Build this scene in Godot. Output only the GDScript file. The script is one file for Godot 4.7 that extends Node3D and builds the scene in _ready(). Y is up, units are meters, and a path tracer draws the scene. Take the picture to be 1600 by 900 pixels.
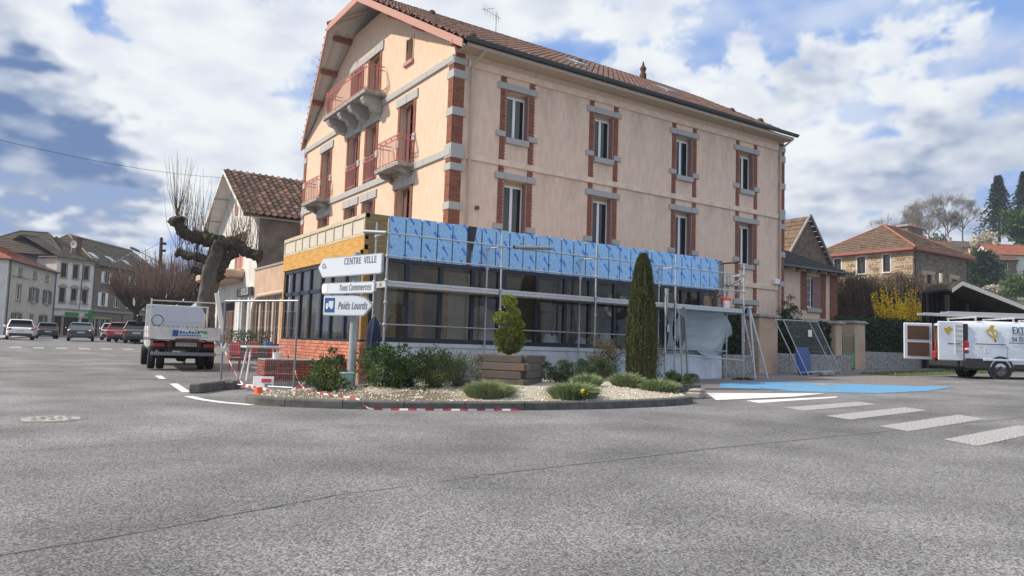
extends Node3D

var M := {}
var used := {}
var rng := RandomNumberGenerator.new()
const EYE := Vector3(0, 1.2, 0)

# ------------------------------------------------------------------ mesh collecting
class Mb:
	var v := PackedVector3Array()
	var n := PackedVector3Array()
	var uv := PackedVector2Array()
	var c := PackedColorArray()
	var ix := PackedInt32Array()
	var col := Color.WHITE
	var xf := Transform3D.IDENTITY
	func vert(p: Vector3, nn: Vector3, u := Vector2.ZERO) -> int:
		v.append(xf * p)
		n.append((xf.basis * nn).normalized())
		uv.append(u)
		c.append(col)
		return v.size() - 1
	func tri(a: Vector3, b: Vector3, d: Vector3) -> void:
		var nn := (b - a).cross(d - a)
		var i := vert(a, nn)
		vert(b, nn)
		vert(d, nn)
		ix.append_array(PackedInt32Array([i, i + 2, i + 1]))
	func quad(a: Vector3, b: Vector3, d: Vector3, e: Vector3, u0 := Vector2(0, 1), u1 := Vector2(1, 0)) -> void:
		var nn := (d - a).cross(e - b)
		var i := vert(a, nn, u0)
		vert(b, nn, Vector2(u1.x, u0.y))
		vert(d, nn, u1)
		vert(e, nn, Vector2(u0.x, u1.y))
		ix.append_array(PackedInt32Array([i, i + 2, i + 1, i, i + 3, i + 2]))
	func box(ctr: Vector3, s: Vector3, b := Basis.IDENTITY) -> void:
		var k := PackedVector3Array()
		for i in 8:
			k.append(ctr + b * Vector3(s.x * (0.5 if i & 1 else -0.5), s.y * (0.5 if i & 2 else -0.5), s.z * (0.5 if i & 4 else -0.5)))
		quad(k[4], k[5], k[7], k[6])
		quad(k[1], k[0], k[2], k[3])
		quad(k[5], k[1], k[3], k[7])
		quad(k[0], k[4], k[6], k[2])
		quad(k[6], k[7], k[3], k[2])
		quad(k[0], k[1], k[5], k[4])
	func span(lo: Vector3, hi: Vector3) -> void:
		box((lo + hi) * 0.5, hi - lo)
	# a box with its edges cut at 45 degrees
	func bbox(ctr: Vector3, s: Vector3, e: float, b := Basis.IDENTITY) -> void:
		var h := s * 0.5
		for ax in 3:
			var a1 := (ax + 1) % 3
			var a2 := (ax + 2) % 3
			for sg in [-1.0, 1.0]:
				var q: Array[Vector3] = []
				for t in [[-1.0, -1.0], [1.0, -1.0], [1.0, 1.0], [-1.0, 1.0]]:
					var p := Vector3.ZERO
					p[ax] = h[ax] * sg
					p[a1] = (h[a1] - e) * t[0]
					p[a2] = (h[a2] - e) * t[1]
					q.append(ctr + b * p)
				if sg > 0: quad(q[0], q[1], q[2], q[3])
				else: quad(q[3], q[2], q[1], q[0])
			for s1 in [-1.0, 1.0]:
				for s2 in [-1.0, 1.0]:
					var q2: Array[Vector3] = []
					for t in [[0, -1.0], [0, 1.0], [1, 1.0], [1, -1.0]]:
						var p := Vector3.ZERO
						p[ax] = (h[ax] - e) * t[1]
						p[a1] = (h[a1] if t[0] == 0 else h[a1] - e) * s1
						p[a2] = (h[a2] - e if t[0] == 0 else h[a2]) * s2
						q2.append(ctr + b * p)
					if s1 * s2 > 0: quad(q2[0], q2[1], q2[2], q2[3])
					else: quad(q2[3], q2[2], q2[1], q2[0])
		for i in 8:
			var g := Vector3(1.0 if i & 1 else -1.0, 1.0 if i & 2 else -1.0, 1.0 if i & 4 else -1.0)
			var w: Array[Vector3] = []
			for ax in 3:
				var p := (h - Vector3(e, e, e)) * g
				p[ax] = h[ax] * g[ax]
				w.append(ctr + b * p)
			if g.x * g.y * g.z > 0: tri(w[0], w[1], w[2])
			else: tri(w[0], w[2], w[1])
	# a tapering round bar
	func bar(a: Vector3, b: Vector3, r0: float, r1 := -1.0, sides := 8, caps := true) -> void:
		pipe([a, b], [r0, r0 if r1 < 0 else r1], sides, caps)
	func pipe(pts: Array, rad: Array, sides := 8, caps := true) -> void:
		var first := v.size()
		var up := Vector3.UP
		for i in pts.size():
			var p: Vector3 = pts[i]
			var d: Vector3 = (pts[min(i + 1, pts.size() - 1)] - pts[max(i - 1, 0)]).normalized()
			if absf(d.dot(up)) > 0.95: up = Vector3.RIGHT if absf(d.x) < 0.9 else Vector3.FORWARD
			var sx := d.cross(up).normalized()
			var sy := sx.cross(d)
			up = sy
			for k in sides:
				var a := TAU * k / sides
				var o := sx * cos(a) + sy * sin(a)
				vert(p + o * float(rad[i]), o, Vector2(float(k) / sides, i))
		for i in pts.size() - 1:
			for k in sides:
				var a := first + i * sides + k
				var b := first + i * sides + (k + 1) % sides
				ix.append_array(PackedInt32Array([a, b, b + sides, a, b + sides, a + sides]))
		if caps:
			for e in 2:
				var i0 := first + (0 if e == 0 else (pts.size() - 1) * sides)
				var p: Vector3 = pts[0 if e == 0 else -1]
				var q: Vector3 = pts[1 if e == 0 else -2]
				var nn := (p - q).normalized()
				var cc := vert(p, nn)
				var j := v.size()
				for k in sides:
					v.append(v[i0 + k]); n.append((xf.basis * nn).normalized()); uv.append(Vector2.ZERO); c.append(col)
				for k in sides:
					if e == 0: ix.append_array(PackedInt32Array([cc, j + (k + 1) % sides, j + k]))
					else: ix.append_array(PackedInt32Array([cc, j + k, j + (k + 1) % sides]))
	# profile of (radius, height) turned about an axis
	func lathe(o: Vector3, prof: Array, seg := 20, b := Basis.IDENTITY) -> void:
		var rows: Array = []
		for p in prof:
			var row: Array = []
			for k in seg + 1:
				var a := TAU * k / seg
				row.append(o + b * Vector3(cos(a) * p.x, p.y, sin(a) * p.x))
			rows.append(row)
		grid(rows)
	# a smooth sheet through rows of points
	func grid(rows: Array, flip := false) -> void:
		var h := rows.size()
		var w: int = rows[0].size()
		var first := v.size()
		for j in h:
			for i in w:
				var du: Vector3 = rows[j][min(i + 1, w - 1)] - rows[j][max(i - 1, 0)]
				var dv: Vector3 = rows[min(j + 1, h - 1)][i] - rows[max(j - 1, 0)][i]
				var nn := dv.cross(du)
				if nn.length_squared() < 1e-14: nn = Vector3.UP
				if flip: nn = -nn
				vert(rows[j][i], nn, Vector2(float(i) / (w - 1), float(j) / (h - 1)))
		for j in h - 1:
			for i in w - 1:
				var a := first + j * w + i
				if flip: ix.append_array(PackedInt32Array([a, a + w, a + 1, a + 1, a + w, a + w + 1]))
				else: ix.append_array(PackedInt32Array([a, a + 1, a + w, a + 1, a + w + 1, a + w]))
	# polygon in the local xy plane pushed out along z from z0 to z1
	func prism(poly: PackedVector2Array, z0: float, z1: float) -> void:
		var pl := poly
		if Geometry2D.is_polygon_clockwise(pl): pl.reverse()
		var t := Geometry2D.triangulate_polygon(pl)
		for k in range(0, t.size(), 3):
			var a := pl[t[k]]
			var b := pl[t[k + 1]]
			var d := pl[t[k + 2]]
			if (b - a).cross(d - a) < 0:
				var s := b
				b = d
				d = s
			tri(Vector3(a.x, a.y, z1), Vector3(b.x, b.y, z1), Vector3(d.x, d.y, z1))
			tri(Vector3(a.x, a.y, z0), Vector3(d.x, d.y, z0), Vector3(b.x, b.y, z0))
		for k in pl.size():
			var a := pl[k]
			var b := pl[(k + 1) % pl.size()]
			quad(Vector3(a.x, a.y, z0), Vector3(b.x, b.y, z0), Vector3(b.x, b.y, z1), Vector3(a.x, a.y, z1))
	# one leaf: two triangles folded along the rib
	func leaf(p: Vector3, d: Vector3, s: Vector3, l: float, w: float) -> void:
		var nn := d.cross(s)
		var m := p + d * (l * 0.5)
		var i := vert(p, nn)
		vert(m + s * w, nn + s * 0.4)
		vert(p + d * l, nn)
		vert(m - s * w, nn - s * 0.4)
		ix.append_array(PackedInt32Array([i, i + 1, i + 2, i, i + 2, i + 3]))
	# flat wall in the local xy plane at z 0, with holes [u0, v0, u1, v1, depth] that get reveals
	func wall(u0: float, v0: float, u1: float, v1: float, holes: Array = []) -> void:
		var us: Array = [u0, u1]
		var vs: Array = [v0, v1]
		for h in holes:
			for u in [h[0], h[2]]:
				if u > u0 and u < u1: us.append(u)
			for w in [h[1], h[3]]:
				if w > v0 and w < v1: vs.append(w)
		us.sort()
		vs.sort()
		for i in us.size() - 1:
			for j in vs.size() - 1:
				if us[i + 1] - us[i] < 1e-5 or vs[j + 1] - vs[j] < 1e-5: continue
				var mu: float = (us[i] + us[i + 1]) * 0.5
				var mv: float = (vs[j] + vs[j + 1]) * 0.5
				var open := false
				for h in holes:
					if mu > h[0] and mu < h[2] and mv > h[1] and mv < h[3]: open = true
				if not open:
					quad(Vector3(us[i], vs[j], 0), Vector3(us[i + 1], vs[j], 0), Vector3(us[i + 1], vs[j + 1], 0), Vector3(us[i], vs[j + 1], 0))
		for h in holes:
			var z: float = -h[4]
			var a := Vector3(h[0], h[1], 0)
			var b := Vector3(h[2], h[1], 0)
			var d := Vector3(h[2], h[3], 0)
			var e := Vector3(h[0], h[3], 0)
			var o := Vector3(0, 0, z)
			quad(a, b, b + o, a + o)
			quad(b, d, d + o, b + o)
			quad(d, e, e + o, d + o)
			quad(e, a, a + o, e + o)
	# brickwork in the local xy plane: every brick a small block standing proud of the bed
	func bricks(u0: float, v0: float, u1: float, v1: float, z0: float, z1: float, r: RandomNumberGenerator, bl := 0.22, bh := 0.065, j := 0.011) -> void:
		var y := v0
		var row := 0
		while y + bh * 0.6 < v1:
			var x := u0 - (bl * 0.5 if row % 2 else 0.0)
			while x < u1 - 0.02:
				var a := maxf(x, u0)
				var b := minf(x + bl - j, u1)
				if b - a > 0.03:
					var t := r.randf_range(0.72, 1.2)
					col = Color(t, t * r.randf_range(0.92, 1.05), t * r.randf_range(0.9, 1.08))
					span(Vector3(a, y, z0), Vector3(b, minf(y + bh - j, v1), z1 + r.randf_range(-0.002, 0.003)))
				x += bl
			y += bh
			row += 1
		col = Color.WHITE
	func text(s: String, size: float, at: Transform3D, depth := 0.004, sx := 1.0, slant := 0.0, fnt := "Droid Sans", left := true) -> void:
		var t := TextMesh.new()
		var f := SystemFont.new()
		f.font_names = PackedStringArray([fnt])
		f.font_weight = 600
		t.font = f
		t.font_size = 64
		t.pixel_size = size / 46.0
		t.depth = depth
		t.curve_step = 2.0
		t.text = s
		t.horizontal_alignment = HORIZONTAL_ALIGNMENT_LEFT if left else HORIZONTAL_ALIGNMENT_CENTER
		t.vertical_alignment = VERTICAL_ALIGNMENT_CENTER
		var a := t.get_mesh_arrays()
		var k := v.size()
		var pv: PackedVector3Array = a[Mesh.ARRAY_VERTEX]
		var pn: PackedVector3Array = a[Mesh.ARRAY_NORMAL]
		for i in pv.size():
			vert(at * Vector3(pv[i].x * sx + pv[i].y * slant, pv[i].y, pv[i].z + depth * 0.5), at.basis * pn[i])
		var pi: PackedInt32Array = a[Mesh.ARRAY_INDEX]
		for i in pi.size(): ix.append(pi[i] + k)
	func mesh() -> ArrayMesh:
		var a := []
		a.resize(Mesh.ARRAY_MAX)
		a[Mesh.ARRAY_VERTEX] = v
		a[Mesh.ARRAY_NORMAL] = n
		a[Mesh.ARRAY_TEX_UV] = uv
		a[Mesh.ARRAY_COLOR] = c
		a[Mesh.ARRAY_INDEX] = ix
		var m := ArrayMesh.new()
		if ix.size(): m.add_surface_from_arrays(Mesh.PRIMITIVE_TRIANGLES, a)
		return m

# ------------------------------------------------------------------ naming and tagging
func numbered(called: String) -> String:
	used[called] = used.get(called, -1) + 1
	return called if used[called] == 0 else "%s_%03d" % [called, used[called]]

func tag(o: Node, label: String, category: String, group := "") -> Node:
	if label: o.set_meta("label", label)
	if category: o.set_meta("category", category)
	if group: o.set_meta("group", group)
	return o

func thing(called: String, label: String, category: String, at := Vector3.ZERO, turn := 0.0, group := "") -> Node3D:
	var o := Node3D.new()
	o.name = numbered(called)
	add_child(o)
	o.position = at
	o.rotation.y = turn
	tag(o, label, category, group)
	return o

func part(called: String, b: Variant, m: Material, parent: Node3D, xf := Transform3D.IDENTITY, stuff := false) -> MeshInstance3D:
	var o := MeshInstance3D.new()
	o.name = called
	o.mesh = b.mesh() if b is Mb else b
	o.material_override = m
	o.transform = xf
	parent.add_child(o, true)
	if stuff: o.set_meta("kind", "stuff")
	return o

# a thing made of one mesh
func solo(called: String, b: Variant, m: Material, label: String, category: String, at := Vector3.ZERO, group := "") -> MeshInstance3D:
	var o := part(numbered(called), b, m, self, Transform3D(Basis.IDENTITY, at))
	tag(o, label, category, group)
	return o

func struct(called: String, b: Variant, m: Material) -> MeshInstance3D:
	var o := part(numbered(called), b, m, self)
	o.set_meta("kind", "structure")
	return o

func dup(src: Node3D, at: Vector3, turn: float, label := "", group := "", sc := 1.0) -> Node3D:
	var base := str(src.name)
	var r: Node3D = src.duplicate()
	r.name = numbered(base.get_slice("_0", 0) if base.right(3).is_valid_int() else base)
	add_child(r)
	r.position = at
	r.rotation.y = turn
	r.scale = Vector3.ONE * sc
	if label: r.set_meta("label", label)
	if group: r.set_meta("group", group)
	return r

func face(o: Vector3, right: Vector3) -> Transform3D:
	var u := right.normalized()
	return Transform3D(Basis(u, Vector3.UP, u.cross(Vector3.UP)), o)

func gy(x: float, z: float) -> float:
	var a := x - 2.0
	var b := -z - 27.0
	var d := -z - 56.0
	var e := x - 45.0
	return 0.02 * (0.5 * (a + sqrt(a * a + 16)) - 1.23607) + 0.013 * (0.5 * (b + sqrt(b * b + 36)) - 0.32928) - 0.0125 * (0.5 * (d + sqrt(d * d + 60)) - 0.26657) - 0.02 * (0.5 * (e + sqrt(e * e + 50)) - 0.27609)

func gp(x: float, z: float, h := 0.0) -> Vector3:
	return Vector3(x, gy(x, z) + h, z)

# ------------------------------------------------------------------ materials
func noise_tex(size: int, freq: float, oct: int, lo: float, hi: float, sd: int, kind := FastNoiseLite.TYPE_SIMPLEX_SMOOTH, power := 1.0, tint := 0.0) -> ImageTexture:
	var f := FastNoiseLite.new()
	f.noise_type = kind
	f.seed = sd
	f.frequency = freq
	f.fractal_octaves = oct
	if oct <= 1: f.fractal_type = FastNoiseLite.FRACTAL_NONE
	if kind == FastNoiseLite.TYPE_CELLULAR: f.cellular_return_type = FastNoiseLite.RETURN_CELL_VALUE
	var im := f.get_seamless_image(size, size)
	im.convert(Image.FORMAT_L8)
	var d := im.get_data()
	var lut := PackedByteArray()
	for i in 256: lut.append(clampi(int(255.0 * lerpf(lo, hi, pow(i / 255.0, power))), 0, 255))
	if tint == 0.0:
		for i in d.size(): d[i] = lut[d[i]]
		return fin(Image.create_from_data(size, size, false, Image.FORMAT_L8, d))
	var g := PackedByteArray()
	g.resize(d.size() * 3)
	for i in d.size():
		var q := lut[d[i]]
		var w := int((d[i] - 128) * tint)
		g[i * 3] = clampi(q + w, 0, 255)
		g[i * 3 + 1] = q
		g[i * 3 + 2] = clampi(q - w, 0, 255)
	return fin(Image.create_from_data(size, size, false, Image.FORMAT_RGB8, g))

func fin(im: Image) -> ImageTexture:
	im.generate_mipmaps()
	return ImageTexture.create_from_image(im)

func mat(called: String, c: Color, rough := 0.8, tex: Texture2D = null, per := 1.0, metal := 0.0, vc := false) -> StandardMaterial3D:
	var m := StandardMaterial3D.new()
	m.resource_name = called
	m.albedo_color = c.linear_to_srgb()
	m.roughness = rough
	m.metallic = metal
	if tex:
		m.albedo_texture = tex
		m.uv1_triplanar = true
		m.uv1_world_triplanar = true
		m.uv1_scale = Vector3.ONE * per
	m.vertex_color_use_as_albedo = vc
	M[called] = m
	return m

func relief(m: StandardMaterial3D, tex: Texture2D, k: float) -> void:
	m.heightmap_enabled = true
	m.heightmap_texture = tex
	m.heightmap_scale = k

func make_materials() -> void:
	var fine := noise_tex(512, 0.05, 4, 0.78, 1.05, 3)
	var soft := noise_tex(512, 0.008, 5, 0.9, 1.03, 5)
	var streak := noise_tex(512, 0.02, 5, 0.93, 1.02, 6)
	var grit := noise_tex(512, 0.25, 2, 0.55, 1.15, 7)
	var stain := noise_tex(512, 0.012, 5, 0.7, 1.07, 11)
	var cell := noise_tex(1024, 0.18, 1, 0.46, 1.0, 13, FastNoiseLite.TYPE_CELLULAR, 0.9)
	var macro := noise_tex(512, 0.011, 6, 0.72, 1.04, 17)
	var bump := noise_tex(512, 0.12, 3, 0.0, 1.0, 23)
	var wood := Image.create(512, 512, false, Image.FORMAT_L8)
	var wn := FastNoiseLite.new()
	wn.seed = 4
	for y in 512:
		for x in 512:
			var q := 0.8 + 0.16 * wn.get_noise_2d(x * 0.6, y * 9.0) + 0.12 * sin((y + 14.0 * wn.get_noise_2d(x * 0.7, y * 0.9)) * 0.42) * (0.5 + wn.get_noise_2d(x * 2.0, y * 5.0))
			wood.set_pixel(x, y, Color(q, q, q))
	var grain := fin(wood)
	var m := mat("asphalt", Color(0.425, 0.432, 0.445), 0.95, cell, 0.3)
	m.uv1_scale = Vector3.ONE * 0.5
	m.detail_enabled = true
	m.detail_blend_mode = BaseMaterial3D.BLEND_MODE_MUL
	m.detail_uv_layer = BaseMaterial3D.DETAIL_UV_2
	m.detail_albedo = macro
	m.vertex_color_use_as_albedo = true
	relief(m, cell, 0.35)
	mat("crack", Color(0.09, 0.09, 0.092), 0.9, grit, 2.0)
	mat("seal", Color(0.2, 0.2, 0.205), 0.8, grit, 2.0)
	mat("road_white", Color(0.62, 0.62, 0.61), 0.8, noise_tex(512, 0.1, 5, 0.22, 1.2, 31), 0.6)
	mat("road_white_fresh", Color(0.8, 0.8, 0.8), 0.75, fine, 0.8)
	mat("road_blue", Color(0.15, 0.42, 0.72), 0.8, noise_tex(512, 0.06, 5, 0.55, 1.12, 33), 0.5)
	mat("patch", Color(0.33, 0.295, 0.28), 0.95, cell, 0.5)
	mat("earth", Color(0.16, 0.14, 0.1), 0.95, stain, 0.2)
	m = mat("kerb", Color(0.13, 0.13, 0.12), 0.92, stain, 0.8)
	relief(m, bump, 0.5)
	m = mat("concrete", Color(0.4, 0.39, 0.37), 0.92, stain, 0.7)
	relief(m, bump, 0.3)
	mat("dark_concrete", Color(0.14, 0.14, 0.135), 0.92, stain, 1.0)
	m = mat("gravel", Color(0.72, 0.66, 0.54), 0.95, noise_tex(512, 0.2, 1, 0.4, 1.05, 41, FastNoiseLite.TYPE_CELLULAR), 1.0)
	m.vertex_color_use_as_albedo = true
	mat("pebble", Color(0.76, 0.7, 0.58), 0.9, null, 1.0, 0.0, true)
	m = mat("stucco", Color(0.74, 0.56, 0.42), 0.95, streak, 0.3)
	m.uv1_scale = Vector3(0.4, 0.12, 0.4)
	m.vertex_color_use_as_albedo = true
	relief(m, bump, 0.12)
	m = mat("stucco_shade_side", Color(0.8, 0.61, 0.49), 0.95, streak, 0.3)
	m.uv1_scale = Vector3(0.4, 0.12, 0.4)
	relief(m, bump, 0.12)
	mat("string_plaster", Color(0.82, 0.65, 0.52), 0.95, soft, 0.4)
	mat("brick", Color(0.43, 0.175, 0.11), 0.92, grit, 2.0, 0.0, true)
	mat("brick_new", Color(0.46, 0.145, 0.08), 0.85, grit, 2.0, 0.0, true)
	for k in 4: mat("brick_new_%d" % k, Color(0.72, 0.26, 0.165) * [0.8, 0.95, 1.08, 1.2][k], 0.85, grit, 2.0)
	for k in 4: mat("brick_red_%d" % k, Color(0.43, 0.125, 0.085) * [0.75, 0.95, 1.05, 1.25][k], 0.85, grit, 2.0)
	mat("mortar", Color(0.33, 0.25, 0.2), 0.95, fine, 1.0)
	m = mat("granite", Color(0.58, 0.58, 0.57), 0.9, noise_tex(512, 0.3, 3, 0.6, 1.12, 51), 1.2)
	relief(m, bump, 0.25)
	mat("tile", Color(0.165, 0.095, 0.072), 0.9, stain, 0.9, 0.0, true)
	for k in 4: mat("tile_%d" % k, Color(0.19, 0.105, 0.078) * [0.72, 0.9, 1.05, 1.22][k], 0.9, stain, 0.9)
	mat("tile_old", Color(0.12, 0.1, 0.075), 0.95, stain, 0.5, 0.0, true)
	mat("tile_orange", Color(0.45, 0.15, 0.08), 0.9, stain, 0.6, 0.0, true)
	mat("tile_brown", Color(0.2, 0.135, 0.09), 0.95, stain, 0.4, 0.0, true)
	mat("slate", Color(0.06, 0.06, 0.065), 0.8, stain, 0.6)
	mat("soffit", Color(0.76, 0.72, 0.69), 0.85, fine, 0.6)
	mat("pink_wood", Color(0.6, 0.32, 0.26), 0.7, fine, 0.7)
	mat("red_wood", Color(0.36, 0.13, 0.095), 0.7, fine, 0.7)
	mat("zinc", Color(0.1, 0.12, 0.13), 0.5, soft, 0.6, 0.35)
	mat("cream_paint", Color(0.62, 0.52, 0.42), 0.6, fine, 0.6)
	mat("white_paint", Color(0.84, 0.84, 0.84), 0.45)
	mat("shutter", Color(0.27, 0.125, 0.12), 0.65, fine, 0.8)
	mat("shutter_mauve", Color(0.42, 0.27, 0.255), 0.65, fine, 0.8)
	mat("rail_red", Color(0.6, 0.2, 0.19), 0.5, fine, 1.0)
	m = mat("dark_glass", Color(0.012, 0.015, 0.018), 0.06)
	m.metallic_specular = 0.65
	m = mat("far_glass", Color(0.02, 0.022, 0.026), 0.12)
	m = mat("pane", Color(0.55, 0.58, 0.58, 0.14), 0.03)
	m.albedo_color = Color(0.3, 0.32, 0.28, 0.1)
	m.transparency = BaseMaterial3D.TRANSPARENCY_ALPHA
	m.metallic_specular = 0.7
	mat("navy_frame", Color(0.012, 0.017, 0.03), 0.4)
	mat("grey_frame", Color(0.1, 0.1, 0.1), 0.5)
	mat("timber_gold", Color(0.9, 0.5, 0.12), 0.7, grain, 0.55)
	mat("timber_dark_gold", Color(0.5, 0.27, 0.07), 0.75, grain, 0.8)
	mat("timber_pale", Color(0.86, 0.76, 0.55), 0.8, grain, 0.6)
	mat("timber_olive", Color(0.46, 0.34, 0.16), 0.85, grain, 0.7)
	for k in 3: mat("sleeper_%d" % k, Color(0.165, 0.14, 0.12) * [0.8, 1.0, 1.3][k], 0.95, grain, 0.9)
	mat("end_grain", Color(0.22, 0.13, 0.07), 0.95, stain, 3.0)
	mat("wool", Color(0.84, 0.79, 0.68), 0.95, noise_tex(512, 0.05, 4, 0.6, 1.08, 61), 1.2)
	mat("steel", Color(0.42, 0.44, 0.45), 0.45, stain, 1.5, 0.75)
	mat("galv", Color(0.5, 0.52, 0.53), 0.5, soft, 1.5, 0.6)
	mat("grey_paint", Color(0.19, 0.205, 0.22), 0.55)
	mat("alu", Color(0.66, 0.67, 0.67), 0.5, fine, 0.8, 0.3)
	mat("deck_under", Color(0.22, 0.16, 0.13), 0.9, grain, 1.0)
	mat("base_panel", Color(0.62, 0.67, 0.72), 0.8, soft, 0.5)
	mat("sign_white", Color(0.62, 0.69, 0.76), 0.35)
	mat("sign_black", Color(0.03, 0.03, 0.035), 0.5)
	mat("letter", Color(0.16, 0.17, 0.2), 0.6)
	mat("sign_blue", Color(0.03, 0.09, 0.28), 0.4)
	mat("post_grey", Color(0.36, 0.39, 0.4), 0.5, soft, 1.0)
	mat("rubber", Color(0.02, 0.02, 0.021), 0.85, grit, 2.0)
	mat("black_plastic", Color(0.03, 0.031, 0.033), 0.6)
	mat("rim", Color(0.35, 0.35, 0.36), 0.35, null, 1.0, 0.7)
	m = mat("car_white", Color(0.72, 0.74, 0.76), 0.3)
	m.clearcoat_enabled = true
	m = mat("van_white", Color(0.7, 0.76, 0.84), 0.3, noise_tex(512, 0.01, 4, 0.9, 1.03, 71), 0.4)
	m.clearcoat_enabled = true
	for q in [["car_navy", Color(0.02, 0.03, 0.05)], ["car_black", Color(0.02, 0.02, 0.022)], ["car_silver", Color(0.5, 0.52, 0.54)], ["car_red", Color(0.36, 0.025, 0.03)], ["car_grey", Color(0.055, 0.065, 0.08)]]:
		m = mat(q[0], q[1], 0.28, null, 1.0, 0.25)
		m.clearcoat_enabled = true
	mat("tail_red", Color(0.4, 0.015, 0.02), 0.2)
	mat("plate", Color(0.55, 0.55, 0.52), 0.5)
	mat("truck_white", Color(0.68, 0.67, 0.64), 0.6, soft, 0.8)
	mat("truck_panel", Color(0.5, 0.58, 0.68), 0.5)
	mat("rust", Color(0.16, 0.07, 0.03), 0.9, stain, 2.0)
	mat("chassis", Color(0.025, 0.025, 0.027), 0.8, grit, 1.0)
	mat("brown_ply", Color(0.16, 0.085, 0.05), 0.8, grain, 0.7)
	mat("gold", Color(0.45, 0.34, 0.05), 0.5)
	mat("teal_ink", Color(0.02, 0.09, 0.14), 0.5)
	mat("green_ink", Color(0.12, 0.35, 0.1), 0.5)
	mat("pharmacy_green", Color(0.02, 0.22, 0.05), 0.5)
	mat("white_wall", Color(0.68, 0.67, 0.64), 0.95, soft, 0.2)
	mat("cream_wall", Color(0.5, 0.46, 0.38), 0.95, soft, 0.15)
	mat("grey_render", Color(0.21, 0.185, 0.16), 0.95, stain, 0.12)
	mat("pink_wall", Color(0.56, 0.4, 0.3), 0.95, soft, 0.2)
	mat("brown_wall", Color(0.22, 0.165, 0.12), 0.95, stain, 0.3)
	mat("sand_trim", Color(0.45, 0.36, 0.24), 0.9, fine, 0.4)
	mat("far_grey", Color(0.25, 0.25, 0.28), 0.9, soft, 0.1)
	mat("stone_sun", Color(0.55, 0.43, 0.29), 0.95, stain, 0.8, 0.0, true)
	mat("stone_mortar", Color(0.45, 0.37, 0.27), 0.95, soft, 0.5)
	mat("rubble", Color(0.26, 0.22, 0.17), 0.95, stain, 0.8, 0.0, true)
	mat("bark_plane", Color(0.19, 0.175, 0.15), 0.95, noise_tex(512, 0.07, 3, 0.35, 1.25, 81), 0.7, 0.0, true)
	mat("bark_dark", Color(0.095, 0.078, 0.055), 0.95, grit, 1.5, 0.0, true)
	mat("twig", Color(0.14, 0.11, 0.08), 0.95, null, 1.0, 0.0, true)
	mat("twig_red", Color(0.155, 0.105, 0.085), 0.95, null, 1.0, 0.0, true)
	mat("twig_grey", Color(0.23, 0.21, 0.18), 0.95, null, 1.0, 0.0, true)
	for q in [["leaf_green", Color(0.075, 0.13, 0.03)], ["leaf_dark", Color(0.03, 0.065, 0.022)], ["leaf_grey", Color(0.2, 0.22, 0.17)], ["leaf_gold", Color(0.27, 0.31, 0.035)], ["leaf_cypress", Color(0.085, 0.1, 0.028)], ["leaf_brown", Color(0.13, 0.12, 0.05)], ["grass_tuft", Color(0.25, 0.32, 0.15)], ["forsythia", Color(1.0, 0.72, 0.015)], ["conifer", Color(0.025, 0.05, 0.03)], ["blossom", Color(0.6, 0.56, 0.48)], ["meadow", Color(0.13, 0.2, 0.045)]]:
		m = mat(q[0], q[1], 0.7, null, 1.0, 0.0, true)
		m.backlight_enabled = true
		m.backlight = Color(0.25, 0.25, 0.2)
	mat("hill_grass", Color(0.12, 0.16, 0.05), 0.95, noise_tex(512, 0.02, 5, 0.5, 1.25, 91, FastNoiseLite.TYPE_SIMPLEX_SMOOTH, 1.0, 0.35), 0.05)
	mat("mint", Color(0.36, 0.56, 0.5), 0.5, fine, 2.0)
	mat("navy_cloth", Color(0.02, 0.03, 0.075), 0.9, fine, 3.0)
	mat("tape_red", Color(0.55, 0.04, 0.05), 0.5)
	mat("tape_white", Color(0.8, 0.78, 0.78), 0.5)
	mat("cone_orange", Color(0.8, 0.12, 0.03), 0.6)
	mat("gate_green", Color(0.2, 0.42, 0.16), 0.55, stain, 1.0)
	mat("board_blue", Color(0.015, 0.085, 0.34), 0.6, soft, 1.0)
	mat("red_plastic", Color(0.26, 0.02, 0.022), 0.5)
	mat("yellow_paint", Color(0.6, 0.5, 0.1), 0.6)
	m = mat("film", Color(0.5, 0.54, 0.56, 0.78), 0.35)
	m.albedo_color = Color(0.78, 0.81, 0.83, 0.7)
	m.transparency = BaseMaterial3D.TRANSPARENCY_ALPHA
	mat("curtain", Color(0.6, 0.53, 0.38), 0.9, fine, 1.0)
	mat("dark_room", Color(0.42, 0.34, 0.24), 0.95, soft, 0.3)
	mat("room_floor", Color(0.4, 0.36, 0.31), 0.9, soft, 0.5)
	m = mat("insulation", Color(1, 1, 1), 0.5)
	m.albedo_texture = insulation_print()
	mat("foil", Color(0.33, 0.37, 0.34), 0.6, stain, 1.5)
	# rain marks: a clear sheet with grey runs in it
	var si := Image.create(128, 256, false, Image.FORMAT_RGBA8)
	var sn := FastNoiseLite.new()
	sn.frequency = 0.05
	for y in 256:
		for x in 128:
			var e := sin(PI * x / 127.0) * (1.0 - y / 255.0)
			var q := clampf(0.5 + 0.9 * sn.get_noise_2d(x * 2.0, y * 0.12) + 0.3 * sn.get_noise_2d(x * 6.0, y * 0.5), 0.0, 1.0)
			si.set_pixel(x, y, Color(0.42, 0.37, 0.33, 0.2 * e * q))
	m = mat("rain_mark", Color(1, 1, 1), 0.95)
	m.albedo_texture = fin(si)
	m.transparency = BaseMaterial3D.TRANSPARENCY_ALPHA

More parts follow.
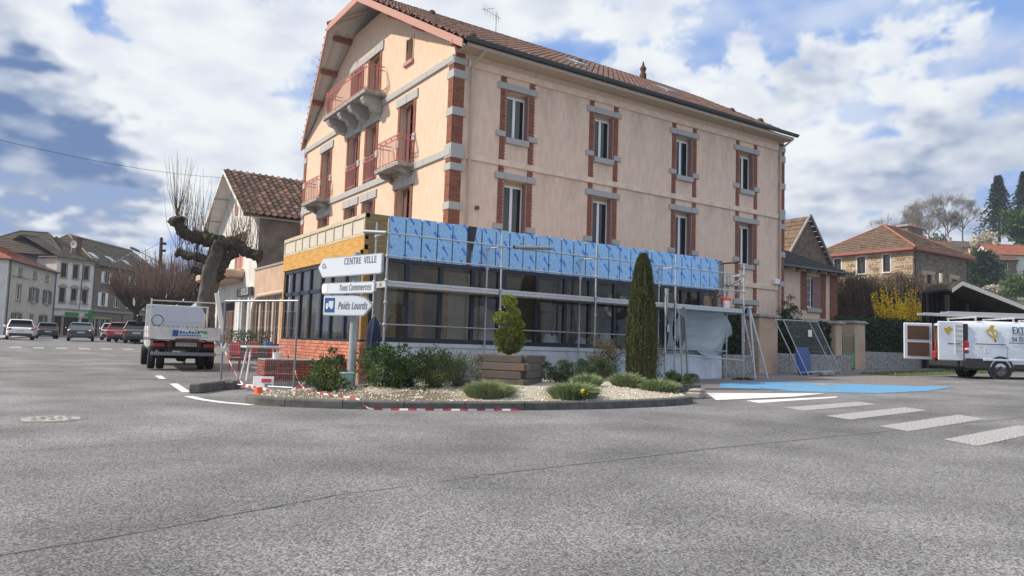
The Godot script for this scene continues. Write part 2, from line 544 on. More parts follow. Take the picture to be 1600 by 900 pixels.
# blue film with rows of slanting script-like marks
func insulation_print() -> ImageTexture:
	var w := 1024
	var im := Image.create(w, 512, false, Image.FORMAT_RGB8)
	var nz := FastNoiseLite.new()
	nz.frequency = 0.03
	for y in 512:
		for x in w:
			var q := 0.94 + 0.1 * nz.get_noise_2d(x, y)
			im.set_pixel(x, y, Color(0.64 * q, 0.83 * q, 1.0 * q))
	var r := RandomNumberGenerator.new()
	r.seed = 5
	for row in 5:
		for k in 6:
			var cx := k * 170.6 + (row % 2) * 85.0 + r.randf_range(-16, 16)
			var cy := row * 102.4 + r.randf_range(-8, 8)
			# five joined letter shapes on a slanting line: a stem, then a bowl
			var px := -40.0
			var last := Vector2(px, 0)
			for lt in 5:
				var tall := r.randf_range(12, 20) * (1.5 if lt == 0 or r.randf() < 0.25 else 1.0)
				var wd := r.randf_range(12, 19)
				for q in [Vector2(px + 3, -tall), Vector2(px, tall * 0.5), Vector2(px + wd * 0.5, -tall * 0.5), Vector2(px + wd * 0.9, tall * 0.35)]:
					for st in 22:
						var p := last.lerp(q, st / 21.0)
						var ox: float = cx + p.x * 0.7 - p.y * 0.5
						var oy: float = cy + p.x * 0.72 + p.y * 0.62
						for dy in range(-3, 4):
							for dx in range(-3, 4):
								if dx * dx + dy * dy < 9: im.set_pixel(posmod(int(ox) + dx, w), posmod(int(oy) + dy, 512), Color(0.16, 0.47, 0.86))
					last = q
				px += wd + 2
	return fin(im)

# ------------------------------------------------------------------ camera, sky, sun
func dir_of(az: float, el: float) -> Vector3:
	var a := deg_to_rad(az)
	var e := deg_to_rad(el)
	return Vector3(sin(a) * cos(e), sin(e), -cos(a) * cos(e))

func make_sky() -> PanoramaSkyMaterial:
	var w := 2048
	var h := 1024
	var f := FastNoiseLite.new()
	f.seed = 12
	f.frequency = 1.15
	f.fractal_octaves = 7
	f.fractal_gain = 0.56
	f.domain_warp_enabled = true
	f.domain_warp_amplitude = 0.35
	f.domain_warp_frequency = 1.2
	var g := FastNoiseLite.new()
	g.seed = 40
	g.frequency = 1.6
	g.fractal_octaves = 4
	# banks of cloud: azimuth, elevation, spread, more or less cover, darker or lighter
	var banks := []
	for q in [[0, 10.8, 5.6, 1.2, 1.9], [-6, 10.5, 5, 0.8, 1.2], [4.2, 11.2, 3.0, 1.0, 1.5], [-9, 13, 9, 0.6, 0.8], [1.6, 5.6, 2.8, 0.6, -0.9], [-1.5, 4.5, 3.0, 0.3, -0.4], [9, 19, 8, 0.55, -0.5], [6, 14.6, 4, 0.6, -0.6], [12, 15, 5, 0.5, -0.5], [1, 18, 6, 0.5, -0.5], [9, 10, 4, 0.5, -0.5], [14.9, 23.5, 3.5, -0.35, 0], [15.5, 17, 3, -0.2, 0], [23.5, 27, 6, -0.2, 0.1],
			[45, 23, 4.2, 0.75, -0.7], [50, 20, 4, 0.55, -0.4], [55, 15.5, 4.5, 0.5, -0.4], [41, 25, 2.2, -0.5, 0], [56, 27, 5, -0.55, 0], [61, 23, 5, -0.75, 0], [67, 20, 5, -0.2, 0.1], [56.2, 19, 2.2, 0.45, 0.45], [61.4, 16.2, 3.4, 0.5, -0.35], [62, 12.5, 4, 0.6, 0.45], [57, 9, 4, 0.3, 0.45], [67, 14.5, 4, 0.4, -0.1], [66, 10.5, 5, 0.35, 0.35], [73, 16, 6, 0.3, 0.1], [36, 24, 4, 0.15, 0.0]]:
		banks.append([dir_of(q[0], q[1]), 1.0 - cos(deg_to_rad(q[2])), q[3], q[4]])
	var im := Image.create(w, h, false, Image.FORMAT_RGBF)
	for y in h:
		var th := PI * (y + 0.5) / h
		var dy := cos(th)
		if dy < -0.02:
			for x in w: im.set_pixel(x, y, Color(0.26, 0.26, 0.27))
			continue
		var up := clampf(dy, 0.0, 1.0)
		var blue := Color(0.36, 0.49, 0.72).lerp(Color(0.1, 0.24, 0.6), pow(up, 0.5))
		for x in w:
			var ph := TAU * (x + 0.5) / w
			var d := Vector3(sin(ph) * sin(th), dy, -cos(ph) * sin(th))
			var k := 1.0 / (up + 0.22)
			var px := d.x * k
			var pz := d.z * k
			var wv := Vector3(f.get_noise_2d(px * 3.0 + 9.0, pz * 3.0), g.get_noise_2d(px * 4.0, pz * 4.0 + 5.0), f.get_noise_2d(px * 3.0, pz * 3.0 - 8.0)) * 0.075
			var dw := (d + wv).normalized()
			var cover := 0.22 + 0.3 * smoothstep(0.5, 0.75, dy) + f.get_noise_2d(px * 1.25, pz * 1.25) * 1.5
			var dark := 0.08 + g.get_noise_2d(px + 7.0, pz) * 0.55
			if dy < 0.6:
				for b in banks:
					var e: float = (1.0 - dw.dot(b[0])) / b[1]
					if e < 4.0:
						var wt := exp(-e)
						cover += b[2] * wt * 0.75
						dark += b[3] * wt * 0.9
			var a := smoothstep(0.0, 0.36, cover)
			var s := clampf(dark + 0.25 * smoothstep(0.5, 1.3, cover), 0.0, 1.0)
			s *= clampf(0.86 + 0.75 * g.get_noise_2d(px * 2.4, pz * 2.4 + 9.0) + 0.4 * f.get_noise_2d(px * 4.0, pz * 4.0), 0.5, 1.0)
			var tx := 1.0 - 0.2 * clampf(g.get_noise_2d(px * 3.1, pz * 3.1 + 4.0) + 0.5 * f.get_noise_2d(px * 2.6 + 3.0, pz * 2.6), -0.3, 1.0)
			var base := Color(0.84 * tx, 0.865 * tx, 0.885 * (0.5 + 0.5 * tx)) * lerpf(0.86, 1.15, smoothstep(0.45, 0.75, dy))
			var cl := base.lerp(Color(0.115, 0.185, 0.345), s)
			a = clampf(a * 0.93 + (1.0 - a) * 0.5 * smoothstep(-0.35, 0.45, g.get_noise_2d(px * 1.7 + 3.0, pz * 1.7)), 0.0, 0.97)
			var c := blue.lerp(cl, a)
			im.set_pixel(x, y, Color(c.r, c.g, c.b))
	var sm := PanoramaSkyMaterial.new()
	sm.panorama = ImageTexture.create_from_image(im)
	return sm

func make_view() -> void:
	var cam := Camera3D.new()
	cam.name = "camera"
	cam.fov = 43.05
	cam.near = 0.1
	cam.far = 4000.0
	add_child(cam)
	cam.transform = Transform3D(Basis(Vector3(0.831753, 0.031693, 0.554240), Vector3(-0.069034, 0.996525, 0.046616), Vector3(-0.550837, -0.077034, 0.831050)).orthonormalized(), EYE)
	cam.current = true
	var we := WorldEnvironment.new()
	we.name = "environment"
	var en := Environment.new()
	en.background_mode = Environment.BG_SKY
	var sky := Sky.new()
	sky.sky_material = make_sky()
	en.sky = sky
	en.tonemap_mode = Environment.TONE_MAPPER_LINEAR
	en.tonemap_exposure = 1.25
	en.background_energy_multiplier = 1.0
	en.sdfgi_enabled = true
	en.ssao_enabled = true
	en.ssil_enabled = true
	en.fog_enabled = true
	en.fog_density = 0.0004
	en.fog_light_color = Color(0.75, 0.8, 0.88)
	we.environment = en
	add_child(we)
	var sun := DirectionalLight3D.new()
	sun.name = "sun"
	sun.light_energy = 1.3
	sun.light_color = Color(1.0, 0.94, 0.86)
	sun.light_angular_distance = 1.2
	sun.shadow_enabled = true
	add_child(sun)
	var to := dir_of(-62.0, 42.0)
	sun.look_at_from_position(to * 50.0, Vector3.ZERO)

# ------------------------------------------------------------------ ground and road
func sheet(x0: float, x1: float, z0: float, z1: float, step: float, lift: float) -> Mb:
	var b := Mb.new()
	var nx := int(ceil((x1 - x0) / step))
	var nz := int(ceil((z1 - z0) / step))
	var rows := []
	for j in nz + 1:
		var row := []
		for i in nx + 1:
			row.append(gp(lerpf(x0, x1, float(i) / nx), lerpf(z0, z1, float(j) / nz), lift))
		rows.append(row)
	b.grid(rows)
	return b

# a flat marking laid over the ground, split so that it follows the slope
func marking(b: Mb, q: Array, lift: float, parts := 6) -> void:
	for i in parts:
		var t0 := float(i) / parts
		var t1 := float(i + 1) / parts
		var k := []
		for p in [q[0].lerp(q[3], t0), q[1].lerp(q[2], t0), q[1].lerp(q[2], t1), q[0].lerp(q[3], t1)]: k.append(gp(p.x, p.y, lift))
		var nn: Vector3 = (k[1] - k[0]).cross(k[3] - k[0])
		if nn.y > 0: b.quad(k[0], k[1], k[2], k[3])
		else: b.quad(k[3], k[2], k[1], k[0])

func ribbon(b: Mb, pts: Array, wid: float, lift: float, jit := 0.0) -> void:
	for i in pts.size() - 1:
		var p: Vector2 = pts[i]
		var q: Vector2 = pts[i + 1]
		var nd := (q - p).orthogonal().normalized()
		var steps := int(maxf(2, p.distance_to(q) / 0.12))
		var last := p
		var lw := wid
		for s in steps:
			var nx := p.lerp(q, float(s + 1) / steps) + nd * rng.randf_range(-jit, jit)
			if s == steps - 1: nx = q
			var nw := wid * rng.randf_range(0.5, 1.4) if jit > 0 else wid
			marking(b, [last - nd * lw * 0.5, last + nd * lw * 0.5, nx + nd * nw * 0.5, nx - nd * nw * 0.5], lift, 1)
			last = nx
			lw = nw

func make_ground() -> void:
	var xs := []
	var zs := []
	var x := -160.0
	while x < 175.0:
		xs.append(x)
		x += 0.4 if x > -10 and x < 24 else (1.0 if x > -16 and x < 46 else 6.0)
	var z := 60.0
	while z > -240.0:
		zs.append(z)
		z -= 0.4 if z < 2 and z > -20 else (1.0 if z < 4 and z > -40 else 4.0)
	var b := Mb.new()
	var nz := FastNoiseLite.new()
	nz.frequency = 0.06
	nz.seed = 9
	nz.fractal_octaves = 4
	var lanes := [Vector2(-14, -30), Vector2(-4, -20), Vector2(0.5, -13.6), Vector2(3.0, -10.8), Vector2(6.3, -9.0), Vector2(9.5, -8.2), Vector2(14, -7.6), Vector2(24, -7.0), Vector2(42, -5.8)]
	for i in zs.size():
		for j in xs.size():
			var p: Vector3 = gp(xs[j], zs[i])
			var e := 0.4
			var nn := Vector3(gy(p.x - e, p.z) - gy(p.x + e, p.z), 2 * e, gy(p.x, p.z - e) - gy(p.x, p.z + e))
			# worn wheel paths run along the street and across the junction
			var worn := 0.9 + 0.2 * nz.get_noise_2d(p.x * 0.7 + p.z * 0.5, p.z * 2.2 - p.x * 0.3) + 0.1 * nz.get_noise_2d(p.x * 4.0, p.z * 4.0)
			var dr := 9.0
			for k in lanes.size() - 1: dr = minf(dr, Geometry2D.get_closest_point_to_segment(Vector2(p.x, p.z), lanes[k], lanes[k + 1]).distance_to(Vector2(p.x, p.z))) if p.x > -22 and p.x < 42 and p.z > -45 else 9.0
			worn *= 1.0 + 0.1 * exp(-pow(dr / 0.55, 2.0)) + 0.06 * exp(-pow((dr - 1.9) / 0.5, 2.0)) - 0.05 * exp(-pow((dr - 0.95) / 0.4, 2.0))
			worn *= 1.0 - 0.16 * smoothstep(0.42, 0.62, nz.get_noise_2d(p.x * 9.0 + 50.0, p.z * 9.0))
			b.col = Color(worn * 1.0, worn * 0.99, worn * 0.98)
			b.vert(p, nn, Vector2(p.x, p.z) * 0.25)
	b.col = Color.WHITE
	var w := xs.size()
	for i in zs.size() - 1:
		for j in w - 1:
			var a := i * w + j
			b.ix.append_array(PackedInt32Array([a, a + w, a + w + 1, a, a + w + 1, a + 1]))
	var road := part("road", b, M.asphalt, self)
	road.set_meta("kind", "structure")
	# second layer of coordinates for the broad stains
	var arr := road.mesh.surface_get_arrays(0)
	var uv2 := PackedVector2Array()
	for p in b.v: uv2.append(Vector2(p.x, p.z) * 0.071)
	arr[Mesh.ARRAY_TEX_UV2] = uv2
	var am := ArrayMesh.new()
	am.add_surface_from_arrays(Mesh.PRIMITIVE_TRIANGLES, arr)
	road.mesh = am
	# land beyond
	b = Mb.new()
	var rows := []
	for r in [1.0, 1.6, 3.0, 6.0, 14.0]:
		var row := []
		for k in 49:
			var a := TAU * k / 48.0
			row.append(Vector3(cos(a) * 150.0 * r, -0.6 if r < 1.5 else -0.3 - r * 0.2, -70 + sin(a) * 150.0 * r))
		rows.append(row)
	b.grid(rows, true)
	struct("terrain", b, M.hill_grass)
	# cracks and sealed joints
	b = Mb.new()
	ribbon(b, [Vector2(-3.2, -4.2), Vector2(-0.03, -4.78), Vector2(0.59, -4.93), Vector2(1.4, -5.2), Vector2(2.02, -5.41), Vector2(2.69, -5.47)], 0.012, 0.004, 0.02)
	ribbon(b, [Vector2(2.95, -5.5), Vector2(3.51, -5.62)], 0.008, 0.004, 0.015)
	ribbon(b, [Vector2(-1.4, -8.4), Vector2(1.32, -8.91), Vector2(3.46, -9.39), Vector2(4.4, -9.5)], 0.01, 0.004, 0.02)
	var o := part("crack", b, M.crack, road, Transform3D.IDENTITY, true)
	o.name = "crack"
	b = Mb.new()
	ribbon(b, [Vector2(3.51, -5.62), Vector2(6.52, -5.78), Vector2(10.47, -5.73), Vector2(18.0, -5.6), Vector2(30, -5.0)], 0.045, 0.004, 0.008)
	ribbon(b, [Vector2(-20, -18.2), Vector2(-8, -19.5), Vector2(0.5, -20.4), Vector2(2.4, -21.5)], 0.05, 0.004, 0.02)
	ribbon(b, [Vector2(-20, -33.0), Vector2(-4, -36.5), Vector2(5.4, -39.0)], 0.1, 0.004, 0.02)
	part("sealed_joint", b, M.seal, road, Transform3D.IDENTITY, true)
	# browner patch of asphalt in front of the gateway
	b = Mb.new()
	marking(b, [Vector2(14.6, -14.9), Vector2(12.6, -11.3), Vector2(24.0, -11.4), Vector2(30.0, -16.4)], 0.004, 24)
	var pt := struct("pavement_patch", b, M.patch)
	# broken white line that bounds the parking row, and the line at the island
	for q in [[3.12, -22.1, 3.02, -20.6, 0.16], [2.98, -18.7, 2.8, -16.0, 0.17]]:
		b = Mb.new()
		ribbon(b, [Vector2(q[0], q[1]), Vector2(q[2], q[3])], q[4], 0.005)
		tag(solo("road_dash", b, M.road_white_fresh, "", ""), ["short white road dash nearest the parked tipper truck", "long white road dash between the truck and the concrete kerb block"][0 if q[1] < -20 else 1], "road marking")
	b = Mb.new()
	ribbon(b, [Vector2(2.66, -15.0), Vector2(2.74, -14.2), Vector2(2.95, -13.5), Vector2(3.3, -12.85)], 0.17, 0.005)
	solo("edge_line", b, M.road_white_fresh, "curved white edge line that runs up to the left end of the planted island", "road marking")
	# zebra stripes
	var zs2 := [[Vector2(11.92, -8.65), Vector2(11.7, -8.1), Vector2(14.4, -8.25), Vector2(14.62, -8.8), "third zebra stripe from the planted island, pale and narrow"],
		[Vector2(11.29, -7.38), Vector2(11.1, -6.83), Vector2(14.05, -7.1), Vector2(14.3, -7.66), "fourth zebra stripe, worn white, between the third and the patched one"],
		[Vector2(10.7, -6.11), Vector2(10.45, -5.55), Vector2(13.45, -5.85), Vector2(13.75, -6.42), "fifth zebra stripe with a dark joint running through its worn paint"],
		[Vector2(10.02, -4.87), Vector2(9.77, -4.35), Vector2(12.6, -4.62), Vector2(12.9, -5.15), "sixth zebra stripe, largest in view and cut by the picture edge"],
		[Vector2(9.6, -3.7), Vector2(9.36, -3.2), Vector2(12.2, -3.45), Vector2(12.5, -3.95), "corner of a zebra stripe at the far right of the road"],
		[Vector2(12.5, -9.98), Vector2(12.3, -9.5), Vector2(15.1, -9.62), Vector2(15.5, -9.82), "second zebra stripe, bright white and thin, beside the white wedge"]]
	for q in zs2:
		b = Mb.new()
		marking(b, [q[0], q[1], q[2], q[3]], 0.005, 8)
		solo("zebra_stripe", b, M.road_white_fresh if "bright" in q[4] else M.road_white, q[4], "road marking", Vector3.ZERO, "stripes of the zebra crossing")
	b = Mb.new()
	marking(b, [Vector2(13.3, -11.75), Vector2(11.95, -10.28), Vector2(14.4, -10.2), Vector2(16.1, -10.5)], 0.009, 10)
	solo("white_wedge", b, M.road_white_fresh, "broad bright white wedge of road paint beside the blue parking bay", "road marking")
	b = Mb.new()
	marking(b, [Vector2(16.9, -14.35), Vector2(15.2, -13.0), Vector2(16.0, -11.2), Vector2(18.2, -12.6)], 0.0085, 6)
	marking(b, [Vector2(19.0, -14.0), Vector2(16.9, -14.35), Vector2(16.0, -11.2), Vector2(17.4, -10.0)], 0.008, 10)
	marking(b, [Vector2(19.0, -14.0), Vector2(17.4, -10.0), Vector2(19.6, -9.9), Vector2(22.2, -10.5)], 0.0088, 10)
	var bay := solo("blue_parking_bay", b, M.road_blue, "bright blue painted parking bay in front of the gateway", "road marking")
	b = Mb.new()
	for q in [[18.6, -12.0, 19.0, -12.9], [19.0, -12.9, 19.5, -12.2], [18.9, -12.4, 19.5, -12.9], [19.5, -12.2, 19.75, -12.8], [17.6, -12.3, 17.85, -12.9]]:
		ribbon(b, [Vector2(q[0], q[1]), Vector2(q[2], q[3])], 0.14, 0.014)
	part("wheelchair_mark", b, M.road_white, bay, Transform3D.IDENTITY, true)
	# pedestrian crossing far down the street
	for k in 8:
		b = Mb.new()
		var cx := -1.6 + k * 1.02
		marking(b, [Vector2(cx, -47.3 + k * 0.22), Vector2(cx + 0.5, -47.1 + k * 0.22), Vector2(cx + 0.45, -44.9 + k * 0.2), Vector2(cx - 0.05, -45.1 + k * 0.2)], 0.006, 2)
		solo("far_crossing_stripe", b, M.road_white, "%s white stripe from the left of the far crossing in front of the parked cars" % ["first", "second", "third", "fourth", "fifth", "sixth", "seventh", "eighth"][k], "road marking", Vector3.ZERO, "stripes of the far crossing")
	# pavement on the far left
	b = Mb.new()
	for k in 10:
		var t0 := k / 10.0
		var t1 := (k + 1) / 10.0
		var a0 := Vector2(-4.2, -40.0).lerp(Vector2(1.2, -92.0), t0)
		var a1 := Vector2(-4.2, -40.0).lerp(Vector2(1.2, -92.0), t1)
		b.quad(gp(a0.x - 6, a0.y, 0.13), gp(a0.x, a0.y, 0.13), gp(a1.x, a1.y, 0.13), gp(a1.x - 6, a1.y, 0.13))
		b.quad(gp(a0.x, a0.y, -0.1), gp(a1.x, a1.y, -0.1), gp(a1.x, a1.y, 0.13), gp(a0.x, a0.y, 0.13))
	struct("pavement", b, M.concrete)
	# round iron cover set in concrete
	var mc := gp(0.38, -11.65)
	var t := thing("manhole_cover", "round worn manhole cover with a pale rim in the road", "manhole cover", mc)
	b = Mb.new()
	b.lathe(Vector3.ZERO, [Vector2(0.44, -0.02), Vector2(0.44, 0.006), Vector2(0.36, 0.008), Vector2(0.355, 0.002)], 40)
	part("rim", b, M.asphalt, t)
	b = Mb.new()
	b.lathe(Vector3.ZERO, [Vector2(0.35, -0.01), Vector2(0.348, 0.012), Vector2(0.32, 0.014), Vector2(0.0, 0.014)], 40)
	for k in 7:
		for j in 7:
			var p := Vector3((k - 3) * 0.1, 0.016, (j - 3) * 0.1)
			if p.length() < 0.3: b.box(p, Vector3(0.07, 0.008, 0.02), Basis(Vector3.UP, PI / 2 if (k + j) % 2 else 0.0))
	part("lid", b, M.concrete, t)

# ------------------------------------------------------------------ the planted island
func island_outline() -> Array:
	return [Vector2(3.28, -13.25), Vector2(3.36, -12.8), Vector2(3.75, -12.3), Vector2(4.4, -11.72), Vector2(5.3, -11.12), Vector2(6.3, -10.62), Vector2(7.4, -10.18), Vector2(8.5, -9.9), Vector2(9.6, -9.78), Vector2(10.4, -9.82), Vector2(10.95, -10.0), Vector2(11.25, -10.4), Vector2(11.4, -10.9), Vector2(12.2, -11.5), Vector2(13.0, -12.3), Vector2(13.7, -13.2), Vector2(14.2, -14.0)]

func make_island() -> void:
	var rim := island_outline()
	var back := [Vector2(14.2, -15.2), Vector2(10.0, -15.4), Vector2(5.6, -15.0), Vector2(4.0, -14.2)]
	var all: Array = rim + back
	var poly := PackedVector2Array()
	for p in all: poly.append(p)
	var inner: PackedVector2Array = Geometry2D.offset_polygon(poly, -0.1)[0]
	# bed of pale chippings with earth showing, a gentle mound
	var b := Mb.new()
	var nz := FastNoiseLite.new()
	nz.frequency = 0.5
	nz.seed = 3
	var x := 3.0
	while x < 14.3:
		var z := -15.5
		while z < -9.6:
			var k := []
			for o in [Vector2(0, 0.2), Vector2(0.2, 0.2), Vector2(0.2, 0), Vector2(0, 0)]:
				var p: Vector2 = Vector2(x, z) + o
				if not Geometry2D.is_point_in_polygon(p, inner):
					var best := p
					var bd := 1e9
					for i in inner.size():
						var q := Geometry2D.get_closest_point_to_segment(p, inner[i], inner[(i + 1) % inner.size()])
						if q.distance_to(p) < bd:
							bd = q.distance_to(p)
							best = q
					p = best
				k.append(p)
			var pl := PackedVector2Array(k)
			if absf((k[1] - k[0]).cross(k[2] - k[0])) + absf((k[2] - k[0]).cross(k[3] - k[0])) > 1e-4:
				var v3 := []
				for p in k:
					var d := 9.0
					for i in inner.size(): d = minf(d, Geometry2D.get_closest_point_to_segment(p, inner[i], inner[(i + 1) % inner.size()]).distance_to(p))
					v3.append(gp(p.x, p.y, 0.135 + 0.12 * smoothstep(0.0, 1.4, d) + 0.02 * nz.get_noise_2d(p.x * 3, p.y * 3)))
				var c: Vector2 = k[0]
				var e := smoothstep(-0.25, 0.2, nz.get_noise_2d(c.x, c.y) + clampf((c.x - 6.2) * 0.16, -0.5, 0.5) + (c.y + 12.0) * 0.12)
				b.col = Color(0.36, 0.32, 0.26).lerp(Color.WHITE, e)
				b.quad(v3[0], v3[1], v3[2], v3[3])
			z += 0.2
		x += 0.2
	b.col = Color.WHITE
	struct("gravel_bed", b, M.gravel)
	# loose chippings
	b = Mb.new()
	rng.seed = 77
	for i in 5200:
		var p := Vector2(rng.randf_range(3.4, 13.6), rng.randf_range(-14.5, -9.8))
		if not Geometry2D.is_point_in_polygon(p, inner): continue
		var d := 9.0
		for j in range(0, inner.size()): d = minf(d, Geometry2D.get_closest_point_to_segment(p, inner[j], inner[(j + 1) % inner.size()]).distance_to(p))
		if d > 1.6: continue
		var s := rng.randf_range(0.012, 0.028)
		var t := rng.randf_range(0.55, 1.15)
		b.col = Color(t, t * 0.97, t * 0.92)
		b.box(gp(p.x, p.y, 0.14 + 0.12 * smoothstep(0.0, 1.4, d)), Vector3(s, s * 0.7, s * 1.3), Basis.from_euler(Vector3(rng.randf() * 3, rng.randf() * 3, rng.randf() * 3)))
	struct("chippings", b, M.pebble).set_meta("kind", "stuff")
	# kerb stones, one by one
	var path := Curve2D.new()
	for p in rim: path.add_point(p)
	var bed := thing("island_kerb", "low dark concrete kerb round the planted traffic island", "kerb", gp(8.0, -10.3))
	var total := path.get_baked_length()
	var count := int(total / 1.0)
	for i in count:
		b = Mb.new()
		var rows := []
		for e in 2:
			for s in 5:
				pass
		var sect := [Vector2(0.0, -0.1), Vector2(0.0, 0.105), Vector2(0.012, 0.13), Vector2(0.04, 0.142), Vector2(0.15, 0.145), Vector2(0.16, 0.13), Vector2(0.16, -0.1)]
		var n := 6
		var grid_rows := []
		for q in sect:
			var row := []
			for s in n + 1:
				var l := (i + 0.006 + (0.988) * s / n) * total / count
				var p := path.sample_baked(l)
				var tg := (path.sample_baked(minf(l + 0.05, total)) - path.sample_baked(maxf(l - 0.05, 0.0))).normalized()
				var ins := Vector2(tg.y, -tg.x)
				var w: Vector2 = p + ins * q.x
				row.append(gp(w.x, w.y, q.y) - bed.position)
			grid_rows.append(row)
		b.grid(grid_rows)
		var left := []
		var right := []
		for r in grid_rows:
			left.append(r[0])
			right.append(r[n])
		for k in range(1, sect.size() - 1):
			b.tri(left[0], left[k + 1], left[k])
			b.tri(right[0], right[k], right[k + 1])
		part("kerb_stone", b, M.kerb, bed)
	# loose concrete blocks by the fences
	var stub := thing("concrete_block", "long low weathered concrete block lying on the road by the left fence", "concrete block", gp(3.35, -16.3))
	b = Mb.new()
	var dd := Vector3(0.99, 0, -1.4).normalized()
	var bs := Basis(Vector3(dd.z, 0, -dd.x), Vector3.UP, dd)
	b.bbox(Vector3(0, 0.09, 0), Vector3(0.22, 0.2, 1.65), 0.025, bs)
	b.box(bs * Vector3(0, 0.1, 0.828), Vector3(0.09, 0.06, 0.01), bs)
	part("block", b, M.dark_concrete, stub)
	b = Mb.new()
	b.bbox(Vector3(0, 0.08, 0), Vector3(0.75, 0.2, 0.3), 0.03)
	solo("concrete_block", b, M.dark_concrete, "dark concrete fence foot on the road right of the planted island", "concrete block", gp(13.4, -12.45))
	b = Mb.new()
	b.bbox(Vector3(0, 0.06, 0), Vector3(0.55, 0.14, 0.3), 0.03, Basis(Vector3.UP, 0.5))
	b.bbox(Vector3(0.02, 0.16, 0.0), Vector3(0.5, 0.06, 0.26), 0.02, Basis(Vector3.UP, 0.5))
	solo("concrete_block", b, M.concrete, "pale topped concrete foot at the right tip of the planted island", "concrete block", gp(12.1, -10.95))

# ------------------------------------------------------------------ the tall pink building
const HX0 := 11.88
const HX1 := 30.3
const HZ0 := -22.0
const HZ1 := -38.45

# casement window: frame with its panes as children, built at the wall's local place
func window(parent: Node3D, xf: Transform3D, u0: float, v0: float, u1: float, v1: float, frame: Material, glass: Material, leaves := 2, bars := 0, transom := 0.0, fw := 0.06) -> MeshInstance3D:
	var b := Mb.new()
	var w := u1 - u0
	var h := v1 - v0
	b.span(Vector3(0, 0, -0.03), Vector3(fw, h, 0.03))
	b.span(Vector3(w - fw, 0, -0.03), Vector3(w, h, 0.03))
	b.span(Vector3(fw, 0, -0.03), Vector3(w - fw, fw * 1.2, 0.032))
	b.span(Vector3(fw, h - fw, -0.03), Vector3(w - fw, h, 0.032))
	var lw := (w - 2 * fw) / leaves
	for k in range(1, leaves):
		b.span(Vector3(fw + lw * k - fw * 0.75, fw, -0.03), Vector3(fw + lw * k + fw * 0.75, h - fw, 0.036))
	for k in bars:
		var y := h * (k + 1) / (bars + 1)
		b.span(Vector3(fw, y - 0.012, -0.012), Vector3(w - fw, y + 0.012, 0.014))
	if transom > 0: b.span(Vector3(fw, transom - 0.03, -0.03), Vector3(w - fw, transom + 0.03, 0.034))
	var o := part("window", b, frame, parent, xf * Transform3D(Basis.IDENTITY, Vector3(u0, v0, 0)))
	for k in leaves:
		var g := Mb.new()
		var a := fw + lw * k
		g.quad(Vector3(a, fw, 0.002), Vector3(a + lw, fw, 0.002), Vector3(a + lw, h - fw, 0.002 + 0.004 * (k % 2)), Vector3(a, h - fw, 0.002))
		part("pane", g, glass, o)
	return o

func shutter_leaf(parent: Node3D, xf: Transform3D, w: float, h: float, m: Material, slats := true) -> void:
	var b := Mb.new()
	b.span(Vector3(0, 0, 0), Vector3(w, h, 0.02))
	if slats:
		var n := int(h / 0.09)
		for k in n:
			b.box(Vector3(w / 2, (k + 0.5) * h / n, 0.022), Vector3(w - 0.1, 0.055, 0.012), Basis(Vector3.RIGHT, 0.5))
	b.span(Vector3(0, 0, 0.02), Vector3(0.05, h, 0.034))
	b.span(Vector3(w - 0.05, 0, 0.02), Vector3(w, h, 0.034))
	for y in [0.0, h * 0.5, h - 0.07]: b.span(Vector3(0.05, y, 0.02), Vector3(w - 0.05, y + 0.07, 0.033))
	part("shutter", b, m, parent, xf)

func railing(parent: Node3D, xf: Transform3D, w: float, h: float, d: float, m: Material) -> void:
	var b := Mb.new()
	for y in [0.08, h - 0.16, h]:
		b.box(Vector3(w / 2, y, d), Vector3(w, 0.03, 0.03))
		if d > 0.1:
			b.box(Vector3(0.0, y, d / 2), Vector3(0.03, 0.03, d))
			b.box(Vector3(w, y, d / 2), Vector3(0.03, 0.03, d))
	var n := int(w / 0.115)
	for k in n + 1:
		b.bar(Vector3(w * k / n, 0.0 if k % 5 == 0 else 0.08, d), Vector3(w * k / n, h, d), 0.009, 0.009, 4, false)
	if d > 0.1:
		for k in range(1, int(d / 0.12)):
			for x in [0.0, w]: b.bar(Vector3(x, 0.08, k * 0.12), Vector3(x, h, k * 0.12), 0.009, 0.009, 4, false)
	for k in int(w / 0.5):
		b.lathe(Vector3((k + 0.5) * w / int(w / 0.5), h - 0.08, d), [Vector2(0.0, -0.05), Vector2(0.045, 0.0), Vector2(0.0, 0.05)], 8)
	part("railing", b, m, parent, xf)

func stone(parent: Node3D, xf: Transform3D, u0: float, v0: float, u1: float, v1: float, w0: float, w1: float, called := "stone_block", m: Material = null) -> void:
	var b := Mb.new()
	b.bbox(Vector3((u0 + u1) / 2, (v0 + v1) / 2, (w0 + w1) / 2), Vector3(u1 - u0, v1 - v0, w1 - w0), 0.012)
	part(called, b, m if m else M.granite, parent, xf)

func tile_mesh() -> Mb:
	# a ribbed clay tile 0.3 wide, 0.44 long, running down -y
	var b := Mb.new()
	var prof := [Vector2(0, 0.012), Vector2(0.02, 0.0), Vector2(0.12, 0.0), Vector2(0.155, 0.03), Vector2(0.195, 0.062), Vector2(0.24, 0.062), Vector2(0.275, 0.03), Vector2(0.3, 0.006)]
	var rows := []
	for y in [[0.0, 0.03], [-0.42, 0.065], [-0.425, 0.035]]:
		var row := []
		for p in prof: row.append(Vector3(p.x, y[0], p.y + y[1] - 0.012))
		rows.append(row)
	b.grid(rows)
	return b

